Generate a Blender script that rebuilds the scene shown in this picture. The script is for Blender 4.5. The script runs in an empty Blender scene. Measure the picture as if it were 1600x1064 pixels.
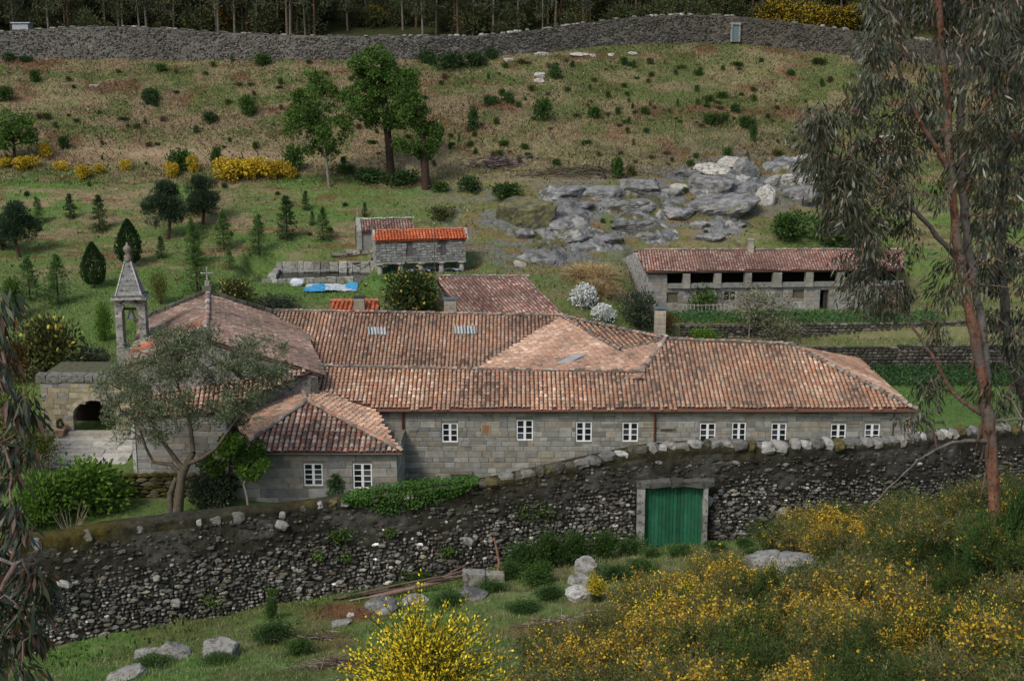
import bpy, math
import numpy as np
from mathutils import Vector

R = np.random.RandomState(7)
SC = bpy.context.scene
COL = SC.collection

# ------------------------------------------------------------------ camera, sky, sun, exposure
CAMZ, PITCH, FPX = 27.0, math.radians(12.5), 2000.0
SP, CP = math.sin(PITCH), math.cos(PITCH)
cd = bpy.data.cameras.new('camera'); cam = bpy.data.objects.new('camera', cd); COL.objects.link(cam)
cam.location = (0, 0, CAMZ); cam.rotation_euler = (math.radians(90) - PITCH, 0, 0)
cd.lens = 45.0; cd.sensor_width = 36.0; cd.clip_start = 0.1; cd.clip_end = 2000
SC.camera = cam
SUN_EL, SUN_AZ = math.radians(48), math.radians(215)      # azimuth clockwise from +Y: the sun stands behind the camera, to its left
W = bpy.data.worlds.new('World'); SC.world = W; W.use_nodes = True
wn = W.node_tree; wn.nodes.clear()
wo = wn.nodes.new('ShaderNodeOutputWorld'); wb = wn.nodes.new('ShaderNodeBackground'); sk = wn.nodes.new('ShaderNodeTexSky')
sk.sky_type = 'NISHITA'; sk.sun_disc = False; sk.sun_elevation = SUN_EL; sk.sun_rotation = SUN_AZ
sk.air_density = 1.0; sk.dust_density = 3.0; sk.ozone_density = 1.0
wb.inputs['Strength'].default_value = 0.135
wn.links.new(sk.outputs[0], wb.inputs[0]); wn.links.new(wb.outputs[0], wo.inputs[0])
sd = bpy.data.lights.new('sun', 'SUN'); sun = bpy.data.objects.new('sun', sd); COL.objects.link(sun)
sd.energy = 1.5; sd.angle = math.radians(10); sd.color = (1.0, 0.955, 0.89)
_s = Vector((math.sin(SUN_AZ) * math.cos(SUN_EL), math.cos(SUN_AZ) * math.cos(SUN_EL), math.sin(SUN_EL)))
sun.rotation_euler = _s.to_track_quat('Z', 'Y').to_euler()
SC.view_settings.view_transform = 'Standard'; SC.view_settings.look = 'None'
SC.view_settings.exposure = 0.22; SC.view_settings.gamma = 1.0
SC.render.engine = 'CYCLES'
SC.cycles.max_bounces = 5; SC.cycles.diffuse_bounces = 3; SC.cycles.glossy_bounces = 2
SC.cycles.transmission_bounces = 3; SC.cycles.transparent_max_bounces = 4
SC.cycles.use_denoising = True; SC.cycles.denoiser = 'OPENIMAGEDENOISE'; SC.cycles.denoising_input_passes = 'RGB_ALBEDO_NORMAL'

# ------------------------------------------------------------------ measuring the place from the photograph
def ray(px, py):
    u = (np.asarray(px, float) - 800) / FPX; v = (532 - np.asarray(py, float)) / FPX
    return u, CP + v * SP, -SP + v * CP
def PY(px, py, Y):
    u, a, b = ray(px, py); t = Y / a
    return np.array([u * t, Y, CAMZ + b * t])
def PZ(px, py, Z):
    u, a, b = ray(px, py); t = (Z - CAMZ) / b
    return np.array([u * t, a * t, Z])
def proj(x, y, z):
    dz = z - CAMZ; d = y * CP - dz * SP; v = (y * SP + dz * CP)
    d = np.where(np.abs(d) < .01, .01, d)
    return 800 + FPX * x / d, 532 - FPX * v / d

# ------------------------------------------------------------------ noise (value noise on a hashed lattice)
def _h(ix, iy, s):
    n = (ix.astype(np.int64) * 374761393 + iy.astype(np.int64) * 668265263 + s * 974711) & 0x7fffffff
    n = ((n ^ (n >> 13)) * 1274126177) & 0x7fffffff
    return ((n ^ (n >> 16)) & 0xffff) / 65535.0
def vn(x, y, s=0):
    x = np.asarray(x, float); y = np.asarray(y, float)
    ix = np.floor(x); iy = np.floor(y); fx = x - ix; fy = y - iy
    fx = fx * fx * (3 - 2 * fx); fy = fy * fy * (3 - 2 * fy)
    a = _h(ix, iy, s); b = _h(ix + 1, iy, s); c = _h(ix, iy + 1, s); d = _h(ix + 1, iy + 1, s)
    return (a * (1 - fx) + b * fx) * (1 - fy) + (c * (1 - fx) + d * fx) * fy
def fbm(x, y, s=0, o=4):
    r = 0; amp = .5; tot = 0
    for k in range(o):
        r = r + amp * vn(np.asarray(x) * 2 ** k + 17 * k, np.asarray(y) * 2 ** k + 31 * k, s + k); tot += amp; amp *= .5
    return r / tot
def sstep(a, b, x):
    t = np.clip((x - a) / (b - a), 0, 1); return t * t * (3 - 2 * t)

# ------------------------------------------------------------------ mesh building
class Geo:
    def __init__(s): s.V = []; s.F = []; s.n = 0
    def add(s, V, F, col=(.5, .5, .5), smooth=False):
        """V (n,3); F (m,k) indices; col one colour or one per face"""
        V = np.asarray(V, float).reshape(-1, 3); F = np.asarray(F, int)
        col = np.asarray(col, float)
        if col.ndim == 1: col = np.tile(col[:3], (len(F), 1))
        s.V.append(V); s.F.append((F + s.n, col, smooth)); s.n += len(V)
    def mesh(s, name):
        me = bpy.data.meshes.new(name)
        V = np.concatenate(s.V); me.vertices.add(len(V)); me.vertices.foreach_set('co', V.ravel().astype(np.float32))
        nl = sum(f.size for f, _, _ in s.F); nf = sum(len(f) for f, _, _ in s.F)
        me.loops.add(nl); me.polygons.add(nf)
        me.loops.foreach_set('vertex_index', np.concatenate([f.ravel() for f, _, _ in s.F]).astype(np.int32))
        lt = np.concatenate([np.full(len(f), f.shape[1]) for f, _, _ in s.F])
        me.polygons.foreach_set('loop_start', (np.cumsum(lt) - lt).astype(np.int32))
        me.polygons.foreach_set('use_smooth', np.concatenate([np.full(len(f), sm) for f, _, sm in s.F]))
        a = me.attributes.new('Col', 'FLOAT_COLOR', 'FACE')
        C = np.concatenate([c for _, c, _ in s.F]); C = np.concatenate([C, np.ones((len(C), 1))], 1)
        a.data.foreach_set('color', C.ravel().astype(np.float32))
        me.update(calc_edges=True); me.validate()
        return me
    def obj(s, name, mat, parent=None, loc=None):
        me = s.mesh(name); me.materials.append(mat)
        return link(name, me, parent, loc)
def link(name, me, parent=None, loc=None):
    o = bpy.data.objects.new(name, me); COL.objects.link(o)
    if parent is not None: o.parent = parent
    if loc is not None: o.location = tuple(float(c) for c in loc)
    return o
def tag(o, label=None, cat=None, group=None, kind=None):
    if label: o['label'] = label
    if cat: o['category'] = cat
    if group: o['group'] = group
    if kind: o['kind'] = kind
    return o
def thing(name, label, cat, loc=(0, 0, 0), rz=0, sc=1, group=None):
    o = bpy.data.objects.new(name, None); COL.objects.link(o)
    o.location = tuple(float(c) for c in loc); o.rotation_euler = (0, 0, rz)
    o.scale = (sc,) * 3 if np.isscalar(sc) else tuple(sc)
    o.empty_display_size = .2
    return tag(o, label, cat, group, 'thing')

BOXF = np.array([[0, 3, 2, 1], [4, 5, 6, 7], [0, 1, 5, 4], [1, 2, 6, 5], [2, 3, 7, 6], [3, 0, 4, 7]])
def box(g, c, s, col=(.5, .5, .5), rz=0, jit=0, ax=None):
    """box centred at c of size s turned by rz (or on axes ax, rows)"""
    q = np.array([[-1, -1, -1], [1, -1, -1], [1, 1, -1], [-1, 1, -1], [-1, -1, 1], [1, -1, 1], [1, 1, 1], [-1, 1, 1]]) * .5 * np.asarray(s, float)
    if jit: q = q + R.uniform(-jit, jit, q.shape)
    if ax is not None: q = q @ np.asarray(ax, float)
    elif rz:
        c_, s_ = math.cos(rz), math.sin(rz); q = q @ np.array([[c_, s_, 0], [-s_, c_, 0], [0, 0, 1]])
    g.add(q + np.asarray(c, float), BOXF, col)
def prism(g, poly, ext, col):
    """closed polygon (n,3) pushed along ext"""
    P = np.asarray(poly, float); n = len(P); V = np.concatenate([P, P + np.asarray(ext, float)])
    g.add(V, [[i, (i + 1) % n, n + (i + 1) % n, n + i] for i in range(n)], col)
    g.add(V, [list(range(n))[::-1]], col); g.add(V, [list(range(n, 2 * n))], col)
def tube(g, P, r, sides=6, col=(.3, .2, .15), smooth=True, cap=False):
    P = np.asarray(P, float); r = np.broadcast_to(np.asarray(r, float), (len(P),))
    T = np.gradient(P, axis=0); T /= np.linalg.norm(T, axis=1)[:, None] + 1e-9
    ref = np.array([0.3, 0.2, .95]) if abs(T[0, 2]) < .8 else np.array([1., .1, 0])
    A = np.cross(T, ref); A /= np.linalg.norm(A, axis=1)[:, None] + 1e-9; B = np.cross(T, A)
    th = np.arange(sides) * 2 * math.pi / sides
    V = (P[:, None] + r[:, None, None] * (np.cos(th)[None, :, None] * A[:, None] + np.sin(th)[None, :, None] * B[:, None])).reshape(-1, 3)
    n = len(P); i = np.arange(n - 1)[:, None] * sides; k = np.arange(sides)[None]; k2 = (k + 1) % sides
    F = np.stack([i + k, i + k2, i + sides + k2, i + sides + k], -1).reshape(-1, 4)
    g.add(V, F, col, smooth)
    if cap:
        g.add(V[-sides:], [list(range(sides))], col); g.add(V[:sides], [list(range(sides))[::-1]], col)
def lathe(g, prof, c=(0, 0, 0), sides=12, col=(.5, .5, .5), smooth=True):
    prof = np.asarray(prof, float); th = np.arange(sides) * 2 * math.pi / sides
    V = np.stack([prof[:, 0][:, None] * np.cos(th), prof[:, 0][:, None] * np.sin(th), np.repeat(prof[:, 1][:, None], sides, 1)], -1).reshape(-1, 3) + np.asarray(c)
    n = len(prof); i = np.arange(n - 1)[:, None] * sides; k = np.arange(sides)[None]; k2 = (k + 1) % sides
    g.add(V, np.stack([i + k, i + k2, i + sides + k2, i + sides + k], -1).reshape(-1, 4), col, smooth)
def leaves(g, C, D, L, Wd, col):
    """one rhombic leaf at each C, along D"""
    C = np.asarray(C, float); n = len(C); D = np.asarray(D, float); D = D / (np.linalg.norm(D, axis=1)[:, None] + 1e-9)
    S = np.cross(D, R.normal(size=(n, 3))); S /= np.linalg.norm(S, axis=1)[:, None] + 1e-9
    L = np.broadcast_to(np.asarray(L, float), (n,))[:, None]; Wd = np.broadcast_to(np.asarray(Wd, float), (n,))[:, None]
    m = C + D * L * .45
    V = np.stack([C, m + S * Wd * .5, C + D * L, m - S * Wd * .5], 1).reshape(-1, 3)
    g.add(V, np.arange(4 * n).reshape(n, 4), col)
def pick(cols, n, jit=.18):
    cols = np.asarray(cols, float); c = cols[R.randint(len(cols), size=n)]
    return c * (1 + R.uniform(-jit, jit, (n, 1)))

# ------------------------------------------------------------------ materials
def mat(name, rough=.85, spec=.3, bump=0, bscale=8, mott=.25, mscale=3, spots=None, tint=None, trans=0, objvar=.0):
    """Principled material on the mesh's own colour attribute, mottled by noise; spots = (scale, threshold, colour, amount) lichen or dirt"""
    m = bpy.data.materials.new(name); m.use_nodes = True; nt = m.node_tree; N = nt.nodes; Lk = nt.links
    b = N['Principled BSDF']; b.inputs['Roughness'].default_value = rough
    b.inputs['Specular IOR Level'].default_value = spec
    at = N.new('ShaderNodeAttribute'); at.attribute_name = 'Col'
    tc = N.new('ShaderNodeTexCoord'); col = at.outputs['Color']
    geo = N.new('ShaderNodeNewGeometry')
    def noise(sc, det=5, rough_=.6):
        n = N.new('ShaderNodeTexNoise'); n.inputs['Scale'].default_value = sc; n.inputs['Detail'].default_value = det
        n.inputs['Roughness'].default_value = rough_; Lk.new(geo.outputs['Position'], n.inputs['Vector']); return n.outputs['Fac']
    def mixc(fac, a, bb, typ='MIX'):
        mx = N.new('ShaderNodeMix'); mx.data_type = 'RGBA'; mx.blend_type = typ
        if isinstance(fac, (int, float)): mx.inputs['Factor'].default_value = fac
        else: Lk.new(fac, mx.inputs['Factor'])
        for k, x in ((6, a), (7, bb)):
            if isinstance(x, tuple): mx.inputs[k].default_value = (*x, 1)
            else: Lk.new(x, mx.inputs[k])
        return mx.outputs[2]
    def ramp(x, lo, hi, a=0., b_=1.):
        r = N.new('ShaderNodeMapRange'); r.inputs['From Min'].default_value = lo; r.inputs['From Max'].default_value = hi
        r.inputs['To Min'].default_value = a; r.inputs['To Max'].default_value = b_; Lk.new(x, r.inputs['Value']); return r.outputs[0]
    def scalar(col_, fac):
        v = N.new('ShaderNodeVectorMath'); v.operation = 'SCALE'; Lk.new(col_, v.inputs[0]); Lk.new(fac, v.inputs['Scale']); return v.outputs[0]
    if mott: col = scalar(col, ramp(noise(mscale), .3, .7, 1 - mott, 1 + mott))
    for sp in (spots or []):
        col = mixc(ramp(noise(sp[0], 6, .65), sp[1], sp[1] + sp[4], 0, sp[3]), col, tuple(sp[2]))
    if objvar:
        oi = N.new('ShaderNodeObjectInfo'); col = scalar(col, ramp(oi.outputs['Random'], 0, 1, 1 - objvar, 1 + objvar))
    Lk.new(col, b.inputs['Base Color'])
    if bump:
        bm = N.new('ShaderNodeBump'); bm.inputs['Strength'].default_value = bump; bm.inputs['Distance'].default_value = .05
        Lk.new(noise(bscale, 6, .65), bm.inputs['Height']); Lk.new(bm.outputs[0], b.inputs['Normal'])
    if trans:
        tr = N.new('ShaderNodeBsdfTranslucent'); Lk.new(col, tr.inputs['Color'])
        ms = N.new('ShaderNodeMixShader'); ms.inputs[0].default_value = trans
        Lk.new(b.outputs[0], ms.inputs[1]); Lk.new(tr.outputs[0], ms.inputs[2])
        Lk.new(ms.outputs[0], N['Material Output'].inputs['Surface'])
    return m
M = dict(
    leaf=mat('leaf', .7, .2, mott=.12, mscale=.6, trans=.25, objvar=.15),
    gumleaf=mat('gum_leaf', .42, .5, mott=.1, mscale=1.5, trans=.12),
    bark=mat('bark', .95, .15, bump=.7, bscale=9, mott=.35, mscale=4),
    gumbark=mat('peeling_bark', .85, .2, bump=1, bscale=11, mott=.45, mscale=5, spots=[(1.3, .5, (.17, .145, .12), .85, .05), (3, .56, (.05, .03, .022), .8, .05)]),
    soil=mat('soil', 1, .1, bump=.9, bscale=3.5, mott=.22, mscale=2.2, spots=[(6, .56, (.05, .045, .025), .5, .15)]),
    turf=mat('turf', 1, .1, bump=.8, bscale=5, mott=.3, mscale=1.2, spots=[(.8, .56, (.10, .08, .035), .5, .12)]),
    tile=mat('clay_tile', .9, .2, bump=.25, bscale=20, mott=.2, mscale=9, spots=[(.45, .52, (.20, .17, .13), .35, .2), (3.2, .61, (.10, .09, .075), .7, .1), (9, .66, (.36, .34, .28), .5, .06)], objvar=.18),
    newtile=mat('new_clay_tile', .8, .25, mott=.12, mscale=5),
    ashlar=mat('granite_ashlar', .9, .2, bump=.45, bscale=14, mott=.22, mscale=2.2, spots=[(2.4, .58, (.10, .095, .07), .6, .14), (11, .64, (.42, .42, .38), .35, .08)], objvar=.13),
    mortar=mat('mortar', 1, .1, bump=.5, bscale=12, mott=.25, mscale=3),
    rubble=mat('lichened_rubble', .95, .15, bump=.8, bscale=18, mott=.35, mscale=6, spots=[(5, .52, (.018, .017, .013), .85, .1), (15, .62, (.5, .5, .45), .6, .05)], objvar=.25),
    moss=mat('mossy_render', 1, .1, bump=1, bscale=12, mott=.45, mscale=4, spots=[(7, .62, (.2, .2, .16), .5, .08)]),
    oldstone=mat('lichened_granite', .9, .2, bump=.6, bscale=9, mott=.3, mscale=4, spots=[(4.5, .54, (.035, .035, .03), .8, .08), (9, .63, (.5, .5, .46), .5, .05)], objvar=.12),
    rock=mat('granite_rock', .85, .3, bump=1, bscale=3.0, mott=.4, mscale=1.3, spots=[(1.0, .50, (.05, .052, .05), .75, .08), (.6, .58, (.09, .085, .03), .75, .07), (4, .62, (.34, .34, .32), .6, .06)], objvar=.2),
    palerock=mat('pale_boulder', .9, .25, bump=.8, bscale=7, mott=.3, mscale=2.5, spots=[(2.2, .53, (.08, .075, .06), .75, .09), (6, .6, (.03, .03, .025), .6, .07)]),
    paint=mat('paint', .55, .4, mott=.08, mscale=6),
    gatepaint=mat('gate_paint', .65, .3, bump=.3, bscale=20, mott=.3, mscale=2.2, spots=[(2.5, .56, (.05, .10, .06), .6, .1), (7, .62, (.10, .14, .09), .5, .05)], objvar=.2),
    metal=mat('rusty_metal', .6, .4, mott=.2, mscale=5),
    wood=mat('weathered_wood', .9, .2, bump=.5, bscale=20, mott=.3, mscale=6),
    cloth=mat('plastic_sheet', .4, .4, mott=.1, mscale=3),
    dark=mat('dark_interior', 1, .05, mott=.1),
)
gl = bpy.data.materials.new('window_glass'); gl.use_nodes = True; _b = gl.node_tree.nodes['Principled BSDF']
_n = gl.node_tree.nodes; _oi = _n.new('ShaderNodeObjectInfo'); _cr = _n.new('ShaderNodeValToRGB'); _cr.color_ramp.elements[0].position = .55; _cr.color_ramp.elements[0].color = (.010, .012, .016, 1); _cr.color_ramp.elements[1].color = (.085, .09, .095, 1)
gl.node_tree.links.new(_oi.outputs['Random'], _cr.inputs[0]); gl.node_tree.links.new(_cr.outputs[0], _b.inputs['Base Color']); _b.inputs['Roughness'].default_value = .1; M['glass'] = gl
wt = bpy.data.materials.new('tank_water'); wt.use_nodes = True; _b = wt.node_tree.nodes['Principled BSDF']
_b.inputs['Base Color'].default_value = (.010, .017, .010, 1); _b.inputs['Roughness'].default_value = .2; _b.inputs['Specular IOR Level'].default_value = .15; M['water'] = wt

# ------------------------------------------------------------------ terrain
class TPS:
    def __init__(s, P, sm=.02):
        P = np.asarray(P, float); s.X = P[:, :2] / 50; n = len(P)
        K = s.k(s.X, s.X) + sm * np.eye(n) * .02; Q = np.c_[np.ones(n), s.X]
        A = np.block([[K, Q], [Q.T, np.zeros((3, 3))]]); s.w = np.linalg.solve(A, np.r_[P[:, 2], 0, 0, 0])
    @staticmethod
    def k(a, b):
        d2 = ((a[:, None] - b[None]) ** 2).sum(-1); return np.where(d2 > 1e-12, d2 * np.log(d2 + 1e-12) * .5, 0)
    def __call__(s, x, y):
        x = np.asarray(x, float); sh = x.shape; X = np.c_[x.ravel(), np.asarray(y, float).ravel()] / 50; out = np.empty(len(X))
        for i in range(0, len(X), 20000):
            q = X[i:i + 20000]; out[i:i + 20000] = s.k(q, s.X) @ s.w[:-3] + np.c_[np.ones(len(q)), q] @ s.w[-3:]
        return out.reshape(sh)
def pts(L): return [tuple(PY(*p)) for p in L]
# boundary wall line: (px, y of top, y of foot, Y)
WALLPTS = [(-140, 884, 1080, 44.0), (0, 852, 1040, 45.2), (94, 836, 1008, 46.0), (129, 828, 1000, 46.3), (219, 815, 984, 47), (328, 803, 962, 47.8), (460, 790, 938, 48.8),
           (534, 779, 928, 49.4), (620, 768, 914, 49.9), (699, 760, 902, 50.3), (771, 747, 886, 50.8), (840, 732, 876, 51.2), (905, 717, 868, 51.6), (999, 697, 858, 52.2),
           (1092, 690, 850, 52.7), (1186, 692, 846, 53.3), (1280, 688, 842, 54.1), (1338, 687, 838, 54.8), (1417, 681, 832, 55.8), (1482, 671, 826, 56.8), (1600, 664, 815, 58.8), (1760, 655, 800, 62)]
WX = np.array([PY(p[0], p[2], p[3])[0] for p in WALLPTS]); WYv = np.array([p[3] for p in WALLPTS])
WB = np.array([PY(p[0], p[2], p[3])[2] for p in WALLPTS]); WT = np.array([PY(p[0], p[1], p[3])[2] for p in WALLPTS])
def wall_y(x): return np.interp(x, WX, WYv)
near_pts = [(a, b, c) for a, b, c in zip(WX, WYv, WB)] + pts([
    (300, 1064, 38), (-40, 1064, 40), (100, 1040, 43.5), (500, 1064, 36), (500, 980, 44), (700, 960, 43), (300, 1010, 42.5), (850, 960, 42.5), (800, 1064, 32),
    (800, 900, 47.5), (950, 1000, 37), (1200, 1064, 24), (1600, 1064, 17), (1200, 970, 33), (1210, 905, 41), (1000, 900, 45.5), (1400, 845, 42), (1540, 795, 43), (1560, 868, 27), (1320, 905, 36), (1500, 950, 25.5)]) + [
    (-2, 24, 12.6), (-8, 28, 10.4), (-14, 34, 8), (-22, 36, 7), (0, 0, 24), (-20, 0, 23), (22, 0, 26), (-20, 20, 14), (-35, 30, 10), (38, 30, 17), (42, 45, 14), (26, 50, 11.5), (33, 53, 11), (-5, 12, 18)]
TN = TPS(near_pts)
far_pts = [(-90, 50, 3), (-45, 48, 1.4), (-22, 54, 1.2), (-10, 56, 1), (0, 58, .6), (25, 62, 1), (50, 66, 3), (80, 60, 6), (-45, 75, 1.2), (-33, 79, 1.0), (-20, 73, .9), (-12, 70, .2), (0, 75, 0),
           (28, 78, .3), (40, 85, 1.2), (60, 90, 2), (-32, 88, 2.2), (-48, 96, 2.8), (0, 92, 1), (15, 95, .6), (-15, 100, 3.2), (0, 104, 3.4), (18, 109, .5), (30, 109, .5), (50, 109, .9),
           (17, 111.6, 2.2), (30, 111.6, 2.3), (50, 111.6, 2.6), (16, 116, 3.0), (30, 117, 3.2), (30, 121, 3.4), (52, 121, 3.7), (80, 110, 5)] + pts([
    (1400, 600, 104), (1580, 600, 104), (1480, 655, 90), (450, 470, 113), (520, 452, 116.5), (500, 435, 119.6), (650, 425, 121), (740, 440, 117), (900, 470, 112), (960, 440, 119), (0, 470, 112),
    (200, 450, 115), (100, 400, 125), (300, 330, 136), (0, 330, 136), (600, 330, 136), (0, 270, 146), (300, 270, 146), (600, 270, 146), (750, 300, 140), (0, 180, 162), (400, 180, 162), (800, 180, 161),
    (1200, 180, 166), (1500, 180, 166), (0, 92, 180), (400, 96, 178), (600, 98, 176), (800, 88, 180), (1000, 72, 184), (1150, 66, 186), (1350, 92, 180), (1600, 125, 172), (1100, 385, 130), (1250, 385, 130),
    (850, 390, 127), (820, 310, 136), (950, 285, 141), (1200, 240, 150), (1050, 240, 151), (1280, 330, 139), (1500, 330, 141), (1500, 430, 126)]) + [
    (-120, 110, 8), (120, 120, 12), (-120, 180, 27), (120, 170, 26), (-100, 215, 36), (0, 215, 36), (100, 215, 36), (-60, 270, 60), (60, 270, 60), (-120, 270, 60), (130, 270, 60)]
TF = TPS(far_pts)
def zfar(x, y):
    x = np.asarray(x, float); y = np.asarray(y, float); z = TF(x, y) + (fbm(x * .35, y * .35, 3) - .5) * .5 * sstep(96, 120, y)
    def flat(z, x0, x1, y0, y1, e, t): return z + (t - z) * sstep(x0 - e, x0, x) * sstep(x1 + e, x1, x) * sstep(y0 - e, y0, y) * sstep(y1 + e, y1, y)
    r = sstep(12.5, 15.5, x); z = z + (.3 - z) * r * sstep(100, 103, y) * sstep(110.4, 110.2, y)       # vegetable plot and terraces before the barn
    z = z + (2.05 - z) * r * sstep(110.2, 110.4, y) * sstep(113.8, 113.6, y); z = z + (3.05 - z) * sstep(11.2, 12.8, x + (y - 113) * .0) * sstep(113.6, 113.8, y) * sstep(129, 126, y)
    z = flat(z, -14.5, -3.5, 117.5, 123.5, 1.5, 6.75); z = flat(z, -25.5, -14.5, 117.6, 124.8, 1.0, 6.15); return flat(z, -24.6, -14.0, 119.6, 124.3, .3, 5.5)
def znear(x, y): return TN(x, y) + (fbm(x * .6, y * .6, 9) - .5) * .35
def zat(x, y):
    x = np.asarray(x, float); y = np.asarray(y, float)
    return np.where(y > wall_y(x), zfar(x, y), znear(x, y))
def hit(px, py, near=False):
    """the point of the ground seen at a place of the photograph"""
    u, a, b = ray(px, py)
    t = np.arange(8, 58, .1) if near else np.arange(60, 260, .2)
    x, y, z = u * t, a * t, CAMZ + b * t
    g = znear(x, y) if near else zfar(x, y)
    k = np.argmax(z < g) if (z < g).any() else len(t) - 1
    return np.array([x[k], y[k], g[k]])

# ------------------------------------------------------------------ ground sheets
GREEN = np.array([.105, .135, .042]); LUSH = np.array([.085, .15, .036]); TAN = np.array([.235, .18, .105]); OLIVE = np.array([.165, .15, .075])
RUST = np.array([.12, .06, .032]); EARTH = np.array([.13, .07, .035]); DARKG = np.array([.03, .045, .012])
def lerp(a, b, t): t = np.clip(t, 0, 1)[..., None]; return a * (1 - t) + b * t
def blob(px, py, cx, cy, rx, ry): return np.exp(-(((px - cx) / rx) ** 2 + ((py - cy) / ry) ** 2) * 1.2)
def tanband(px, py): return blob(px, py, 250, 240, 240, 20) + blob(px, py, 560, 255, 200, 18) * .8 + blob(px, py, 930, 265, 220, 20) * .6 + blob(px, py, 1180, 110, 60, 24) * .5 + blob(px, py, 60, 165, 90, 18) * .4
def far_colour(x, y, z):
    px, py = proj(x, y, z)
    n1 = fbm(x * .11, y * .16, 21); n2 = fbm(x * .5, y * .7, 22); n3 = fbm(x * 1.7, y * 2.2, 23, 3)
    c = lerp(np.broadcast_to(OLIVE, x.shape + (3,)), GREEN, sstep(.3, .7, n2))
    up = sstep(300, 255, py)                                       # the rough upper slope
    cu = lerp(np.broadcast_to(OLIVE * 1.1, x.shape + (3,)), TAN * .8, sstep(.42, .6, n1 * .5 + n2 * .5 + .06 * sstep(900, 500, px) - .05 * sstep(750, 900, px) * sstep(190, 140, py)))
    cu = lerp(cu, RUST, sstep(.56, .68, fbm(x * .22, y * .3, 31)) * .75)
    cu = lerp(cu, GREEN * .9, sstep(.50, .66, fbm(x * .3, y * .35, 41) + .09 * sstep(750, 900, px) * sstep(220, 170, py)) * .85); cu = lerp(cu, DARKG * 1.8, sstep(.56, .72, fbm(x * .45, y * .6, 43)) * .5)
    c = lerp(c, cu, up)
    tanb = blob(px, py, 250, 240, 240, 20) + blob(px, py, 560, 255, 200, 18) * .7 + blob(px, py, 930, 265, 220, 22) * .7 + blob(px, py, 780, 285, 90, 10) * .6 + blob(px, py, 1180, 110, 60, 30) * .5 + blob(px, py, 60, 165, 90, 22) * .5 + blob(px, py, 850, 215, 250, 30) * .35
    c = lerp(c, TAN * 1.2, tanb * (.6 + .8 * (n2 - .3)))
    fl = sstep(255, 285, py) * sstep(470, 420, py)
    c = lerp(c, LUSH * 1.05, fl * sstep(.35, .6, fbm(x * .16, y * .3, 52)) * .75)
    c = lerp(c, TAN * .95, fl * sstep(.52, .7, fbm(x * .25, y * .8, 51)) * .85)
    c = lerp(c, RUST, fl * sstep(.6, .7, fbm(x * .3, y * 1.1, 61)) * .6)
    lu = blob(px, py, 330, 455, 330, 30) + blob(px, py, 130, 520, 200, 60) + blob(px, py, 600, 440, 140, 28) + blob(px, py, 700, 320, 160, 30) * .7 + sstep(560, 620, py) * .8 + blob(px, py, 1230, 480, 200, 15) + blob(px, py, 1450, 590, 150, 60) + blob(px, py, 1300, 370, 130, 30)
    c = lerp(c, LUSH, lu * .85)
    rk = blob(px, py, 900, 345, 190, 55) + blob(px, py, 1150, 290, 150, 45) + blob(px, py, 850, 405, 60, 16); rn = fbm(x * .45 + 4, y * .9, 81); c = lerp(c, np.array([.16, .11, .05]), rk * 1.2); c = lerp(c, np.array([.15, .155, .15]), np.clip(rk * 1.6, 0, 1) * sstep(.42, .52, rn)); c = lerp(c, GREEN, rk * sstep(.55, .65, fbm(x * .6, y, 82)))
    c = lerp(c, DARKG * .6, sstep(182, 190, y - .0 * x) * .9)     # ground turns dark green from the head of the slope on
    c = lerp(c, DARKG, sstep(.66, .8, n3) * .35)
    return c * (.88 + .26 * n3)[..., None]
def near_colour(x, y, z):
    px, py = proj(x, y, z)
    n1 = fbm(x * .25, y * .3, 71); n2 = fbm(x * 1.2, y * 1.5, 72); n3 = fbm(x * 4, y * 4, 73, 3)
    c = lerp(np.broadcast_to(GREEN * .9, x.shape + (3,)), LUSH, sstep(.4, .6, n1))
    c = lerp(c, OLIVE, sstep(600, 900, px) * .3 + sstep(.5, .65, n2) * .4)
    e = blob(px, py, 540, 955, 75, 16) * 1.4 + blob(px, py, 490, 1000, 70, 18) * .8 + blob(px, py, 560, 1035, 60, 10) + blob(px, py, 840, 985, 110, 16) * .8 + blob(px, py, 930, 945, 60, 30) * .3
    c = lerp(c, EARTH, e * (.4 + n2))
    return c * (.7 + .6 * n3)[..., None]
def sheet(name, xs, rows, zf, cf, keep, m):
    S, Yr = np.meshgrid(xs, rows); X = xs_scale(name, S, Yr); Z = zf(X, Yr)
    V = np.stack([X, Yr, Z], -1).reshape(-1, 3); nr, nc = S.shape
    i = np.arange(nr - 1)[:, None] * nc; k = np.arange(nc - 1)[None]
    F = np.stack([i + k, i + k + 1, i + nc + k + 1, i + nc + k], -1).reshape(-1, 4)
    C = V[F].mean(1); ok = keep(C[:, 0], C[:, 1]); F = F[ok]; C = C[ok]
    g = Geo(); g.add(V, F, cf(C[:, 0], C[:, 1], C[:, 2]), True)
    return tag(g.obj(name, m), kind='structure')
def xs_scale(name, S, Y): return S * (Y * .47 + 10) if name == 'hillside' else S * (Y * .5 + 12)
rowsF = np.concatenate([np.arange(43, 95, .6), np.arange(95, 200, .42), np.arange(200, 275, 2)])
sheet('hillside', np.linspace(-1, 1, 400), rowsF, zfar, far_colour, lambda x, y: y > wall_y(x) + .1, M['soil'])
sheet('ground', np.linspace(-1, 1, 300), np.arange(-4, 63, .27), znear, near_colour, lambda x, y: y < wall_y(x) + .45, M['turf'])

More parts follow.
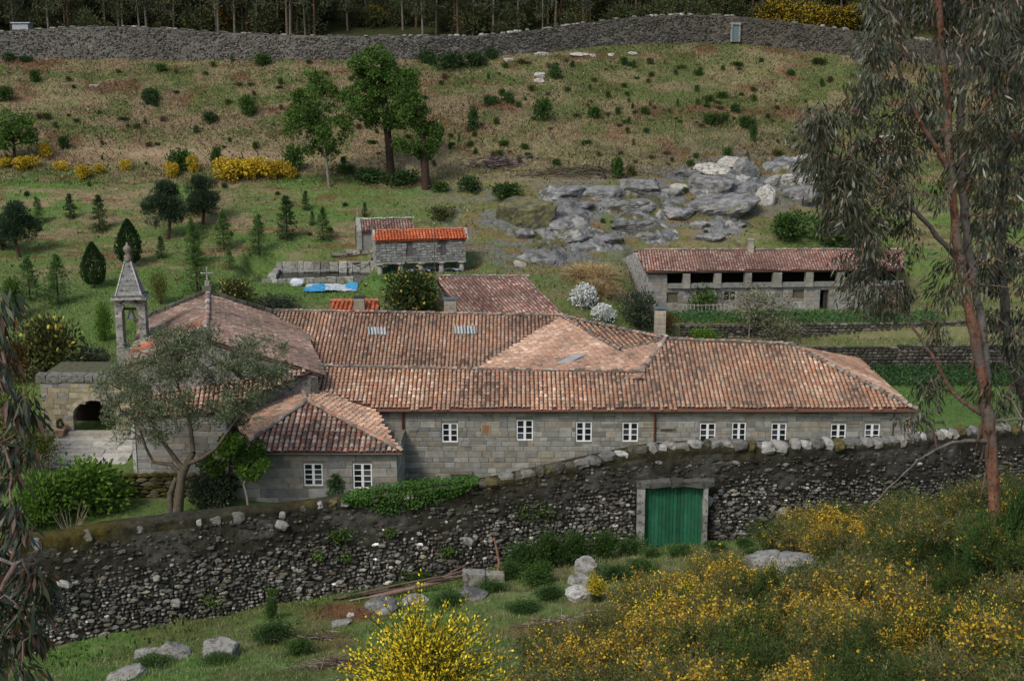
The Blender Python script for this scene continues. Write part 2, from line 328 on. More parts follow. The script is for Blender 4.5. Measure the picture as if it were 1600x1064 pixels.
# ------------------------------------------------------------------ helpers for buildings
WLOC = {}
def wthing(name, label, cat, loc, group=None):
    o = thing(name, label, cat, loc, group=group); WLOC[o.name] = Vector([float(c) for c in loc]); return o
def put(o, parent):
    o.parent = parent
    if parent.name in WLOC:
        from mathutils import Matrix
        o.matrix_parent_inverse = Matrix.Translation(-WLOC[parent.name])
    return o
def place(o, parent, mtx):
    put(o, parent); o.matrix_basis = mtx; return o
def planar(P, k=3):
    "move the corners after the first k straight up or down onto the plane of the first three"
    P = [np.asarray(p, float).copy() for p in P]; n = np.cross(P[1] - P[0], P[2] - P[0])
    for p in P[k:]: p[2] = P[0][2] - (n[0] * (p[0] - P[0][0]) + n[1] * (p[1] - P[0][1])) / n[2]
    return P
def wobj(g, name, m, parent): return put(g.obj(name, m), parent)
def unit(v): v = np.asarray(v, float); return v / np.linalg.norm(v)
def on_plane(px, py, p0, n):
    u, a, b = ray(px, py); d = np.array([u, a, b]); o = np.array([0, 0, CAMZ]); return o + d * (np.dot(p0 - o, n) / np.dot(d, n))
def inpoly(px, py, P):
    r = np.zeros(px.shape, bool); n = len(P)
    for i in range(n):
        x1, y1 = P[i]; x2, y2 = P[(i + 1) % n]
        r ^= ((y1 > py) != (y2 > py)) & (px < (x2 - x1) * (py - y1) / (y2 - y1 + 1e-12) + x1)
    return r
OLD = [(.16, .12, .09), (.26, .165, .115), (.30, .22, .16), (.36, .195, .12), (.38, .24, .155), (.41, .25, .165), (.43, .29, .195), (.42, .21, .125), (.50, .34, .225), (.56, .44, .32)]
DARKT = [(.14, .09, .075), (.18, .12, .10), (.22, .115, .09), (.25, .14, .11), (.27, .16, .125), (.29, .19, .15), (.34, .26, .21)]
NEW = [(.52, .13, .05), (.47, .11, .045), (.56, .17, .07)]
th5 = np.linspace(0, math.pi, 5)
def tile_template(w, L, lift=.035, rise=.8):
    r0, r1 = w * .33, w * .43                     # narrow upper end tucked under, wide lower end
    up = np.stack([-np.cos(th5) * r0, np.zeros(5), np.sin(th5) * r0 * rise], 1)
    lo = np.stack([-np.cos(th5) * r1, np.full(5, L), np.sin(th5) * r1 * rise + lift], 1)
    V = np.concatenate([up, lo]); F = np.array([[i, i + 1, 6 + i, 5 + i] for i in range(4)])
    return V, F
def roof(parent, name, P, cols=OLD, w=.27, step=.34, down=None, base=True, m='tile', single=0, sag=.10, edge=(), tilename='tile', basecol=(.10, .055, .04)):
    """a tiled roof slope on the corners P; single = how many of the tiles nearest the camera are objects of their own"""
    P = np.asarray(P, float); c0 = P.mean(0)
    n = unit(np.linalg.svd(P - c0)[2][2]); n = n * np.sign(n[2] if abs(n[2]) > 1e-6 else 1)
    d = unit(np.array([0, 0, -1.]) + n * n[2]) if down is None else unit(np.asarray(down, float) - n * np.dot(down, n))
    a = np.cross(d, n); Q = P - c0; s = Q @ a; t = Q @ d; dev = Q @ n
    g = Geo(); k = len(P)
    if base:
        V = P - n * .03; g.add(np.concatenate([V, V - n * .12]), [[i, (i + 1) % k, k + (i + 1) % k, k + i] for i in range(k)], basecol)
        g.add(V, [list(range(k))], basecol); g.add(V - n * .12, [list(range(k))[::-1]], basecol)
    gs, gt = np.meshgrid(np.arange(s.min() + w / 2, s.max(), w), np.arange(t.min() - step, t.max() - step * .45, step))
    gs = gs + R.uniform(-.012, .012, gs.shape); gt = gt + R.uniform(-.03, .03, gt.shape) + (fbm(gs * .6, gt * 0 + 3, 5) - .5) * .2
    gs, gt = gs.ravel(), gt.ravel(); ok = inpoly(gs, gt + step * .6, np.c_[s, t]); gs, gt = gs[ok], gt[ok]
    # height over the mean plane
    wgt = 1 / (((gs[:, None] - s) ** 2 + (gt[:, None] - t) ** 2) + .05) ** 1.0; h = (wgt * dev).sum(1) / wgt.sum(1) if k > 3 else gs * 0
    h = h + (fbm(gs * .35 + c0[0], gt * .35, 11) - .4) * sag + R.uniform(-.008, .012, len(gs))
    V0, F0 = tile_template(w, step * 1.22)
    rot = R.normal(0, .035, len(gs)); cr, sr = np.cos(rot)[:, None], np.sin(rot)[:, None]
    lx = V0[:, 0] * cr - V0[:, 1] * sr; ly = V0[:, 0] * sr + V0[:, 1] * cr
    S_ = gs[:, None] + lx; T_ = gt[:, None] + ly; H_ = h[:, None] + V0[:, 2]
    Wp = c0 + S_[..., None] * a + T_[..., None] * d + H_[..., None] * n
    pat = fbm(gs * .45 + c0[0] * 3, gt * .35 + c0[1], 77); pt2 = fbm(gs * .18 + c0[0], gt * .12 + 7, 78, 3); ids = np.clip(((.33 * sstep(.3, .7, pt2 * .5 + pat * .5) + .67 * R.rand(len(gs))) * len(cols)).astype(int), 0, len(cols) - 1)
    C = np.asarray(cols)[ids] * (R.uniform(.85, 1.15, (len(gs), 1))) * (.66 + .68 * pat)[:, None]
    order = np.argsort(np.linalg.norm(Wp.mean(1) - np.array([0, 0, CAMZ]), axis=1))
    one = order[:single]; rest = order[single:]
    if single:
        o = wobj(g, name, M[m], parent) if base else None
        meshes = []
        for q in range(14):
            gg = Geo(); gg.add(V0, F0, np.asarray(cols)[q % len(cols)] * R.uniform(.75, 1.2)); me = gg.mesh(tilename); me.materials.append(M[m]); meshes.append(me)
        from mathutils import Matrix
        for q in one:
            t_ = link(tilename, meshes[R.randint(14)], o)
            ar, dr = a * math.cos(rot[q]) + d * math.sin(rot[q]), -a * math.sin(rot[q]) + d * math.cos(rot[q])
            p = c0 + gs[q] * a + gt[q] * d + h[q] * n
            t_.matrix_local = Matrix([[ar[i], dr[i], n[i], p[i]] for i in range(3)] + [[0, 0, 0, 1]])
        g = Geo()
    Wr = Wp[rest]; m_ = len(rest)
    if m_: g.add(Wr.reshape(-1, 3), (np.arange(m_)[:, None, None] * 10 + F0[None]).reshape(-1, 4), np.repeat(C[rest], 4, 0))
    if single:
        if m_: tag(link('tile_field', _mm(g, m), o), kind='stuff')
        return o
    return wobj(g, name, M[m], parent)
def _mm(g, m, name='tile_field'):
    me = g.mesh(name); me.materials.append(M[m]); return me
def ridge(parent, line, cols=((.22, .19, .16), (.30, .22, .17), (.14, .12, .10), (.36, .30, .25), (.40, .2, .14)), w=.34, step=.36, name='ridge_cap', m='tile', lift=.1):
    """a row of lichened cap tiles bedded on a ridge or hip; each one an object"""
    L = np.asarray(line, float); out = []
    V0, F0 = tile_template(w, step * 1.25, .04, 1.0); meshes = []
    for q in range(8):
        gg = Geo(); gg.add(V0, F0, np.asarray(cols)[q % len(cols)] * R.uniform(.8, 1.2))
        box(gg, (0, step * .5, .02), (w * .8, step, .10), (.13, .12, .10), jit=.03)
        me = gg.mesh(name); me.materials.append(M[m]); meshes.append(me)
    from mathutils import Matrix
    for p, q in zip(L[:-1], L[1:]):
        D = q - p; ln = np.linalg.norm(D); D = D / ln
        for s_ in np.arange(0, ln - .1, step):
            r_ = R.normal(0, .07); S = unit(np.cross(D, (0, 0, 1))); S, DD = S * math.cos(r_) + D * math.sin(r_), D * math.cos(r_) - S * math.sin(r_)
            N_ = np.cross(S, DD); c = p + D * s_ + np.array([0, 0, lift + R.uniform(-.03, .03)])
            o = link(name, meshes[R.randint(8)])
            place(o, parent, Matrix([[S[i], DD[i], N_[i], c[i]] for i in range(3)] + [[0, 0, 0, 1]])); out.append(o)
    return out
def cuts_wall(g, p0, ux, length, z0, z1, holes, thick, col, nrm=None):
    """wall from p0 along ux with rectangular openings (s0, s1, z0, z1)"""
    ux = np.asarray(ux, float); ny = np.array([-ux[1], ux[0], 0]) if nrm is None else nrm
    xs = sorted({0, length, *[h[0] for h in holes], *[h[1] for h in holes]}); zs = sorted({z0, z1, *[h[2] for h in holes], *[h[3] for h in holes]})
    for a_, b_ in zip(xs[:-1], xs[1:]):
        for c_, d_ in zip(zs[:-1], zs[1:]):
            mx, mz = (a_ + b_) / 2, (c_ + d_) / 2
            if any(h[0] < mx < h[1] and h[2] < mz < h[3] for h in holes): continue
            ctr = np.asarray(p0, float) * [1, 1, 0] + ux * mx + ny * thick / 2 + np.array([0, 0, mz])
            box(g, ctr, (b_ - a_, thick, d_ - c_), col, ax=[ux, ny, (0, 0, 1)])
BLOCKS = []
GRAN = [(.23, .225, .20), (.27, .26, .23), (.21, .21, .19), (.27, .245, .195), (.29, .28, .25), (.25, .225, .18), (.19, .188, .17), (.25, .25, .235)]
for _q in range(16):
    _g = Geo(); i_ = .04
    V = np.array([[-.5, 0, -.5], [.5, 0, -.5], [.5, 0, .5], [-.5, 0, .5], [-.5, -.6, -.5], [.5, -.6, -.5], [.5, -.6, .5], [-.5, -.6, .5], [-.5 + i_, -1, -.5 + i_ * 1.6], [.5 - i_, -1, -.5 + i_ * 1.6], [.5 - i_, -1, .5 - i_ * 1.6], [-.5 + i_, -1, .5 - i_ * 1.6]])
    V[4:, :] += R.uniform(-.022, .022, (8, 3)) * [1, 4, 1.6]
    F = [[0, 1, 5, 4], [1, 2, 6, 5], [2, 3, 7, 6], [3, 0, 4, 7], [4, 5, 9, 8], [5, 6, 10, 9], [6, 7, 11, 10], [7, 4, 8, 11], [8, 9, 10, 11]]
    _g.add(V, F, np.array(GRAN[_q % 8]) * R.uniform(.9, 1.1)); _m = _g.mesh('stone'); _m.materials.append(M['ashlar']); BLOCKS.append(_m)
def ashlar(parent, p0, ux, length, z0, z1, holes, ch=(.26, .46), bw=(.45, 1.35), depth=.045, name='stone', lo=None, limit=300):
    """coursed granite blocks on the face of a wall: every block an object of its own; lo(s) = lowest visible height"""
    ux = np.asarray(ux, float); ny = np.array([-ux[1], ux[0], 0]); p0 = np.asarray(p0, float) * [1, 1, 0]
    from mathutils import Matrix
    z = z1; cnt = 0
    while z > z0 + .05:
        h = min(R.uniform(*ch), z - z0); s = -R.uniform(0, .3)
        while s < length:
            b = R.uniform(*bw) * (1 if h > .33 else .8); s0, s1 = max(s, 0), min(s + b, length)
            if length - s1 < .25: s1 = length
            segs = [(s0, s1, z - h, z)]
            if b > .9 and R.rand() < .14: segs = [(s0, s1, z - h, z - h * .52), (s0, s1, z - h * .48, z)]
            for a_, b_, c_, d_ in segs:
                parts_ = [(a_, b_)]
                for hh in holes:
                    if c_ < hh[3] - .02 and d_ > hh[2] + .02:
                        nxt = []
                        for u0, u1 in parts_:
                            if u1 <= hh[0] or u0 >= hh[1]: nxt.append((u0, u1)); continue
                            if u0 < hh[0] - .06: nxt.append((u0, hh[0]))
                            if u1 > hh[1] + .06: nxt.append((hh[1], u1))
                        parts_ = nxt
                for u0, u1 in parts_:
                    if u1 - u0 < .05: continue
                    if lo is not None and d_ < lo((u0 + u1) / 2): continue
                    gap = .022; mid = p0 + ux * (u0 + u1) / 2 + np.array([0, 0, (c_ + d_) / 2]); sw, sh = u1 - u0 - gap, d_ - c_ - gap
                    o = link(name, BLOCKS[R.randint(16)], parent); yy = depth * R.uniform(.6, 1.4)
                    o.matrix_local = Matrix([[ux[i] * sw, ny[i] * yy, (0, 0, 1)[i] * sh, mid[i]] for i in range(3)] + [[0, 0, 0, 1]]); cnt += 1
            s = s1
            if s1 >= length: break
        z -= h
    return cnt
def window(parent, c, ux, w, h, rows=3, label=None, fcol=(.78, .79, .80), closed=False):
    """white casement: frame with glazing bars, one pane per light; c = middle of the sill line at the wall face"""
    ux = np.asarray(ux, float); ny = np.array([-ux[1], ux[0], 0]); z = np.array([0, 0, 1.]); c = np.asarray(c, float)
    g = Geo(); ax = [ux, ny, z]; b = .075
    for s_ in (-1, 1):
        box(g, c + ux * s_ * (w / 2 - b / 2) + z * h / 2, (b, .07, h), fcol, ax=ax)
        box(g, c + ux * s_ * (b * .5 + .003) + z * h / 2, (b, .05, h - 2 * b), fcol, ax=ax)
    for zz in (b / 2, h - b / 2): box(g, c + z * zz, (w - 2 * b, .07, b), fcol, ax=ax)
    lh = (h - 2 * b) / rows; lw = w / 2 - 2 * b
    for k in range(1, rows):
        for s_ in (-1, 1): box(g, c + ux * s_ * (b + lw / 2) + z * (b + lh * k) - ny * .004, (lw + .02, .036, .045), fcol, ax=ax)
    for s_ in (-1, 1): box(g, c + ux * s_ * (w / 2 + .05) + z * (h * .86), (.07, .03, .05), fcol, ax=ax); box(g, c + ux * s_ * (w / 2 + .05) + z * (h * .14), (.07, .03, .05), fcol, ax=ax)
    f = wobj(g, 'window', M['paint'], parent)
    if label: f['label'] = label
    for k in range(rows):
        for s_ in (-1, 1):
            p = Geo(); box(p, c + ux * s_ * (b + lw / 2) + z * (b + lh * (k + .5)) + ny * .012, (lw, .008, lh - .05), ax=ax); link('pane', _mm(p, 'glass', 'pane'), f)
    return f

# ------------------------------------------------------------------ the monastery
EZ, EY = 5.0, 78.9
n_main = unit(np.array([0, -.393, 1.])); p_main = np.array([0, EY, EZ])
n_back = unit(np.array([0, -.393, 1.])); p_back = np.array([0, 96, 8.0])
mon = wthing('monastery', 'long granite monastery with white casements and mossy orange tile roofs, behind the boundary wall', 'monastery', (8, 79, 0))
X1 = np.array([1., 0, 0])
FY = EY + .35; xr = PY(1432, 660, FY)[0]; xl = PY(588, 660, FY)[0] - .6
wins = [(703, 661, 691, 25), (820, 656, 688, 26), (912.5, 659, 690, 25), (985, 660, 690, 25), (1106, 661, 691, 25), (1155, 660, 690, 22), (1217.5, 661, 690, 24), (1310.5, 662, 692, 24), (1363.5, 662, 690, 24)]
holes = []; wspec = []
for i, (px, y0, y1, wpx) in enumerate(wins):
    a_, b_ = PY(px, y0, FY), PY(px, y1, FY); ww = wpx / 24.5; holes.append((a_[0] - xl - ww / 2, a_[0] - xl + ww / 2, b_[2], a_[2])); wspec.append((a_[0], b_[2], ww, a_[2] - b_[2]))
g = Geo(); MC = (.17, .16, .13)
cuts_wall(g, (xl, FY, 0), X1, xr - xl, -.6, EZ - .05, holes, .6, MC)
box(g, (xr - .3, FY + 7, 2.15), (.6, 13, 5.4), MC)
wall_main = wobj(g, 'wall', M['mortar'], mon)
def lo_main(s):
    px, _ = proj(xl + s, FY, 2.0); wy = np.interp(px, [p[0] for p in WALLPTS], [p[1] for p in WALLPTS]); return PY(px, min(wy + 14, 790), FY)[2] if px > 620 else -1
ashlar(wall_main, (xl, FY - .001, 0), X1, xr - xl, -.3, EZ - .12, [(h[0] - .02, h[1] + .02, h[2] - .02, h[3] + .02) for h in holes], lo=lo_main, ch=(.24, .46), bw=(.35, 1.25))
ashlar(wall_main, (xr + .001, FY + .05, 0), (0, 1, 0), 6, 0, EZ - .12, [], ch=(.34, .5), bw=(.7, 1.6))
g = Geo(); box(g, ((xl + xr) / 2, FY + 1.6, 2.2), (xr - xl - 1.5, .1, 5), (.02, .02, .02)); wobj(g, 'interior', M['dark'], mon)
WL = ['window closest to the rusty downpipe', 'window a little taller than its neighbours', None, None, None, None, None, None, None]
for (wx, wz, ww, hh), lb in zip(wspec, WL): window(mon, (wx, FY + .06, wz), X1, ww, hh, 3)
# small carved panel, niche and ledges on the facade
g = Geo(); c = PY(759, 670, FY); box(g, c + [0, -.035, 0], (.62, .10, .72), (.3, .27, .2)); box(g, c + [0, -.09, 0], (.42, .03, .5), (.33, .16, .08)); wobj(g, 'carved_panel', M['ashlar'], mon)
g = Geo(); c = PY(646, 674, FY); box(g, c + [0, -.05, .1], (.5, .12, .12), (.2, .19, .16)); box(g, c + [0, -.03, -.15], (.36, .07, .36), (.2, .18, .13)); wobj(g, 'niche', M['ashlar'], mon)
g = Geo(); c = PY(1042, 667, FY); box(g, c + [0, -.12, 0], (1.0, .25, .13), (.24, .23, .2)); wobj(g, 'stone_ledge', M['ashlar'], mon)
g = Geo(); c = PY(720, 737, FY); box(g, c + [0, -.12, 0], (1.5, .28, .2), (.15, .14, .11)); wobj(g, 'stone_ledge', M['ashlar'], mon)
# roofs
RP = lambda px, py: on_plane(px, py, p_main, n_main)
a, b, c, d, e, f, gg_ = RP(592, 642), RP(466, 598), RP(452, 573), RP(1003, 583), RP(1040, 532), RP(1236, 540), RP(1429, 641.5)
a = np.array([a[0], EY, EZ]); gg_ = np.array([gg_[0], EY, EZ])
front_roof = roof(mon, 'roof', [a, b, c, d, e, f, gg_], w=.285, step=.35); front_roof['label'] = 'long front roof slope over the nine white windows'
kb = lambda p, dy, z: np.array([p[0], p[1] + dy, z])
roof(mon, 'rear_roof', [c, d, kb(d, 4.2, 5), kb(c, 4.2, 5)], w=.3, step=.4)
roof(mon, 'rear_roof', [e, f, kb(f, 7, 5), kb(e, 7, 5)], w=.3, step=.4)
roof(mon, 'hip_roof', [gg_, f, kb(gg_, 14, 5)], w=.3, step=.36)
BP = lambda px, py: on_plane(px, py, p_back, n_back)
A, A0, B, B0 = BP(877, 495), BP(428, 487), BP(738, 580), BP(505, 582)
back_roof = roof(mon, 'courtyard_roof', [A0, A, B, B0], w=.285, step=.35)
roof(mon, 'rear_roof', [A0, A, kb(A, 6, 5.6), kb(A0, 6, 5.6)], w=.3, step=.4)
E = e.copy(); Cc = PY(966, 547, 87.2); Ff = RP(1004, 583)
pinkc = [(.22, .16, .12), (.33, .22, .16), (.38, .24, .165), (.42, .26, .175), (.46, .28, .19), (.48, .33, .235), (.54, .41, .30)]
Blow = PY(700, 596, 87.0)
roof(mon, 'west_roof', [A, Cc, Ff, PY(1000, 592, 81.6), B], cols=pinkc, w=.285, step=.35, down=(-1, -.25, -.3))
roof(mon, 'west_roof', [Cc, E, d], cols=pinkc, w=.285, step=.35, down=(-1, -.3, -.25))
roof(mon, 'wing_roof', [A, E, Cc], cols=OLD, w=.285, step=.35, down=(.35, -1, -.3))
roof(mon, 'rear_roof', [A, E, kb(E, 5, 5) + [4, 0, 0], kb(A, 5, 5) + [4, 0, 0]], w=.3, step=.4)
ridge(mon, [c, c * .5 + d * .5 + [0, 0, -.05], d]); ridge(mon, [d, d * .45 + e * .55 + [-.1, 0, -.1], e], w=.42); ridge(mon, [e, f], w=.36); ridge(mon, [f, f * .5 + gg_ * .5 + [0, 0, -.06], gg_], w=.4)
ridge(mon, [A0, A]); ridge(mon, [A, A * .5 + Cc * .5 + [0, 0, -.1], Cc], w=.42); ridge(mon, [A, E], w=.4)
# mossy flashing in the valley at the right-hand block
g = Geo(); tube(g, [Cc + [-.2, 0, .05], Cc * .5 + E * .5 + [0, -.2, .05], E + [-.3, 0, .05]], .09, 5, (.12, .11, .09)); tube(g, [B + [0, 0, .05], B * .5 + A * .5 + [0, 0, .04], A], .07, 5, (.16, .12, .1)); wobj(g, 'valley_gutter', M['tile'], mon)
g = Geo(); c2 = PY(873, 570, 86.6); c1 = PY(905, 556, 87); D_ = c1 - c2
g.add([c2 + [-.3, 0, .12], c2 + [.6, -.1, .12], c1 + [.5, 0, .14], c1 + [-.2, 0, .14]], [[0, 1, 2, 3]], (.28, .29, .3)); wobj(g, 'lead_patch', M['cloth'], mon)
# glass-tile skylights
for (x0, x1, y0, y1) in ((574, 604, 515, 527), (709, 747, 513, 526)):
    g = Geo(); nn = int((x1 - x0) / 5)
    for k in range(nn):
        p, q = BP(x0 + 5 * k + 2, y0), BP(x0 + 5 * k + 3.4, y1); tube(g, [p + [0, 0, .14], q + [0, 0, .15]], .09, 6, (.42, .46, .44) if k % 3 else (.3, .34, .33))
    wobj(g, 'skylight', M['cloth'], mon)
# gutter and pipes
RUSTC = (.13, .05, .03)
g = Geo(); tube(g, [(a[0] - .1, EY - .10, EZ - .08), (gg_[0], EY - .10, EZ - .10)], .085, 8, RUSTC, cap=True); wobj(g, 'gutter', M['metal'], mon)
for px, w_ in ((630, .085), (1023, .07), (1395, .035)):
    x = PY(px, 660, FY)[0]; g = Geo(); tube(g, [(x, EY - .1, EZ - .1), (x, FY - .14, EZ - .4), (x, FY - .14, .2 if px < 700 else 1.5)], w_, 8, RUSTC if w_ > .05 else (.04, .04, .035)); wobj(g, 'downpipe', M['metal'], mon)
# annex
AY = 74.05; aFR = PY(629, 708, 73.7); zA = aFR[2]; aFL = np.array([PY(368, 712, 73.7)[0], 73.7, zA]); pk = PY(480, 629, 78.4); rb = PY(466, 598, 81.7); e2 = PY(588, 642, 78.95)
xL, xR = PY(364, 740, AY)[0], PY(621, 740, AY)[0]
g = Geo(); ah = []; aw = []
for px, y0, y1, wpx in ((489, 724, 759, 30), (566, 724, 763, 30)):
    p, q = PY(px, y0, AY), PY(px, y1, AY); ww = wpx / 26.2; ah.append((p[0] - xL - ww / 2, p[0] - xL + ww / 2, q[2], p[2])); aw.append((p[0], q[2], ww, p[2] - q[2]))
cuts_wall(g, (xL, AY, 0), X1, xR - xL, -.6, zA - .05, ah, .5, MC)
box(g, (xR - .25, AY + 3.0, 1.5), (.5, 5.2, 4.2), MC); box(g, (xL + .25, AY + 3, 1.5), (.5, 5.2, 4.2), MC)
aw_ = wobj(g, 'annex_wall', M['mortar'], mon)
ashlar(aw_, (xL, AY - .001, 0), X1, xR - xL, -.2, zA - .1, [(h[0] - .02, h[1] + .02, h[2] - .02, h[3] + .02) for h in ah], ch=(.34, .58), bw=(.8, 1.9))
ashlar(aw_, (xR + .001, AY + .05, 0), (0, 1, 0), 5, 0, zA - .1, [], ch=(.4, .55), bw=(.8, 1.6))
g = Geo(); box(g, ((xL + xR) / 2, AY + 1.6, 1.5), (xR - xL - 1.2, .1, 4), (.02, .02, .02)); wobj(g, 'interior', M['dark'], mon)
for k, (wx, wz, ww, hh) in enumerate(aw):
    window(mon, (wx, AY + .06, wz), X1, ww, hh, 4, 'annex window with drawn white curtains' if k == 0 else None)
    if k == 0:
        g = Geo()
        for s_ in (-.33, .33): box(g, (wx + s_, AY + .2, wz + hh / 2), (.3, .02, hh), (.6, .62, .63))
        wobj(g, 'curtain', M['paint'], mon)
ax_l = np.array([aFL[0] - .9, 81.5, zA + .55])
an = [(.44, .25, .17), (.36, .17, .11), (.48, .33, .25), (.30, .2, .15), (.40, .29, .21), (.2, .13, .1), (.14, .12, .1), (.5, .40, .31)]
annex_front = roof(mon, 'annex_roof', [aFL, aFR, pk], cols=an, w=.33, step=.38, single=300)
roof(mon, 'annex_roof', planar([aFR, e2, rb, pk]), cols=pinkc, w=.3, step=.36, down=(1, -.35, -.4))
roof(mon, 'annex_roof', planar([aFL, pk, rb, ax_l]), cols=pinkc, w=.3, step=.36, down=(-1, -.35, -.35))
ridge(mon, [pk, rb], w=.42); ridge(mon, [aFR, pk], w=.36, cols=((.46, .2, .13), (.3, .2, .15), (.16, .13, .1), (.4, .3, .22))); ridge(mon, [aFL, pk], w=.36)
g = Geo(); tube(g, [aFL + [0, -.02, -.06], aFR + [0, -.02, -.06]], .05, 6, (.12, .1, .08)); wobj(g, 'eave_board', M['wood'], mon)
# chimneys
def chimney(parent, px0, px1, y0, y1, Y, capcol=(.10, .13, .15), name='chimney', dy=.7):
    p, q = PY(px0, y1, Y), PY(px1, y0, Y); g = Geo(); cx = (p[0] + q[0]) / 2; w = q[0] - p[0]
    hh = q[2] - p[2] + .5
    for k in range(int(hh / .32) + 1): box(g, (cx, Y + dy / 2, p[2] - .5 + .32 * k + .155), (w + R.uniform(-.03, .03), dy + R.uniform(-.03, .03), .305), np.array((.34, .31, .24)) * R.uniform(.8, 1.1))
    o = wobj(g, name, M['ashlar'], parent)
    g = Geo(); box(g, (cx, Y + dy / 2, q[2] + .20), (w + .12, dy + .12, .07), capcol); box(g, (cx - w * .3, Y + .35, q[2] + .10), (.09, dy * .8, .18), (.2, .2, .18)); box(g, (cx + w * .3, Y + .35, q[2] + .10), (.09, dy * .8, .18), (.2, .2, .18))
    link('chimney_cap', _mm(g, 'paint', 'chimney_cap'), o); return o
chimney(mon, 1023, 1041, 487, 530, 88.0)
chimney(mon, 694, 713, 472, 492, 96.8)

# outbuildings close behind the monastery
ob = wthing('outbuilding', 'small outbuilding with bright orange tile roof and brick chimney, behind the courtyard roof', 'outbuilding', (-11, 101, 3))
p0, p1 = PY(516, 471, 101.5), PY(590, 471, 101.5); q0, q1 = PY(517, 489, 99.3), PY(591, 489, 99.3)
g = Geo(); box(g, ((p0[0] + p1[0]) / 2, 102, 4.6), (p1[0] - p0[0] + .8, 3.6, 4.0), (.27, .26, .23)); wobj(g, 'wall', M['ashlar'], ob)
roof(ob, 'roof', [q0, q1, p1, p0], cols=NEW, w=.36, step=.42, m='newtile', sag=.01, basecol=(.2, .05, .02)); roof(ob, 'roof', [p0, p1, kb(p1, 2, p1[2] - .9), kb(p0, 2, p0[2] - .9)], cols=NEW, w=.36, step=.42, m='newtile', sag=.01)
ridge(ob, [p0, p1], cols=NEW, w=.36, step=.42, m='newtile', lift=.04)
chimney(ob, 553, 569, 469, 486, 99.6, capcol=(.03, .03, .03))
rw = wthing('stable_wing', 'rear stable wing with purplish brown tile roof, between orange tree and white blossom', 'building', (3, 106, 4))
t0, t1, b1, b0 = PY(682, 433.5, 108.6), PY(823, 433.5, 108.6), PY(884, 494, 102.4), PY(722, 494, 102.4)
g = Geo(); prism(g, [t0 + [0, 2.2, -.3], t1 + [0, 2.2, -.3], t1 + [0, 2.2, -5], t0 + [0, 2.2, -5]], (0, .5, 0), (.26, .25, .21)); prism(g, [b0 + [0, .3, -.2], b1 + [0, .3, -.2], b1 + [0, .3, -3], b0 + [0, .3, -3]], (0, .5, 0), (.26, .25, .21))
prism(g, [t1 + [-.3, 0, -.2], t1 + [-.3, 2.2, -.5], t1 + [-.3, 2.2, -5], b1 + [-.3, .3, -3], b1 + [-.3, .3, -.2]], (-.4, 0, 0), (.26, .25, .21)); wobj(g, 'wall', M['ashlar'], rw)
roof(rw, 'roof', [b0, b1, t1, t0], cols=DARKT + [(.46, .3, .24), (.4, .22, .17)], w=.29, step=.36, down=b1 - t1); roof(rw, 'roof', [t0, t1, t1 + [0, 2.4, -1], t0 + [0, 2.4, -1]], cols=DARKT, w=.3, step=.4)
ridge(rw, [t0, t1])

# ------------------------------------------------------------------ church
ch = wthing('church', 'church with brown tiled gable roof and stone cross, beside the bell tower', 'church', (-21, 86, 1))
R1, R2 = PY(325, 461, 95), PY(322, 531, 78.6); axd = unit((R1 - R2) * [1, 1, 0]); per = np.array([axd[1], -axd[0], 0]); SL = .37
def nv(base, w): return base + per * w + np.array([0, 0, -SL * abs(w)])
dk = [(.09, .075, .06), (.14, .11, .085), (.20, .14, .105), (.24, .165, .125), (.22, .135, .10), (.28, .19, .145), (.36, .29, .23)]
roof(ch, 'roof', [nv(R2, 7.2), nv(R1, 7.2), R1, R2], cols=dk, w=.29, step=.37, sag=.16); roof(ch, 'roof', [nv(R2, -5.0), R2, R1, nv(R1, -5.0)], cols=dk, w=.29, step=.37, sag=.16)
ridge(ch, [R2, R1], w=.46, cols=((.3, .28, .25), (.2, .18, .16), (.42, .39, .34), (.38, .14, .08)))
g = Geo()   # a repaired strip of newer tiles
s0 = nv(R1, -.4) * .32 + nv(R2, -.4) * .68; s1 = nv(R1, -4.9) * .32 + nv(R2, -4.9) * .68
for k in range(3):
    for j in range(12):
        p = s0 + (s1 - s0) * j / 12 + axd * (.3 * k) + [0, 0, .12]; q = s0 + (s1 - s0) * (j + 1.1) / 12 + axd * (.3 * k) + [0, 0, .10]; tube(g, [p, q], (.09, .11), 6, np.array(NEW[k]) * R.uniform(.6, 1.0))
wobj(g, 'repaired_tiles', M['newtile'], ch)
g = Geo(); WC = (.24, .23, .2)
for ba, th_ in ((R2, .5), (R1, -.5)):
    e0, e1 = nv(ba, -4.7), nv(ba, 6.9); dd = axd * th_ * (1 if ba is R2 else 1)
    prism(g, [e0 * [1, 1, 0] + [0, 0, -.5], e1 * [1, 1, 0] + [0, 0, -.5], e1 + [0, 0, -.25], ba + [0, 0, -.25], e0 + [0, 0, -.25]], dd, WC)
for w_, s_ in ((-4.7, 1), (6.9, -1)):
    e0, e1 = nv(R2, w_), nv(R1, w_); prism(g, [e0 * [1, 1, 0] + [0, 0, -.5], e1 * [1, 1, 0] + [0, 0, -.5], e1 + [0, 0, -.25], e0 + [0, 0, -.25]], per * .5 * s_, WC)
cw = wobj(g, 'wall', M['oldstone'], ch)
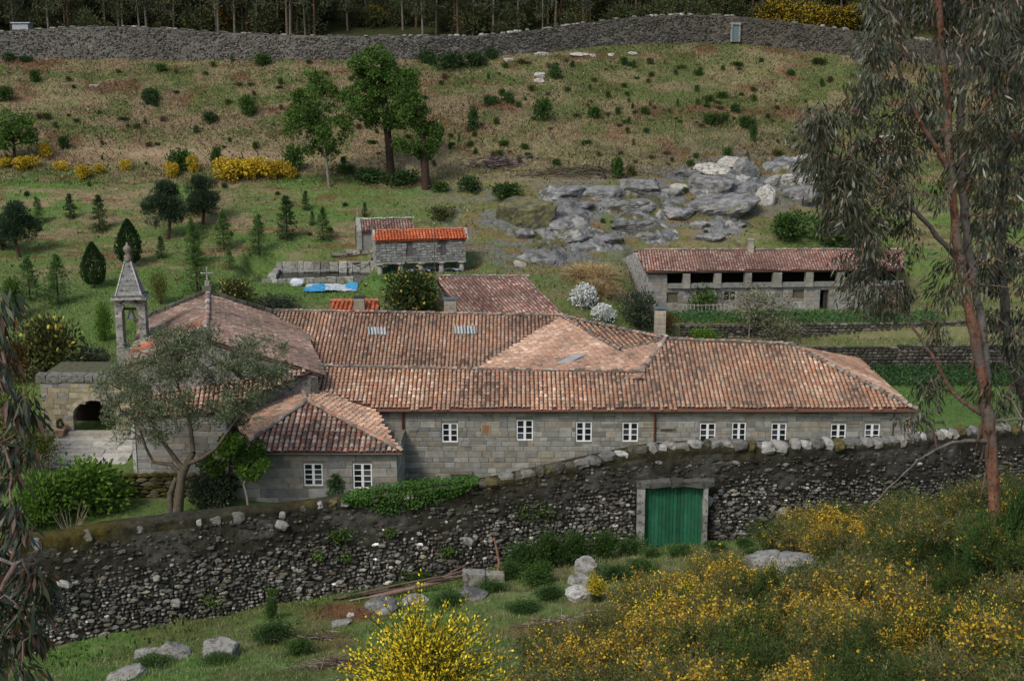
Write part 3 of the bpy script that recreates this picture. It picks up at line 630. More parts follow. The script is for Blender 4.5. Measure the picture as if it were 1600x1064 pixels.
# raised gable coping at the far end, each stone an object
for s_ in (-1, 1):
    L_ = 5.2 if s_ < 0 else 7.4; k = 0.15
    while k < L_:
        l_ = R.uniform(.5, .8); p = R1 + axd * .1 + per * s_ * (k + l_ / 2) + np.array([0, 0, -SL * (k + l_ / 2) + .22]); g = Geo(); dv = unit(per * s_ + np.array([0, 0, -SL]))
        box(g, p, (l_ - .03, .55, .34), np.array((.07, .065, .05)) * R.uniform(.7, 1.8), ax=[dv, axd, np.cross(dv, axd)], jit=.03); wobj(g, 'coping_stone', M['moss'], ch); k += l_
g = Geo(); cb = R1 + axd * .1; box(g, cb + [0, 0, .45], (.7, .6, .5), (.12, .11, .08), jit=.05); box(g, cb + [0, 0, .85], (.35, .35, .4), (.25, .25, .22))
tube(g, [cb + [0, 0, .9], cb + [0, 0, 2.0]], .06, 6, (.3, .3, .27)); tube(g, [cb + [-.38, 0, 1.65], cb + [.38, 0, 1.65]], .055, 6, (.3, .3, .27), cap=True)
for q in ((-.4, 1.65), (.4, 1.65), (0, 2.02)): lathe(g, [(0, -.09), (.09, -.03), (.09, .04), (0, .09)], cb + [q[0], 0, q[1]], 6, (.3, .3, .27))
wobj(g, 'stone_cross', M['oldstone'], ch)
# lower sacristy in front of the gable
sa = [PY(204, 652, 76.0), PY(352, 652, 76.2), PY(440, 590, 80.6), PY(322, 556, 79.0), PY(225, 590, 78.2)]
zs_ = sa[0][2]; sa[1][2] = zs_; sa = [sa[0], sa[1], sa[3], sa[2], sa[4]]; nS = unit([0, -.5, 1.]); sa = [on_plane(px_, py_, sa[0], nS) for px_, py_ in ((204, 652), (322, 647), (456, 593), (486, 580), (330, 568), (212, 600))]
roof(ch, 'sacristy_roof', sa, cols=pinkc + OLD, w=.3, step=.37, down=(.1, -1, -.35)); SY = 76.35
g = Geo(); x0, x1 = PY(208, 700, SY)[0], PY(356, 700, SY)[0]; box(g, ((x0 + x1) / 2, SY + .3, zs_ / 2 - .3), (x1 - x0, .6, zs_ + .5), MC); box(g, (x0 + .3, SY + 2.1, zs_ / 2 - .3), (.6, 3.0, zs_ + .5), MC); box(g, (x1 - .3, SY + 2.4, zs_ / 2 - .6), (.6, 3.6, zs_ + .1), MC)
sw_ = wobj(g, 'sacristy_wall', M['mortar'], ch); ashlar(sw_, (x0, SY - .001, 0), X1, x1 - x0, 0, zs_ - .15, [], ch=(.36, .5), bw=(.7, 1.5))
g = Geo(); xx = PY(219, 690, SY)[0]
for k in range(14): box(g, (x0 + .09, SY - .05, .5 + k * .36), (.22, .1, .34), (.46, .46, .42), jit=.015)
wobj(g, 'corner_quoins', M['palerock'], ch)

# bell tower
TC = PY(204, 470, 86.5); TX, TY = TC[0], TC[1]; zc = PY(204, 463, 86.5)[2]; zs0 = PY(204, 540, 86.5)[2]
bt = thing('bell_tower', 'lichened stone bell tower with pointed spire and open arch holding a bell', 'bell tower', (TX, TY, 1.5), rz=math.radians(8))
Lz = lambda z: z - 1.5; SC_ = (.30, .29, .255); hw = 1.0
g = Geo()
zz = -.6
while zz < Lz(zs0) - .1:
    h_ = min(R.uniform(.38, .5), Lz(zs0) - zz); off = R.uniform(-.3, .3)
    for s0_, s1_ in ((-hw, off), (off, hw)): box(g, ((s0_ + s1_) / 2, 0, zz + h_ / 2), (s1_ - s0_ - .015, 2 * hw, h_ - .015), np.array(SC_) * R.uniform(.75, 1.15), jit=.008)
    zz += h_
g_body = g.obj('tower_base', M['oldstone'], bt)
zA0, zA1 = Lz(zs0), Lz(zc) - .12; aw2 = .50; ah_ = zA1 - .45 - aw2
for s_ in (-1, 1):
    g = Geo(); z = zA0
    while z < zA1 - .02:
        h_ = min(.42, zA1 - z); box(g, (s_ * (hw - .22), 0, z + h_ / 2), (.46, 1.3, h_ - .012), np.array(SC_) * R.uniform(.7, 1.3), jit=.012); z += h_
    g.obj('pier', M['oldstone'], bt)
g = Geo(); zi = zA1 - .30 - aw2; th = np.linspace(0, math.pi, 11)
for i in range(10):
    q = [(math.cos(t_) * r_, math.sin(t_) * r_) for t_, r_ in ((th[i], aw2), (th[i + 1], aw2), (th[i + 1], .78), (th[i], .78))]
    prism(g, [(x_, -.62, zi + z_ * .95) for x_, z_ in q], (0, 1.24, 0), np.array(SC_) * R.uniform(.8, 1.25))
g.obj('arch', M['oldstone'], bt)
g = Geo(); box(g, (0, 0, zA1 + .10), (2 * hw + .36, 2.0, .16), (.33, .32, .29), jit=.01); box(g, (0, 0, zA1 + .24), (2 * hw + .2, 1.8, .14), (.12, .12, .1)); g.obj('cornice', M['oldstone'], bt)
zt = Lz(PY(204, 408, 86.5)[2]); zb = zA1 + .3
g = Geo(); b_ = .86; t_ = .20; nL = 7
for k in range(nL):
    f0, f1 = k / nL, (k + 1) / nL; r0, r1 = b_ + (t_ - b_) * f0, b_ + (t_ - b_) * f1; za, zb_ = zb + (zt - zb) * f0, zb + (zt - zb) * f1 - .02
    V = [(x_ * r0, y_ * r0 * .9, za) for x_, y_ in ((-1, -1), (1, -1), (1, 1), (-1, 1))] + [(x_ * r1, y_ * r1 * .9, zb_) for x_, y_ in ((-1, -1), (1, -1), (1, 1), (-1, 1))]
    g.add(np.array(V) + R.uniform(-.008, .008, (8, 3)), BOXF, np.array((.25, .25, .235)) * R.uniform(.8, 1.15))
sp_ = g.obj('spire', M['oldstone'], bt)
g = Geo()
for x_, y_ in ((-1, -1), (1, -1), (1, 1), (-1, 1)): tube(g, [(x_ * b_, y_ * b_ * .9, zb), (x_ * t_, y_ * t_ * .9, zt)], .055, 5, (.42, .41, .37))
link('spire_edge', _mm(g, 'oldstone', 'spire_edge'), sp_)
g = Geo(); lathe(g, [(.24, zt), (.30, zt + .1), (.22, zt + .2), (.27, zt + .3), (.17, zt + .45), (.15, zt + .55), (.27, zt + .7), (.30, zt + .85), (.2, zt + 1.02), (.08, zt + 1.1), (.07, zt + 1.25), (0, zt + 1.3)], (0, 0, 0), 10, (.22, .2, .15)); g.obj('finial', M['oldstone'], bt)
g = Geo(); zbm = zi + .05; box(g, (0, 0, zbm), (1.0, .12, .14), (.08, .06, .04)); g.obj('headstock', M['wood'], bt)
g = Geo(); lathe(g, [(0, zbm - .02), (.13, zbm - .06), (.18, zbm - .25), (.22, zbm - .5), (.31, zbm - .68), (.29, zbm - .69), (0, zbm - .6)], (0, 0, 0), 14, (.20, .22, .20)); g.obj('bell', M['metal'], bt)

# porch with arched doorway, steps
PYY = 83.6; po = wthing('porch', 'low stone porch with dark arched opening above pale steps', 'porch', (-28, 84, 2.2))
g = Geo(); pz = PY(140, 677, PYY)[2]; ptop = PY(140, 598, PYY)[2]; xa, xb = PY(66, 640, PYY)[0], PY(205, 640, PYY)[0]; ac = PY(147, 650, PYY)[0]; ar = 1.42; sp2 = PY(147, 650, PYY)[2]
STC = (.30, .26, .17); z = pz - 1.2; rows = []
while z < ptop: h_ = min(R.uniform(.28, .42), ptop - z + .02); rows.append((z, h_)); z += h_
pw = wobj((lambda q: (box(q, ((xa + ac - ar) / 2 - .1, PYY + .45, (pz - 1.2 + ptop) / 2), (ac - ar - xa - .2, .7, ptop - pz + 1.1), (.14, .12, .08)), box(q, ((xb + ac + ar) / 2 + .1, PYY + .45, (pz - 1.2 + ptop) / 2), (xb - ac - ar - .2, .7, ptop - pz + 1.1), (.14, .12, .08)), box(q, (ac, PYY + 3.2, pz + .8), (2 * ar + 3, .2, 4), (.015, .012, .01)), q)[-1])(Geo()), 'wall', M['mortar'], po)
for z, h_ in rows:
    x = xa
    while x < xb - .05:
        b_ = R.uniform(.35, .9); x1 = min(x + b_, xb); zm = z + h_ / 2; dz = zm - sp2
        half = ar if dz < 0 else (math.sqrt(max(ar * ar * 1.0 - (dz / .78) ** 2, 0)) if dz < ar * .78 else 0)
        segs = [(x, x1)]
        if half > 0 and zm > pz: segs = [s for s in ((x, min(x1, ac - half)), (max(x, ac + half), x1)) if s[1] - s[0] > .04]
        for s0_, s1_ in segs:
            q = Geo(); box(q, ((s0_ + s1_) / 2, PYY + .3, zm), (s1_ - s0_ - .02, .62 + R.uniform(0, .05), h_ - .02), np.array(STC if R.rand() < .6 else (.24, .235, .21)) * R.uniform(.8, 1.15), jit=.012); o = link('stone', _mm(q, 'ashlar', 'stone'), pw)
        x = x1
for k in range(11):
    t0_, t1_ = math.pi * k / 11, math.pi * (k + 1) / 11; q = Geo(); pp = [(ac + math.cos(t_) * r_, PYY - .06, sp2 + math.sin(t_) * r_ * .78) for t_, r_ in ((t0_ + .01, ar), (t1_ - .01, ar), (t1_ - .01, ar + .34), (t0_ + .01, ar + .34))]
    prism(q, pp, (0, .7, 0), np.array((.33, .30, .22)) * R.uniform(.8, 1.15)); link('voussoir', _mm(q, 'ashlar', 'voussoir'), pw)
x = xa - .3
while x < xb + .2:
    b_ = R.uniform(.5, .9); q = Geo(); box(q, (x + b_ / 2, PYY + .35, ptop + .28), (b_ - .03, .95, .5), np.array((.17, .165, .14)) * R.uniform(.7, 1.2), jit=.05); wobj(q, 'coping_stone', M['oldstone'], po); x += b_
q = Geo(); box(q, ((xa + xb) / 2 + 1, PYY + 2.5, ptop + .3), (xb - xa + 2, 3.6, .25), (.1, .1, .06)); wobj(q, 'flat_roof', M['moss'], po)
p0, p1 = PY(140, 588, PYY + 3.5), PY(205, 588, PYY + 3.5)
roof(po, 'tiled_strip', [p0 + [0, -1.6, -.4], p1 + [0, -1.6, -.4], p1, p0], cols=NEW + OLD, w=.29, step=.37)
st = wthing('stone_steps', 'broad pale granite steps leading up to the arched porch', 'steps', (-28, 81, 1))
sx0, sx1 = PY(58, 720, 80)[0], PY(200, 720, 80)[0]
ns = 9
for k in range(ns):
    yy = 78.9 + (PYY - 79.0) * k / ns; z1 = 1.0 + (pz - 1.05) * (k + 1) / ns; x = sx0 + .03 * k
    while x < sx1:
        b_ = R.uniform(.9, 2.2); b_ = min(b_, sx1 - x + .01); q = Geo(); box(q, (x + b_ / 2, yy + .45, z1 - .25), (b_ - .02, .9, .5), np.array((.40, .39, .35)) * R.uniform(.8, 1.12), jit=.02); wobj(q, 'step_stone', M['ashlar'], st); x += b_
sl = wthing('porch_sill', 'long granite sill slab lying below the arched porch opening', 'sill', (ac, PYY - .2, pz)); q = Geo(); box(q, (ac + .3, PYY - .15, pz + .05), (4.0, .7, .22), (.33, .31, .25), jit=.02); box(q, (xa + .6, PYY - .2, pz + .2), (1.6, .8, .4), (.26, .25, .22), jit=.03); wobj(q, 'slab', M['ashlar'], sl)
fp = PY(95, 681, PYY - .55); pot = thing('flower_pot', 'square terracotta planter with small clipped shrub, beside the porch arch', 'planter', (fp[0], fp[1], pz + .02))
q = Geo(); V = [(x_ * .21, y_ * .21, 0) for x_, y_ in ((-1, -1), (1, -1), (1, 1), (-1, 1))] + [(x_ * .29, y_ * .29, .42) for x_, y_ in ((-1, -1), (1, -1), (1, 1), (-1, 1))]; q.add(V, BOXF, (.42, .24, .17)); box(q, (0, 0, .45), (.66, .66, .09), (.45, .27, .2)); q.obj('pot', M['paint'], pot)
q = Geo(); n_ = 500; d_ = R.normal(size=(n_, 3)); d_ /= np.linalg.norm(d_, axis=1)[:, None]; leaves(q, d_ * R.uniform(.1, .22, (n_, 1)) * [1, 1, 1.7] + [0, 0, .8], d_ + [0, 0, .5], .1, .05, pick([(.03, .06, .015), (.05, .08, .02)], n_)); q.obj('shrub', M['leaf'], pot)

# ------------------------------------------------------------------ boundary wall (rubble below, mossy render band and white-lichened coping above)
from mathutils import Matrix
XU = lambda X: np.interp(X, WX, np.arange(len(WX)))
wx = np.arange(WX[0], WX[-1], .11)
from_pts = lambda arr, x: np.interp(x, WX, arr)
def smooth(a, k): return np.convolve(np.pad(a, k, 'edge'), np.ones(2 * k + 1) / (2 * k + 1), 'valid')
wy_ = smooth(from_pts(WYv, wx), 9); wb_ = smooth(from_pts(WB, wx), 5) - .5; wtp = smooth(from_pts(WT, wx), 5)
TH = .8
GX0, GX1 = PY(1007, 800, 52.1)[0], PY(1098, 800, 52.1)[0]; GZ1 = PY(1050, 761, 52.1)[2]; GZ0 = PY(1050, 856, 52.1)[2]
bw = wthing('boundary_wall', 'long dark mossy rubble wall with the green gate, running in front of the monastery', 'stone wall', (0, 51.5, 6))
nr = 40; n = len(wx)
f_ = np.linspace(0, 1, nr)[:, None]; Z = wb_ + (wtp - .12 - .16 * sstep(-6, 2, wx) - wb_) * f_; X = np.broadcast_to(wx, Z.shape)
band = sstep(.56, .74, f_ + (fbm(X * .5, Z * .5, 5) - .5) * .4)
dis = (fbm(X * 2.3, Z * 3.3, 91) - .5) * .16 + (fbm(X * 7, Z * 9, 92, 2) - .5) * .09 + band * (.05 + .14 * (fbm(X * 2.8, Z * 3.4, 94, 3) - .4))
Yf = wy_ - dis
FV = np.stack([X, Yf, Z], -1)
topv = [np.stack([wx, wy_ + TH * q, wtp + bump_ + (fbm(wx * 2, wx * 0 + q * 5, 93) - .5) * .12], -1) for q, bump_ in ((.12, -.02), (.5, .02), (.88, -.04))]
for t_ in topv: t_[:, 2] -= .16 * sstep(-6, 2, wx)
bkv = [np.stack([wx, wy_ + TH, wtp - .15], -1), np.stack([wx, wy_ + TH, wb_ - 3], -1)]
G3 = np.concatenate([FV, np.stack(topv + bkv)], 0); NR = len(G3); V = G3.reshape(-1, 3)
i = np.arange(NR - 1)[:, None] * n; k = np.arange(n - 1)[None]; F = np.stack([i + k, i + k + 1, i + n + k + 1, i + n + k], -1).reshape(-1, 4); C = V[F].mean(1)
ingate = (C[:, 0] > GX0 - .02) & (C[:, 0] < GX1 + .02) & (C[:, 2] < GZ1 + .02) & (C[:, 1] < from_pts(WYv, C[:, 0]) + .3)
F = F[~ingate]; C = C[~ingate]
fz = np.clip((C[:, 2] - np.interp(C[:, 0], wx, wb_)) / (np.interp(C[:, 0], wx, wtp) - np.interp(C[:, 0], wx, wb_)), 0, 1)
mb = sstep(.56, .74, fz + (fbm(C[:, 0] * .5, C[:, 2] * .5, 5) - .5) * .4)
nz = fbm(C[:, 0] * 1.1, C[:, 2] * 1.3, 95)[:, None]; nz2 = fbm(C[:, 0] * .35, C[:, 2] * 1.0, 96)[:, None]
c = np.array([.042, .040, .032]) * np.ones((len(C), 3)) * (.5 + 1.1 * nz)
mossc = np.array([.050, .042, .012]); grey = np.array([.10, .098, .085])
c = c * (1 - mb[:, None]) + mb[:, None] * (np.array([.036, .034, .024]) * (.6 + 1.0 * nz))
up_ = (sstep(.80, .95, fz) * (.35 + .9 * sstep(8, -10, C[:, 0])))[:, None]
c = c * (1 - np.clip(up_ * sstep(.3, .6, nz2), 0, 1)) + mossc * np.clip(up_ * sstep(.3, .6, nz2), 0, 1) * (.5 + nz)
wl = (mb * sstep(.48, .62, fbm(C[:, 0] * .6 + 9, C[:, 2] * .8, 97)) * (fz < .9))[:, None]; c = c * (1 - wl * .6) + grey * wl * .6
g = Geo(); g.add(V, F, c, True)
wbody = wobj(g, 'wall_core', M['moss'], bw)
# rubble stones in the face
SV = []
def pebble(nseg=7):
    th = np.arange(nseg) * 2 * math.pi / nseg + R.uniform(0, 1); rr = R.uniform(.38, .56, nseg)
    o = np.stack([np.cos(th) * rr, np.zeros(nseg), np.sin(th) * rr], 1); m_ = o * [.92, 0, .92] + np.stack([np.zeros(nseg), -R.uniform(.45, .75, nseg), np.zeros(nseg)], 1)
    i_ = o * [.5, 0, .5] + np.stack([np.zeros(nseg), -R.uniform(.85, 1.05, nseg), np.zeros(nseg)], 1)
    V = np.concatenate([o, m_, i_]); a_ = np.arange(nseg); b_ = (a_ + 1) % nseg
    return V, np.concatenate([np.stack([a_, b_, nseg + b_, nseg + a_], 1), np.stack([nseg + a_, nseg + b_, 2 * nseg + b_, 2 * nseg + a_], 1)]), (2 * nseg + a_)[None]
PEB = [pebble(6 + q % 3) for q in range(14)]
RUB = np.array([(.10, .095, .082), (.065, .062, .054), (.15, .145, .125), (.045, .043, .037), (.22, .21, .19), (.09, .08, .058), (.075, .075, .066), (.14, .135, .12)]) * 1.2
stones = []
z_ = 0.0
def wallpos(x, f): zb, zt = np.interp(x, wx, wb_), np.interp(x, wx, wtp); return zb + (zt - zb) * f
x = WX[0] + .3
rowh = .135
for row in range(0, 32):
    x = WX[0] + R.uniform(0, .3)
    while x < WX[-1] - .3:
        big = R.rand(); w_ = R.uniform(.10, .24) if big < .8 else R.uniform(.26, .55); h_ = rowh * R.uniform(.75, 1.15) * (1.5 if w_ > .34 else 1)
        zb, zt = np.interp(x, wx, wb_), np.interp(x, wx, wtp); z = zb + .15 + row * rowh + R.uniform(-.03, .03) + (fbm(x * .8, row * .3, 44) - .5) * .25; f = (z - zb) / (zt - zb)
        nb = fbm(np.array(x * .5), np.array(z * .5), 5)
        if (f + (nb - .5) * .4 < .62 + R.uniform(-.08, .06) or (R.rand() < .5 and f < .95)) and not (GX0 - .45 < x < GX1 + .45 and z < GZ1 + .35):
            stones.append((x, z, w_ * (1 if f < .62 else 1.15), h_, R.uniform(-.25, .25), f))
        x += w_ * R.uniform(.92, 1.1)
stones.sort(key=lambda s: -s[2] * s[3] / (np.interp(s[0], WX, WYv) ** 2) if abs(s[0]) < 26 and s[1] > 4.5 else 0)
SM = []
for q in range(20):
    gg = Geo(); V_, F4, FN = PEB[q % 14]; colr = RUB[R.randint(8)] * R.uniform(1.0, 1.5) * (.4 if q > 13 else 1); gg.add(V_, F4, colr); gg.add(V_, FN, colr); me = gg.mesh('stone'); me.materials.append(M['rubble']); SM.append(me)
gr = Geo()
for q, (x, z, w_, h_, ro, ff) in enumerate(stones):
    y = np.interp(x, wx, wy_) + .02; c_, s_ = math.cos(ro), math.sin(ro); dp = R.uniform(.09, .17) if ff < .62 else R.uniform(.10, .16); dk_ = 1 - .42 * float(sstep(.55, .72, ff))
    ax = np.array([[w_ * c_, 0, w_ * s_], [0, dp, 0], [-h_ * s_, 0, h_ * c_]])
    if q < 300:
        o = link('stone', SM[R.randint(14) if ff < .62 else 14 + R.randint(6)], wbody); o.matrix_local = Matrix([[ax[0][i], ax[1][i], ax[2][i], (x, y, z)[i]] for i in range(3)] + [[0, 0, 0, 1]])
    else:
        V_, F4, FN = PEB[R.randint(14)]; colr = RUB[R.randint(8)] * R.uniform(.6, 1.35) * (2.6 if R.rand() < .06 else 1) * dk_ * (.6 + 1.4 * float(fbm(np.array(x * .35), np.array(z * .8), 55))); P_ = V_ @ ax + np.array([x, y, z]); gr.add(P_, F4, colr); gr.add(P_, FN, colr)
tag(wobj(gr, 'rubble_face', M['rubble'], bw), kind='stuff')
# coping: rounded blocks, white with lichen, one by one along the top
def blobmesh(name, m, col, seed, lat=6, lon=9, amp=.18, flat=0):
    r_ = np.random.RandomState(seed); V = [(0, 0, -1)]
    for a_ in range(1, lat):
        ph = math.pi * a_ / lat - math.pi / 2
        for b_ in range(lon): th = 2 * math.pi * b_ / lon; q = 1 + r_.uniform(-amp, amp); V.append((math.cos(ph) * math.cos(th) * q, math.cos(ph) * math.sin(th) * q, math.sin(ph) * q))
    V.append((0, 0, 1)); V = np.sign(V) * np.abs(np.array(V)) ** .75
    g = Geo(); q4 = []; 
    for a_ in range(lat - 2):
        for b_ in range(lon): i0 = 1 + a_ * lon; q4.append([i0 + b_, i0 + (b_ + 1) % lon, i0 + lon + (b_ + 1) % lon, i0 + lon + b_])
    g.add(V, q4, col, False); N_ = len(V) - 1; g.add(V, [[0, 1 + (b_ + 1) % lon, 1 + b_] for b_ in range(lon)], col); i0 = 1 + (lat - 2) * lon; g.add(V, [[N_, i0 + b_, i0 + (b_ + 1) % lon] for b_ in range(lon)], col)
    me = g.mesh(name); me.materials.append(M[m]); return me
COPEW = [blobmesh('coping_stone', 'palerock', np.array((.36, .355, .32)) * q, 10 + k, 5, 8, .14) for k, q in enumerate((.75, .95, .6, 1.05, .4))]
COPED = [blobmesh('coping_stone', 'moss', np.array(c_), 30 + k, 6, 9, .2) for k, c_ in enumerate(((.17, .165, .14), (.09, .085, .065), (.10, .085, .035), (.23, .22, .19)))]
x = WX[0] + .5
while x < WX[-1] - .5:
    pxx = float(proj(x, np.interp(x, WX, WYv), 9)[0]); w_ = R.uniform(.34, .7); zt = np.interp(x, wx, wtp); y = np.interp(x, wx, wy_)
    white = R.rand() < (.8 if pxx > 1190 and pxx < 1330 else .35 if pxx > 700 else .3)
    if pxx < 470:                                    # flat slab top: stones stand as pale faces under the edge
        if R.rand() < .75: o = link('coping_stone', COPEW[R.randint(5)] if R.rand() < .65 else COPED[R.randint(4)], bw); o.location = (x, y + .04, zt - R.uniform(.25, .36)); o.scale = (w_ * R.uniform(.3, .6), .13, R.uniform(.18, .3)); o.rotation_euler = (0, R.uniform(-.4, .4), 0); put(o, bw)
        x += w_ * 1.5; continue
    big = 1.25 if 1190 < pxx < 1345 else (1.0 if pxx > 760 else .8)
    o = link('coping_stone', COPEW[R.randint(5)] if white else COPED[R.randint(4)]); o.location = (x, y + R.uniform(.12, .3), zt - .2 + R.uniform(-.08, .04) * big); o.scale = (w_ * .58 * big, R.uniform(.25, .4), R.uniform(.17, .27) * big); o.rotation_euler = (R.uniform(-.2, .2), R.uniform(-.3, .3), R.uniform(-.3, .3)); put(o, bw)
    x += w_ * .86 * big
for (px, py, sx, sz) in ((1105, 652 + 130, .28, .24), (730, 845, .3, .2), (100, 912, .3, .14), (245, 903, .16, .12), (275, 942, .22, .18), (440, 820, .3, .2), (1225, 800, .3, .2)):
    Yw = wall_y(PY(px, py, 50)[0]); p = PY(px, py, Yw); o = link('stone', COPEW[R.randint(3)]); o.location = (p[0], p[1] - .02, p[2]); o.scale = (sx, .14, sz); o.rotation_euler = (0, R.uniform(-.4, .4), 0); put(o, wbody)
# gate surround
g = Geo(); JC = (.26, .26, .235)
for s_, x_ in ((-1, GX0), (1, GX1)):
    z = GZ0 - .2
    while z < GZ1 - .01: h_ = min(R.uniform(.4, .7), GZ1 - z); wj = .34 if s_ < 0 else .20; box(g, (x_ + s_ * wj / 2, 52.16, z + h_ / 2), (wj, .36, h_ - .015), np.array(JC) * R.uniform(.55, 1.1), jit=.012); z += h_
wobj(g, 'gate_jamb', M['oldstone'], bw)
x = GX0 - .4
while x < GX1 + .4: b_ = min(R.uniform(.5, .9), GX1 + .45 - x); g = Geo(); box(g, (x + b_ / 2, 52.17, GZ1 + .16), (b_ - .02, .42, .28), np.array((.10, .10, .088)) * R.uniform(.6, 1.3), jit=.05); wobj(g, 'lintel_stone', M['oldstone'], bw); x += b_
# gate
gt = wthing('wooden_gate', 'green painted double plank gate set in the mossy boundary wall', 'gate', ((GX0 + GX1) / 2, 52.3, GZ0))
GC = np.array((.018, .125, .062)); gw = GX1 - GX0; npl = 16
for k in range(npl):
    w_ = gw / npl; x = GX0 + w_ * (k + .5); off = .02 * (k % 2) + R.uniform(-.006, .006); drop = R.uniform(0, .04); g = Geo()
    box(g, (x, 52.32 + off, (GZ0 + GZ1) / 2 - drop), (w_ - .012, .045, GZ1 - GZ0 - .06 + drop), GC * R.uniform(.75, 1.2)); wobj(g, 'plank', M['gatepaint'], gt)
for zz in (.4, 1.9):
    for s_ in (-1, 1): g = Geo(); box(g, ((GX0 + GX1) / 2 + s_ * gw * .25, 52.40, GZ0 + zz), (gw * .47, .05, .14), GC * .9); wobj(g, 'crossbar', M['gatepaint'], gt)
g = Geo(); box(g, ((GX0 + GX1) / 2 - .05, 52.285, (GZ0 + GZ1) / 2), (.07, .04, GZ1 - GZ0 - .1), GC * .8); wobj(g, 'cover_strip', M['gatepaint'], gt)
g = Geo(); box(g, ((GX0 + GX1) / 2, 52.8, (GZ0 + GZ1) / 2), (gw + .3, .05, GZ1 - GZ0 + .2), (.01, .01, .01)); wobj(g, 'backing', M['dark'], gt)

# ------------------------------------------------------------------ barn
FLp, FRp, BLp = PY(1012, 483, 120.7), PY(1410, 483, 122.5), PY(966, 480, 126.4); bz = 3.0; ez = PY(1014, 427, 120.7)[2]
bn = wthing('barn', 'long stone barn with open upper gallery between pillars and dark red tile roof', 'barn', (24, 121.5, 3.2))
ux = unit((FRp - FLp) * [1, 1, 0]); Ln = np.linalg.norm((FRp - FLp)[:2]); sx = lambda px: (lambda p: np.dot(p - FLp, ux))(PY(px, 450, 121.5))
zp = lambda py: PY(1150, py, 121.3)[2]
bh = []; g = Geo(); BC = (.21, .20, .175)
bh = [(sx(1040), sx(1058), zp(472), zp(456)), (sx(1131), sx(1148), zp(469), zp(456)), (sx(1240), sx(1258), zp(468), zp(454)), (sx(1284), sx(1298), bz - .1, zp(455))]
cuts_wall(g, FLp, ux, Ln, bz - .8, zp(449), bh, .5, BC)
cuts_wall(g, FLp, ux, sx(1040), zp(449) + .002, ez, [], .5, BC)
bwall = wobj(g, 'wall', M['mortar'], bn)
uxl = unit((BLp - FLp) * [1, 1, 0]); nl_ = np.array([uxl[1], -uxl[0], 0]); Lg = np.linalg.norm((BLp - FLp)[:2]); AP = PY(993, 393, 123.7)
g = Geo(); b0_ = FLp * [1, 1, 0]; b1_ = BLp * [1, 1, 0]; ezb = PY(967, 408, 126.4)[2]
prism(g, [b0_ + [0, 0, bz - .8], b1_ + [0, 0, bz - .8], b1_ + [0, 0, ezb], [*(b0_ + uxl * Lg * .5)[:2], AP[2] - .1], b0_ + [0, 0, ez]], ux * .5, (.27, .265, .25)); wobj(g, 'gable_wall', M['oldstone'], bn)
ashlar(bwall, FLp + [0, -.001, 0], ux, Ln, bz - .2, zp(449), bh, ch=(.3, .45), bw=(.5, 1.3), lo=lambda s: bz - .3)
ashlar(bwall, FLp + [0, -.001, 0], ux, sx(1040), zp(449), ez - .1, [], ch=(.3, .45), bw=(.5, 1.3))
g = Geo(); pr = FLp + ux * (Ln / 2 + sx(1040) / 2) ; box(g, pr * [1, 1, 0] + [0, -.05, (zp(442) + zp(449)) / 2 + .003], (Ln - sx(1040) - .02, .4, zp(442) - zp(449)), (.22, .22, .2), ax=[ux, (-ux[1], ux[0], 0), (0, 0, 1)]); wobj(g, 'parapet', M['ashlar'], bn)
for px0, px1 in ((1064, 1075), (1113, 1124), (1161, 1172), (1206, 1220), (1258, 1270), (1308, 1320), (1356, 1367)):
    g = Geo(); z = zp(449) + .01
    while z < ez - .02: h_ = min(.42, ez - .02 - z); box(g, FLp * [1, 1, 0] + ux * (sx(px0) + sx(px1)) / 2 + [0, -.12, z + h_ / 2], (sx(px1) - sx(px0), .62, h_ - .012), np.array((.25, .24, .2)) * R.uniform(.8, 1.15), ax=[ux, (-ux[1], ux[0], 0), (0, 0, 1)], jit=.012); z += h_
    wobj(g, 'pillar', M['ashlar'], bn)
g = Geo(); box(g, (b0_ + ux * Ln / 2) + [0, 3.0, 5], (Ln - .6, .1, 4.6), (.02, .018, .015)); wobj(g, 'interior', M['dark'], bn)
for k, h in enumerate(bh[:3]):
    g = Geo(); cc_ = b0_ + ux * (h[0] + h[1]) / 2; box(g, cc_ + [0, .2, (h[2] + h[3]) / 2], (h[1] - h[0], .06, h[3] - h[2]), (.10, .095, .06) if k != 1 else (.012, .012, .012)); w_ = wobj(g, 'window', M['wood' if k != 1 else 'dark'], bn)
    if k == 1:
        w_['label'] = 'barred dark window'; g = Geo(); box(g, cc_ + [0, .12, (h[2] + h[3]) / 2], (.06, .05, h[3] - h[2]), (.25, .24, .2)); box(g, cc_ + [0, .13, (h[2] + h[3]) / 2], (h[1] - h[0], .05, .06), (.25, .24, .2)); link('window_bar', _mm(g, 'wood', 'window_bar'), w_)
h = bh[3]; g = Geo(); cc_ = b0_ + ux * (h[0] + h[1]) / 2; box(g, cc_ + [.2, .35, (h[2] + h[3]) / 2], (.45, .05, h[3] - h[2]), (.035, .03, .03)); wobj(g, 'door', M['wood'], bn)
rl0, rl1 = PY(993, 392, 123.9), PY(1412, 392, 125.4); e0_ = PY(1009, 425, 120.2); e1_ = PY(1414, 421, 122.0)
roof(bn, 'roof', [e0_, e1_, rl1, rl0], cols=DARKT + [(.4, .16, .12)], w=.27, step=.3, sag=.22, down=(0, -1, -.4)); roof(bn, 'rear_roof', [rl0, rl1, rl1 + [0, 3.6, -1.7], rl0 + [-.9, 3.2, -1.7]], cols=DARKT, w=.3, step=.4)
ridge(bn, [rl0, rl1], w=.36); g = Geo(); tube(g, [e0_ + [0, .1, -.12], e1_ + [0, .1, -.12]], .09, 5, (.04, .03, .025)); wobj(g, 'eave_beam', M['wood'], bn)
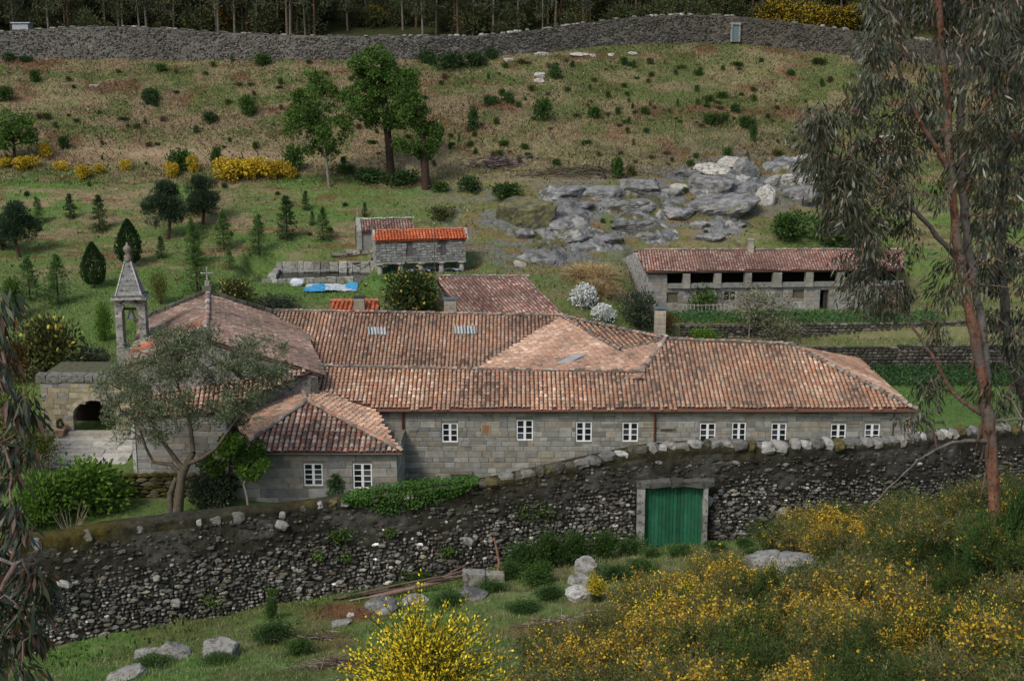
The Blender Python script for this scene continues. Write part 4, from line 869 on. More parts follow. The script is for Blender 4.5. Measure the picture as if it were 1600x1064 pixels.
chimney(bn, 1169, 1178, 378, 396, 124.0, capcol=(.3, .3, .28), dy=.5)

# ------------------------------------------------------------------ raised granary, chapel, tank
hp = PY(588, 410, 120.2); hz = float(zfar(hp[0] + 4, 120.8)); hr = math.radians(12)
ho = thing('granary', 'stone raised granary with bright orange roof standing on mushroom-capped pillars', 'granary', (hp[0], hp[1], hz), rz=hr)
HL, HW = 8.6, 2.1; fz0 = PY(588, 410, 120.2)[2] - hz; fz1 = PY(588, 377, 120.2)[2] - hz
dh = [(HL * .328, HL * .408, fz0 + .38, fz1 - .1), (HL * .705, HL * .785, fz0 + .38, fz1 - .1)]
g = Geo(); HC = (.27, .27, .25)
cuts_wall(g, (0, 0, 0), X1, HL, fz0, fz1, dh, .12, (.13, .13, .12)); box(g, (.06, HW / 2, (fz0 + fz1) / 2), (.12, HW - .25, fz1 - fz0), (.15, .15, .14)); box(g, (HL - .06, HW / 2, (fz0 + fz1) / 2), (.12, HW - .25, fz1 - fz0), (.15, .15, .14)); box(g, (HL / 2, HW - .06, (fz0 + fz1) / 2), (HL, .12, fz1 - fz0), (.15, .15, .14)); box(g, (HL / 2, HW / 2, fz0 - .1), (HL + .1, HW + .1, .18), (.24, .24, .22))
hb = g.obj('wall', M['mortar'], ho)
g = Geo(); rowz = np.arange(fz0 + .02, fz1 - .12, .25)
for rz_ in rowz:
    x = 0
    while x < HL:
        b_ = min(R.uniform(.42, .55), HL - x); mx = x + b_ / 2
        if not any(h[0] - .1 < mx < h[1] + .1 and rz_ + .1 > h[2] for h in dh): box(g, (mx, -.03, rz_ + .11), (b_ - .04, .09, .2), np.array(HC) * R.uniform(.75, 1.3), jit=.006)
        x += b_
    for yy in np.arange(.05, HW - .2, .45): box(g, (-.03, yy + .21, rz_ + .11), (.09, .41, .2), np.array((.34, .35, .33)) * R.uniform(.75, 1.2), jit=.006)
tag(link('stone_louvres', _mm(g, 'oldstone', 'stone_louvres'), hb), kind='stuff')
for k, h in enumerate(dh): g = Geo(); box(g, ((h[0] + h[1]) / 2, .06, (h[2] + h[3]) / 2), (h[1] - h[0], .05, h[3] - h[2]), (.10, .085, .09)); g.obj('door', M['wood'], ho)
for k in range(5):
    for yy in (.2, HW - .2):
        x = .35 + k * (HL - .7) / 4; g = Geo(); lathe(g, [(.30, -1.2), (.26, .0), (.22, fz0 - .32), (.17, fz0 - .3)], (x, yy, 0), 8, np.array((.27, .26, .22)) * R.uniform(.7, 1.1)); p_ = g.obj('pillar', M['oldstone'], ho); g = Geo(); lathe(g, [(0, fz0 - .31), (.42, fz0 - .28), (.45, fz0 - .2), (.36, fz0 - .17), (0, fz0 - .165)], (x, yy, 0), 12, (.36, .35, .31)); link('cap_stone', _mm(g, 'oldstone', 'cap_stone'), p_)
rzt = fz1 + .78
_wl = WLOC.get(ho.name)
roof(ho, 'roof', [(-.15, -.28, fz1 + .03), (HL + .15, -.28, fz1 + .03), (HL + .15, HW / 2, rzt), (-.15, HW / 2, rzt)], cols=NEW, w=.30, step=.36, m='newtile', sag=.01, basecol=(.2, .05, .02)); roof(ho, 'rear_roof', [(-.15, HW + .28, fz1 + .03), (HL + .15, HW + .28, fz1 + .03), (HL + .15, HW / 2, rzt), (-.15, HW / 2, rzt)][::-1], cols=NEW, w=.30, step=.36, m='newtile', sag=.01)
ridge(ho, [(-.1, HW / 2, rzt), (HL + .1, HW / 2, rzt)], cols=NEW, w=.32, step=.38, m='newtile', lift=.02)
for x_ in (-.2, HL + .05):
    g = Geo(); prism(g, [(x_, -.3, fz1 - .02), (x_, HW + .3, fz1 - .02), (x_, HW / 2 + .12, rzt + .22), (x_, HW / 2 - .12, rzt + .22)], (.2, 0, 0), (.36, .36, .33)); lathe(g, [(.18, rzt + .2), (.2, rzt + .35), (.08, rzt + .5), (0, rzt + .75)], (x_ + .1, HW / 2, 0), 8, (.16, .13, .07)); g.obj('gable_stone', M['oldstone'], ho)
hpt = lambda x, y, z=0: np.array([hp[0] + x * math.cos(hr) - y * math.sin(hr), hp[1] + x * math.sin(hr) + y * math.cos(hr), hz + z])
pl = hpt(5.45, -.7); g = Geo(); zz0 = float(zfar(pl[0], pl[1])) - .3; tube(g, [(0, 0, zz0 - pl[2]), (.05, 0, zz0 - pl[2] + 5.1)], .035, 5, (.09, .08, .06), cap=True); lathe(g, [(.03, 0), (.09, .06), (0, .15)], (.05, 0, zz0 - pl[2] + 5.1), 6, (.5, .45, .3)); tag(g.obj('pole', M['wood'], None, pl), 'thin upright pole standing in front of the raised granary', 'pole')
for k, (x0_, x1_, yy, zz) in enumerate(((2.6, 5.2, .4, .35), (4.6, 6.6, .9, .45), (6.4, 8.2, .3, .3))):
    g = Geo(); p_ = hpt((x0_ + x1_) / 2, yy, zz); nx, ny_ = 10, 4; U_, V_ = np.meshgrid(np.linspace(-1, 1, nx), np.linspace(-1, 1, ny_)); Zs = (fbm(U_ * 2 + k * 5, V_ * 2, 7) - .5) * .35 - .1 * U_ * U_
    VV = np.stack([U_ * (x1_ - x0_) / 2, V_ * .45, Zs], -1).reshape(-1, 3); i_ = np.arange(ny_ - 1)[:, None] * nx; k_ = np.arange(nx - 1)[None]; FF = np.stack([i_ + k_, i_ + k_ + 1, i_ + nx + k_ + 1, i_ + nx + k_], -1).reshape(-1, 4)
    g.add(np.concatenate([VV, VV - [0, 0, .06]]), np.concatenate([FF, FF[:, ::-1] + nx * ny_]), (.33, .38, .43)); tag(g.obj('plastic_sheet', M['cloth'], None, p_), ('crumpled pale blue sheet under the middle of the granary', 'grey blue sheet behind the granary pillars', 'crumpled pale sheet under the far end of the granary, by the last pillar')[k], 'plastic sheet')
g = Geo(); p_ = hpt(1.6, .9, .35); n_ = 500; q = R.normal(size=(n_, 3)) * [.45, .3, .22]; leaves(g, q, R.normal(size=(n_, 3)), .2, .1, pick([(.01, .09, .06), (.015, .06, .04)], n_)); tag(g.obj('green_net', M['leaf'], None, p_), 'bundle of dark green netting under the left end of the granary', 'net')
# chapel
cp = PY(560, 392, 126.5); cz = float(zfar(cp[0] + 3, 127)); cr_ = math.radians(10)
cpl = thing('chapel', 'tiny stone chapel with mottled tile roof and cross, behind the granary', 'chapel', (cp[0], cp[1], cz), rz=cr_)
CL, CW = 5.6, 3.6; ch_ = PY(560, 362, 126.5)[2] - cz; rt = PY(560, 345, 128.2)[2] - cz
g = Geo(); box(g, (CL / 2, .2, ch_ / 2 - .4), (CL, .4, ch_ + .8), (.24, .235, .2)); box(g, (CL / 2, CW - .2, ch_ / 2 - .4), (CL, .4, ch_ + .8), (.24, .235, .2)); prism(g, [(CL - .4, 0, -.8), (CL - .4, CW, -.8), (CL - .4, CW, ch_), (CL - .4, CW / 2, rt - .1), (CL - .4, 0, ch_)], (.4, 0, 0), (.24, .235, .2)); g.obj('wall', M['ashlar'], cpl)
g = Geo(); prism(g, [(-.1, -.2, -.8), (-.1, CW + .2, -.8), (-.1, CW + .2, ch_ + .1), (-.1, CW / 2, rt + .3), (-.1, -.2, ch_ + .1)], (.45, 0, 0), (.26, .255, .22)); g.obj('gable_wall', M['oldstone'], cpl)
g = Geo(); box(g, (-.12, CW / 2, .95), (.06, 1.0, 2.1), (.02, .035, .025)); g.obj('door', M['wood'], cpl)
g = Geo(); tube(g, [(.1, CW / 2, rt + .2), (.1, CW / 2, rt + 1.35)], .06, 5, (.3, .3, .27)); tube(g, [(.1, CW / 2 - .25, rt + 1.0), (.1, CW / 2 + .25, rt + 1.0)], .05, 5, (.3, .3, .27)); g.obj('stone_cross', M['oldstone'], cpl)
PAL = DARKT + [(.5, .44, .38), (.45, .40, .34)]
roof(cpl, 'roof', [(.3, -.25, ch_), (CL + .1, -.25, ch_), (CL - .1, CW / 2, rt), (.3, CW / 2, rt)], cols=PAL, w=.28, step=.36); roof(cpl, 'rear_roof', [(.3, CW / 2, rt), (CL - .1, CW / 2, rt), (CL + .1, CW + .25, ch_), (.3, CW + .25, ch_)], cols=PAL, w=.3, step=.4)
ridge(cpl, [(.3, CW / 2, rt), (CL - .1, CW / 2, rt)], cols=((.4, .38, .33), (.3, .28, .24)))
# water tank
def stone_row(parent, P, w=.45, h=.45, name='stone', m='oldstone', cols=((.3, .29, .25), (.36, .35, .31), (.22, .21, .18)), jit=.05, zfun=None, dz=0):
    P = [np.asarray(p, float) for p in P]
    for p, q in zip(P[:-1], P[1:]):
        D = (q - p); ln = np.linalg.norm(D[:2]); k = 0; d_ = D / ln
        while k < ln:
            b_ = R.uniform(.5, 1.0); c_ = p + d_ * (k + b_ / 2) + [0, 0, dz]; g = Geo(); box(g, c_, (b_ - .03, w * R.uniform(.8, 1.2), h * R.uniform(.85, 1.15)), np.array(cols[R.randint(len(cols))]) * R.uniform(.8, 1.15), rz=math.atan2(d_[1], d_[0]), jit=jit); put(g.obj(name, M[m]), parent); k += b_
tk = wthing('water_tank', 'sunken stone-edged water tank with dark still water, left of the granary', 'water tank', (-19, 120, 6))
tz = 6.35; A_, B_, C_, D2 = PZ(425, 437, tz), PZ(578, 432, tz), PZ(585, 402, tz), PZ(424, 412, tz)
C_ = np.array([B_[0] + .4, 124.2, tz]); D2 = np.array([A_[0] - .3, 124.2, tz])
stone_row(tk, [A_, B_], .5, .7, dz=-.3); stone_row(tk, [A_, D2], .6, .9, dz=0); stone_row(tk, [D2, C_], .4, 1.0, dz=.5); stone_row(tk, [PZ(383, 452, 5.6), A_], .35, .4)
g = Geo(); g.add([A_ + [.2, .2, -.02], B_ + [0, .2, -.02], C_ + [0, -.1, -.02], D2 + [.2, -.1, -.02]], [[0, 1, 2, 3]], (.01, .02, .01)); wobj(g, 'water_surface', M['water'], tk)
g = Geo(); prism(g, [D2 + [0, -.15, -.3], C_ + [0, -.15, -.3], C_ + [0, -.15, 1.0], D2 + [0, -.15, .8]], (0, .3, 0), (.05, .04, .03)); wobj(g, 'rear_wall', M['rubble'], tk)
g = Geo(); h0, h1 = A_ + [.4, 2.5, .5], B_ + [-.3, 2.2, 1.0]; tt = np.linspace(0, 1, 12)[:, None]; tube(g, h0 + (h1 - h0) * tt + np.c_[tt * 0, tt * 0, (tt * tt - tt) * 1.6], .05, 5, (.25, .3, .27)); tag(g.obj('hose', M['cloth']), 'pale hose sagging across the stone water tank', 'hose')
for k in range(14):
    p_ = C_ + np.array([R.uniform(-4.6, .6), R.uniform(-.2, 2.2), R.uniform(.6, 1.3)]); g = Geo(); box(g, (0, 0, 0), (R.uniform(.8, 2.0), R.uniform(.4, .8), R.uniform(.18, .35)), np.array((.22, .2, .17)) * R.uniform(.6, 1.3), rz=R.uniform(-.3, .6), jit=.1); o = g.obj('stone_slab', M['oldstone'], None, (p_[0], p_[1], float(zfar(p_[0], p_[1])) + .1)); o.rotation_euler = (R.uniform(-.2, .2), R.uniform(-.3, .3), 0); tag(o, 'loose dark slab in the heap behind the water tank', 'stone slab', 'slabs heaped behind the water tank')
# blue tarpaulin and white sack on the lawn
def tarp(name, px, py, L_, W_, cols, label, cat):
    p_ = hit(px, py); g = Geo(); nx, ny_ = 26, 10; U_, V_ = np.meshgrid(np.linspace(-1, 1, nx), np.linspace(-1, 1, ny_)); edge = .75 + .5 * fbm(U_ * 2, V_ * 0 + 2, 8)
    xx = U_ * L_ / 2; yy = V_ * W_ / 2 * edge; zz = zfar(p_[0] + xx, p_[1] + yy) - p_[2] + .05 + fbm(xx * 2.2, yy * 3, 9) * .32 * (1 - .5 * U_ ** 2)
    VV = np.stack([xx, yy, zz], -1).reshape(-1, 3); i_ = np.arange(ny_ - 1)[:, None] * nx; k_ = np.arange(nx - 1)[None]; FF = np.stack([i_ + k_, i_ + k_ + 1, i_ + nx + k_ + 1, i_ + nx + k_], -1).reshape(-1, 4)
    cc_ = VV[FF].mean(1); colr = np.where((fbm(cc_[:, 0] * 1.1 + 3, cc_[:, 1] * 1.4, 10) + .12 * cc_[:, 0] / L_ > .55)[:, None], cols[1], cols[0])
    g.add(np.concatenate([VV, VV - [0, 0, .03]]), np.concatenate([FF, FF[:, ::-1] + nx * ny_]), np.concatenate([colr, colr])); return tag(g.obj(name, M['cloth'], None, p_), label, cat)
tarp('tarpaulin', 518, 452, 4.9, 2.2, ((.05, .26, .45), (.42, .45, .46)), 'crumpled blue and grey tarpaulin spread on the lawn below the water tank', 'tarpaulin')
p_ = hit(464, 447); me = blobmesh('sack', 'cloth', (.55, .57, .6), 3, 6, 10, .16); o = link('sack', me, None, p_ + [0, 0, .3]); o.scale = (.65, .45, .42); tag(o, 'white plastic sack lying beside the blue tarpaulin', 'sack')

# ------------------------------------------------------------------ terrace walls on the right, garden wall, top wall
def drywall(name, label, P, h, cols=((.095, .09, .07), (.065, .06, .048), (.14, .13, .105), (.05, .05, .035)), w=(.35, .8), rows=None, thick=.4, m='rubble', core=(.05, .048, .04), maxs=280):
    t_ = wthing(name, label, 'stone wall', np.mean(P, 0)); g = Geo()
    for p, q in zip(P[:-1], P[1:]):
        p, q = np.asarray(p, float), np.asarray(q, float); D = q - p; ln = np.linalg.norm(D[:2]); d_ = D / ln; nrm = np.array([-d_[1], d_[0], 0])
        prism(g, [p + [0, 0, -.6], q + [0, 0, -.6], q + [0, 0, h - .05], p + [0, 0, h - .05]], nrm * thick, core)
    cb_ = wobj(g, 'wall_core', M[m], t_); mats_ = []
    for q in range(10): V_, F4, FN = PEB[q]; gg = Geo(); cc_ = np.array(cols[q % len(cols)]) * R.uniform(.8, 1.2); gg.add(V_, F4, cc_); gg.add(V_, FN, cc_); me = gg.mesh('stone'); me.materials.append(M[m]); mats_.append(me)
    items = []
    for p, q in zip(P[:-1], P[1:]):
        p, q = np.asarray(p, float), np.asarray(q, float); D = q - p; ln = np.linalg.norm(D[:2]); d_ = D / ln; z = 0; nrm = np.array([-d_[1], d_[0], 0])
        while z < h:
            hh = R.uniform(.2, .34); k = R.uniform(-.2, 0)
            while k < ln: b_ = R.uniform(*w); items.append((p + d_ * (k + b_ / 2) + [0, 0, z + hh / 2], d_, nrm, b_, hh)); k += b_
            z += hh
    R.shuffle(items)
    for c_, d_, nrm, b_, hh in items[:maxs]:
        o = link('stone', mats_[R.randint(10)], cb_); o.matrix_local = Matrix([[d_[i] * b_ * 1.1, nrm[i] * .16, (0, 0, 1)[i] * hh * 1.15, c_[i] - nrm[i] * .0] for i in range(3)] + [[0, 0, 0, 1]])
    if items[maxs:]:
        g = Geo()
        for c_, d_, nrm, b_, hh in items[maxs:]:
            V_, F4, FN = PEB[R.randint(14)]; P_ = V_ @ np.array([d_ * b_ * 1.1, nrm * .16, [0, 0, hh * 1.15]]) + c_; cc_ = np.array(cols[R.randint(len(cols))]) * R.uniform(.7, 1.3); g.add(P_, F4, cc_); g.add(P_, FN, cc_)
        tag(link('stone_field', _mm(g, m, 'stone_field'), cb_), kind='stuff')
    return t_
drywall('terrace_wall', 'lower dark terrace wall holding up the vegetable plot, right of the monastery roof', [PY(1236, 572, 109.9), PY(1400, 572, 109.9), PY(1640, 572, 110.2)], 1.75)
drywall('terrace_wall', 'upper terrace wall in front of the barn, carrying the kitchen garden', [PY(1064, 528, 113.4), PY(1250, 528, 113.6), PY(1440, 526, 114), PY(1640, 520, 114.5)], 1.2)
gw_ = drywall('garden_wall', 'low mossy garden wall behind the olive tree', [PY(120, 790, 73.4), PY(240, 790, 73.6), PY(362, 790, 73.9)], 1.9, cols=((.07, .06, .02), (.05, .045, .02), (.12, .11, .07)), w=(.5, 1.1), m='moss', core=(.035, .03, .015))
# high enclosure wall at the head of the slope
TW = [(-60, 52, 95, 181), (0, 50, 86, 180), (60, 46, 88, 180), (150, 41, 88, 180), (240, 43, 90, 179.5), (330, 50, 92, 179), (430, 55, 94, 178), (560, 57, 98, 177), (650, 56, 97, 177), (740, 57, 90, 179), (830, 48, 84, 181), (900, 38, 76, 183), (980, 28, 67, 184.5), (1060, 23, 63, 185.5), (1140, 25, 64, 185.5), (1200, 31, 68, 184.5), (1260, 38, 76, 183), (1330, 48, 88, 181), (1420, 60, 100, 179), (1640, 85, 125, 174)]
tX = np.array([PY(p[0], p[2], p[3])[0] for p in TW]); tY = np.array([p[3] for p in TW]); tT = np.array([PY(p[0], p[1], p[3])[2] for p in TW])
ew = wthing('enclosure_wall', 'tall weathered rubble wall along the top of the slope, below the dark wood', 'stone wall', (0, 180, 27))
wx2 = np.arange(tX[0], tX[-1], .3); wy2 = np.interp(wx2, tX, tY); wy2 = smooth(wy2, 10); wt2 = smooth(np.interp(wx2, tX, tT), 8); wb2 = zfar(wx2, wy2) - 1.0
rr_ = np.linspace(0, 1, 16)[:, None]; Z2 = wb2 + (wt2 - wb2) * rr_; X2 = np.broadcast_to(wx2, Z2.shape); Y2 = wy2 - (fbm(X2 * 1.5, Z2 * 2, 14) - .5) * .35
G3 = np.concatenate([np.stack([X2, Y2, Z2], -1), np.stack([wx2, wy2 + .8, wt2], -1)[None], np.stack([wx2, wy2 + .8, wb2], -1)[None]], 0); n2_ = len(wx2); V = G3.reshape(-1, 3); i = np.arange(len(G3) - 1)[:, None] * n2_; k = np.arange(n2_ - 1)[None]; F = np.stack([i + k, i + k + 1, i + n2_ + k + 1, i + n2_ + k], -1).reshape(-1, 4); C = V[F].mean(1)
l_ = sstep(45, -30, C[:, 0])[:, None]; c = np.array([.085, .078, .062]) * (1 - l_) + np.array([.125, .12, .105]) * l_; c = c * (.55 + .9 * fbm(C[:, 0] * .3, C[:, 2] * .5, 15))[:, None]
g = Geo(); g.add(V, F, c, False); wobj(g, 'wall_core', M['rubble'], ew)
g = Geo()
for q in range(5200):
    x = R.uniform(tX[0] + 1, tX[-1] - 1); f = R.uniform(.12, .97); zb, zt = np.interp(x, wx2, wb2), np.interp(x, wx2, wt2); w_ = R.uniform(.22, .6); V_, F4, FN = PEB[R.randint(14)]; l2 = float(sstep(45, -30, np.array(x))); cc_ = np.array((.23, .215, .185)) * R.uniform(.3, 1.2) * (.5 + .35 * l2)
    P_ = V_ * [w_ * .7, .14, w_ * .42] + np.array([x, np.interp(x, wx2, wy2) - .02, zb + (zt - zb) * f]); g.add(P_, F4, cc_); g.add(P_, FN, cc_)
tag(wobj(g, 'rubble_face', M['rubble'], ew), kind='stuff')
for x in np.arange(tX[0] + .5, tX[-1] - .5, .8):
    px = proj(x, 180, 30)[0]; w = px > 700
    if R.rand() < .4: continue
    x += R.uniform(-.3, .3); o = link('coping_stone', COPEW[R.randint(5)] if w and R.rand() < .45 else COPED[R.choice([0, 1, 3])]); o.location = (x, np.interp(x, wx2, wy2) + .3, np.interp(x, wx2, wt2) + .05); o.scale = (R.uniform(.3, .55), .4, R.uniform(.08, .26 if w else .16)); put(o, ew)
p0, p1 = PY(1142, 66, 185), PY(1156, 39, 185); g = Geo(); cx = (p0[0] + p1[0]) / 2; yd = np.interp(cx, wx2, wy2) - .3; box(g, (cx - .55, yd, (p0[2] + p1[2]) / 2), (.25, .4, p1[2] - p0[2]), (.24, .24, .22)); box(g, (cx + .55, yd, (p0[2] + p1[2]) / 2), (.25, .4, p1[2] - p0[2]), (.24, .24, .22)); box(g, (cx, yd, p1[2] + .15), (1.5, .42, .28), (.27, .27, .25)); fr = wobj(g, 'door_frame', M['oldstone'], ew)
g = Geo(); box(g, (cx, yd + .03, (p0[2] + p1[2]) / 2), (.85, .1, p1[2] - p0[2]), (.10, .16, .17)); wobj(g, 'door', M['paint'], ew)
sh = thing('shed', 'small pale shed behind the top wall, beside the wood', 'shed', PY(36, 50, 186) * [1, 1, 1]); g = Geo(); box(g, (0, 0, -.6), (2.2, 2, 3.4), (.33, .36, .38)); g.obj('wall', M['paint'], sh); g = Geo(); box(g, (.1, 0, 1.2), (2.7, 2.4, .12), (.45, .5, .54)); g.obj('roof', M['paint'], sh)

# ------------------------------------------------------------------ growing plants
def grow(trunk, targets, r0, mid=True, pipe=.5, tip=.012, sag=0.0):
    """limbs from the trunk nodes out to the leaf clumps, thick where they carry many; returns list of (points, radii)"""
    nodes = [np.asarray(p, float) for p in trunk]; par = list(range(-1, len(nodes) - 1)); cnt = [0] * len(nodes)
    base = nodes[0]; T = sorted([np.asarray(t, float) for t in targets], key=lambda t: np.min(np.linalg.norm(np.array(trunk) - t, axis=1)))
    nt = len(nodes); leafn = []
    for t in T:
        A = np.array(nodes); d = np.linalg.norm(A - t, axis=1); pen = d + np.maximum(0, A[:, 2] - t[2] + .2 * d) * .8; pen[:1] += 5
        k = int(np.argmin(pen)); a = nodes[k]; L = np.linalg.norm(t - a)
        if mid and L > .3:
            m = a * .5 + t * .5 + R.normal(0, .09, 3) * L + np.array([0, 0, .06 * L]); nodes.append(m); par.append(k); cnt.append(0); k = len(nodes) - 1
        nodes.append(t); par.append(k); cnt.append(0); leafn.append(len(nodes) - 1)
    for k in leafn:
        q = k
        while q >= 0: cnt[q] += 1; q = par[q]
    tot = max(cnt[0], 1); segs = []
    kids = {}
    for k, p in enumerate(par): kids.setdefault(p, []).append(k)
    rad = lambda k: max(tip, r0 * (cnt[k] / tot) ** pipe)
    def chain(k0, k):
        pts_, rr = [nodes[k0], nodes[k]], [min(rad(k) * 1.15, rad(k0)), rad(k)]
        while True:
            ks = sorted([c for c in kids.get(k, []) if not (c < nt)], key=lambda c: -cnt[c])
            if not ks: break
            for c in ks[1:]: chain(k, c)
            pts_.append(nodes[ks[0]]); rr.append(rad(ks[0])); k = ks[0]
        segs.append((np.array(pts_), np.array(rr)))
    for k in range(nt):
        for c in kids.get(k, []):
            if c >= nt: chain(k, c)
    trr = [max(rad(k), r0 * .12) for k in range(nt)]; trr[0] = r0 * 1.25
    segs.insert(0, (np.array(nodes[:nt]), np.array(trr)))
    return segs
def wood(segs, col, m='bark', name='trunk', sides=6):
    g = Geo()
    for k, (P, r) in enumerate(segs): tube(g, P, r, 8 if k == 0 else (5 if r.max() > .04 else 3), np.array(col) * R.uniform(.85, 1.15))
    me = g.mesh(name); me.materials.append(M[m]); return me
def crown(centres, rads, n, L, W, cols, updir=(0, 0, .3), m='leaf', name='crown', flat=.8, out=.6, clumpvar=.25, gshade=None):
    g = Geo(); C_, D_, K_ = [], [], []
    for c, r in zip(centres, rads):
        k = max(4, int(n * r * r)); v = R.normal(size=(k, 3)); v /= np.linalg.norm(v, axis=1)[:, None]; q = R.uniform(.25, 1, (k, 1)) ** .5
        C_.append(np.asarray(c) + v * q * r * [1, 1, flat]); D_.append(v * out + np.array(updir) + R.normal(0, .45, (k, 3))); K_.append(pick(cols, k, .15) * R.uniform(1 - clumpvar, 1 + clumpvar))
    C_ = np.concatenate(C_); leaves(g, C_, np.concatenate(D_), L * R.uniform(.7, 1.3, len(C_)), W * R.uniform(.7, 1.3, len(C_)), np.concatenate(K_))
    me = g.mesh(name); me.materials.append(M[m]); return me
OAKC = [(.06, .13, .02), (.085, .16, .03), (.045, .095, .018), (.12, .20, .04)]
BRIGHT = [(.09, .18, .02), (.12, .22, .03), (.07, .14, .015)]
CONI = [(.03, .07, .024), (.045, .09, .028), (.06, .11, .03)]
PINEC = [(.028, .052, .026), (.04, .07, .03), (.05, .085, .04)]
SPRUCE = [(.065, .135, .034), (.09, .17, .042), (.12, .21, .055)]
def broad(h, tr, centre, rad, ncl, nleaf, L, W, cols, seed=None, bark=(.075, .06, .045), lean=0, clr=(.5, .9), trunkh=.5, hollow=.35, updir=(0, 0, .3), clumpvar=.25, m='leaf'):
    cs, rs = [], []
    while len(cs) < ncl:
        v = R.normal(size=3); v /= np.linalg.norm(v); q = R.uniform(hollow, 1) ** .6; c = np.array(centre) + v * q * np.array(rad) * (1 + .25 * (R.rand() - .5))
        if c[2] < centre[2] - rad[2] * .75: continue
        cs.append(c); rs.append(R.uniform(*clr))
    tk_ = [(0, 0, -.2), (lean * .3, 0, h * trunkh * .35), (lean * .6, .1, h * trunkh * .7), (lean, .05, h * trunkh), (lean * 1.1, 0, h * (trunkh + .22)), (lean, 0, h * (trunkh + .4))]
    return wood(grow(tk_, cs, tr), bark), crown(cs, rs, nleaf, L, W, cols, updir, clumpvar=clumpvar, m=m)
def conifer(h, r, cols, n=1500, L=.16, W=.05, base=.03, droop=-.15, p=.85, gap=.0, bark=(.06, .04, .03)):
    g = Geo(); tube(g, [(0, 0, -.2), (0, 0, h * .5), (0, 0, h)], (h * .022, h * .014, .01), 6, bark)
    lv = int(h / .19) + 3; Cc, Dd = [], []; Kk = []
    for k in range(lv):
        f = (k + R.uniform(-.3, .3)) / lv; z = h * (base + (1 - base) * f); rr = r * max(0, 1 - f) ** p; nb = max(4, int(9 * (1 - f) + 4))
        for b in range(nb):
            if R.rand() < gap: continue
            th = R.uniform(0, 2 * math.pi); l = rr * R.uniform(.45, 1.3); d = np.array([math.cos(th), math.sin(th), droop + .5 * f]); e = np.array([0, 0, z]) + d * l
            if l > .25: tube(g, [(0, 0, z), e], (.014, .005), 3, bark)
            m_ = max(3, int(n / lv / nb * 1.0)); t = R.uniform(.15, 1, m_) ** .7; P = np.array([0, 0, z]) + d * l * t[:, None] + R.normal(0, .05 * (h / 4 + .3), (m_, 3)); Cc.append(P); Dd.append(d * .9 + R.normal(0, .5, (m_, 3)) + [0, 0, .25]); Kk.append(pick(cols, m_, .15) * R.uniform(.75, 1.25))
    trunk = g.mesh('trunk'); trunk.materials.append(M['bark']); g = Geo(); C_ = np.concatenate(Cc); leaves(g, C_, np.concatenate(Dd), L, W, np.concatenate(Kk)); me = g.mesh('crown'); me.materials.append(M['leaf']); return trunk, me
def plant(name, label, cat, loc, pair, sc=1, group=None, names=('trunk', 'crown')):
    o = thing(name, label, cat, loc, rz=R.uniform(0, 6.28), sc=sc, group=group)
    for nm, me in zip(names, pair):
        if me is not None: link(nm, me, o)
    return o
ppm = lambda p: FPX / (p[1] * CP + (CAMZ - p[2]) * SP)          # photograph pixels per metre at a place

# conifers, cypresses and pines of the field
CON = [conifer(4, 1.3, SPRUCE, 2900, .24, .07, gap=.2), conifer(4, 1.5, SPRUCE, 2600, .26, .07, p=.9, gap=.28), conifer(4, 1.15, CONI, 3000, .24, .07, p=.7, gap=.18)]
def egg(h, r, cols, n=5200):
    f = R.uniform(.02, 1, n); th = R.uniform(0, 2 * math.pi, n); pr = np.interp(f, [0, .1, .3, .6, .85, 1], [.35, .75, 1, .85, .4, .03]); q = R.uniform(.7, 1.05, n) * (1 + .12 * np.sin(th * 5 + f * 9)); P = np.stack([np.cos(th) * pr * r * q, np.sin(th) * pr * r * q, h * (.06 + .94 * f)], 1); D = np.stack([np.cos(th) * .4, np.sin(th) * .4, np.ones(n)], 1) + R.normal(0, .2, (n, 3))
    g = Geo(); leaves(g, P, D, .22, .07, pick(cols, n, .2)); me = g.mesh('crown'); me.materials.append(M['leaf']); g = Geo(); tube(g, [(0, 0, -.2), (0, 0, h * .6)], (.1, .05), 6, (.07, .05, .04)); t = g.mesh('trunk'); t.materials.append(M['bark']); return t, me
CYP = egg(4, 1.05, [(.018, .045, .012), (.03, .065, .018), (.022, .055, .014)])
def pine():
    cs = [np.array([math.cos(a) * r_, math.sin(a) * r_, z]) for a, r_, z in zip(R.uniform(0, 6.28, 46), R.uniform(.2, 1.7, 46), R.uniform(1.5, 4.9, 46))]; cs = [c * [1 - max(0, c[2] - 3) * .28, 1 - max(0, c[2] - 3) * .28, 1] for c in cs]
    return wood(grow([(0, 0, -.2), (-.25, 0, 1.2), (-.4, 0, 2.4), (-.3, 0, 3.6), (-.3, 0, 4.6)], cs, .15), (.08, .045, .03)), crown(cs, [R.uniform(.5, .8) for _ in cs], 420, .34, .07, PINEC, (0, 0, .8), out=.8)
PIN = [pine(), pine()]
def put_tree(kind, px, pyb, pyt, name, label, cat, base_h, var=0, group=None, wf=1):
    p = hit(px, pyb); H = (pyb - pyt) / ppm(p); s = H / base_h; pair = {'con': lambda: CON[var], 'cyp': lambda: CYP, 'pin': lambda: PIN[var]}[kind](); return plant(name, label, cat, p, pair, (s * wf, s * wf, s), group)
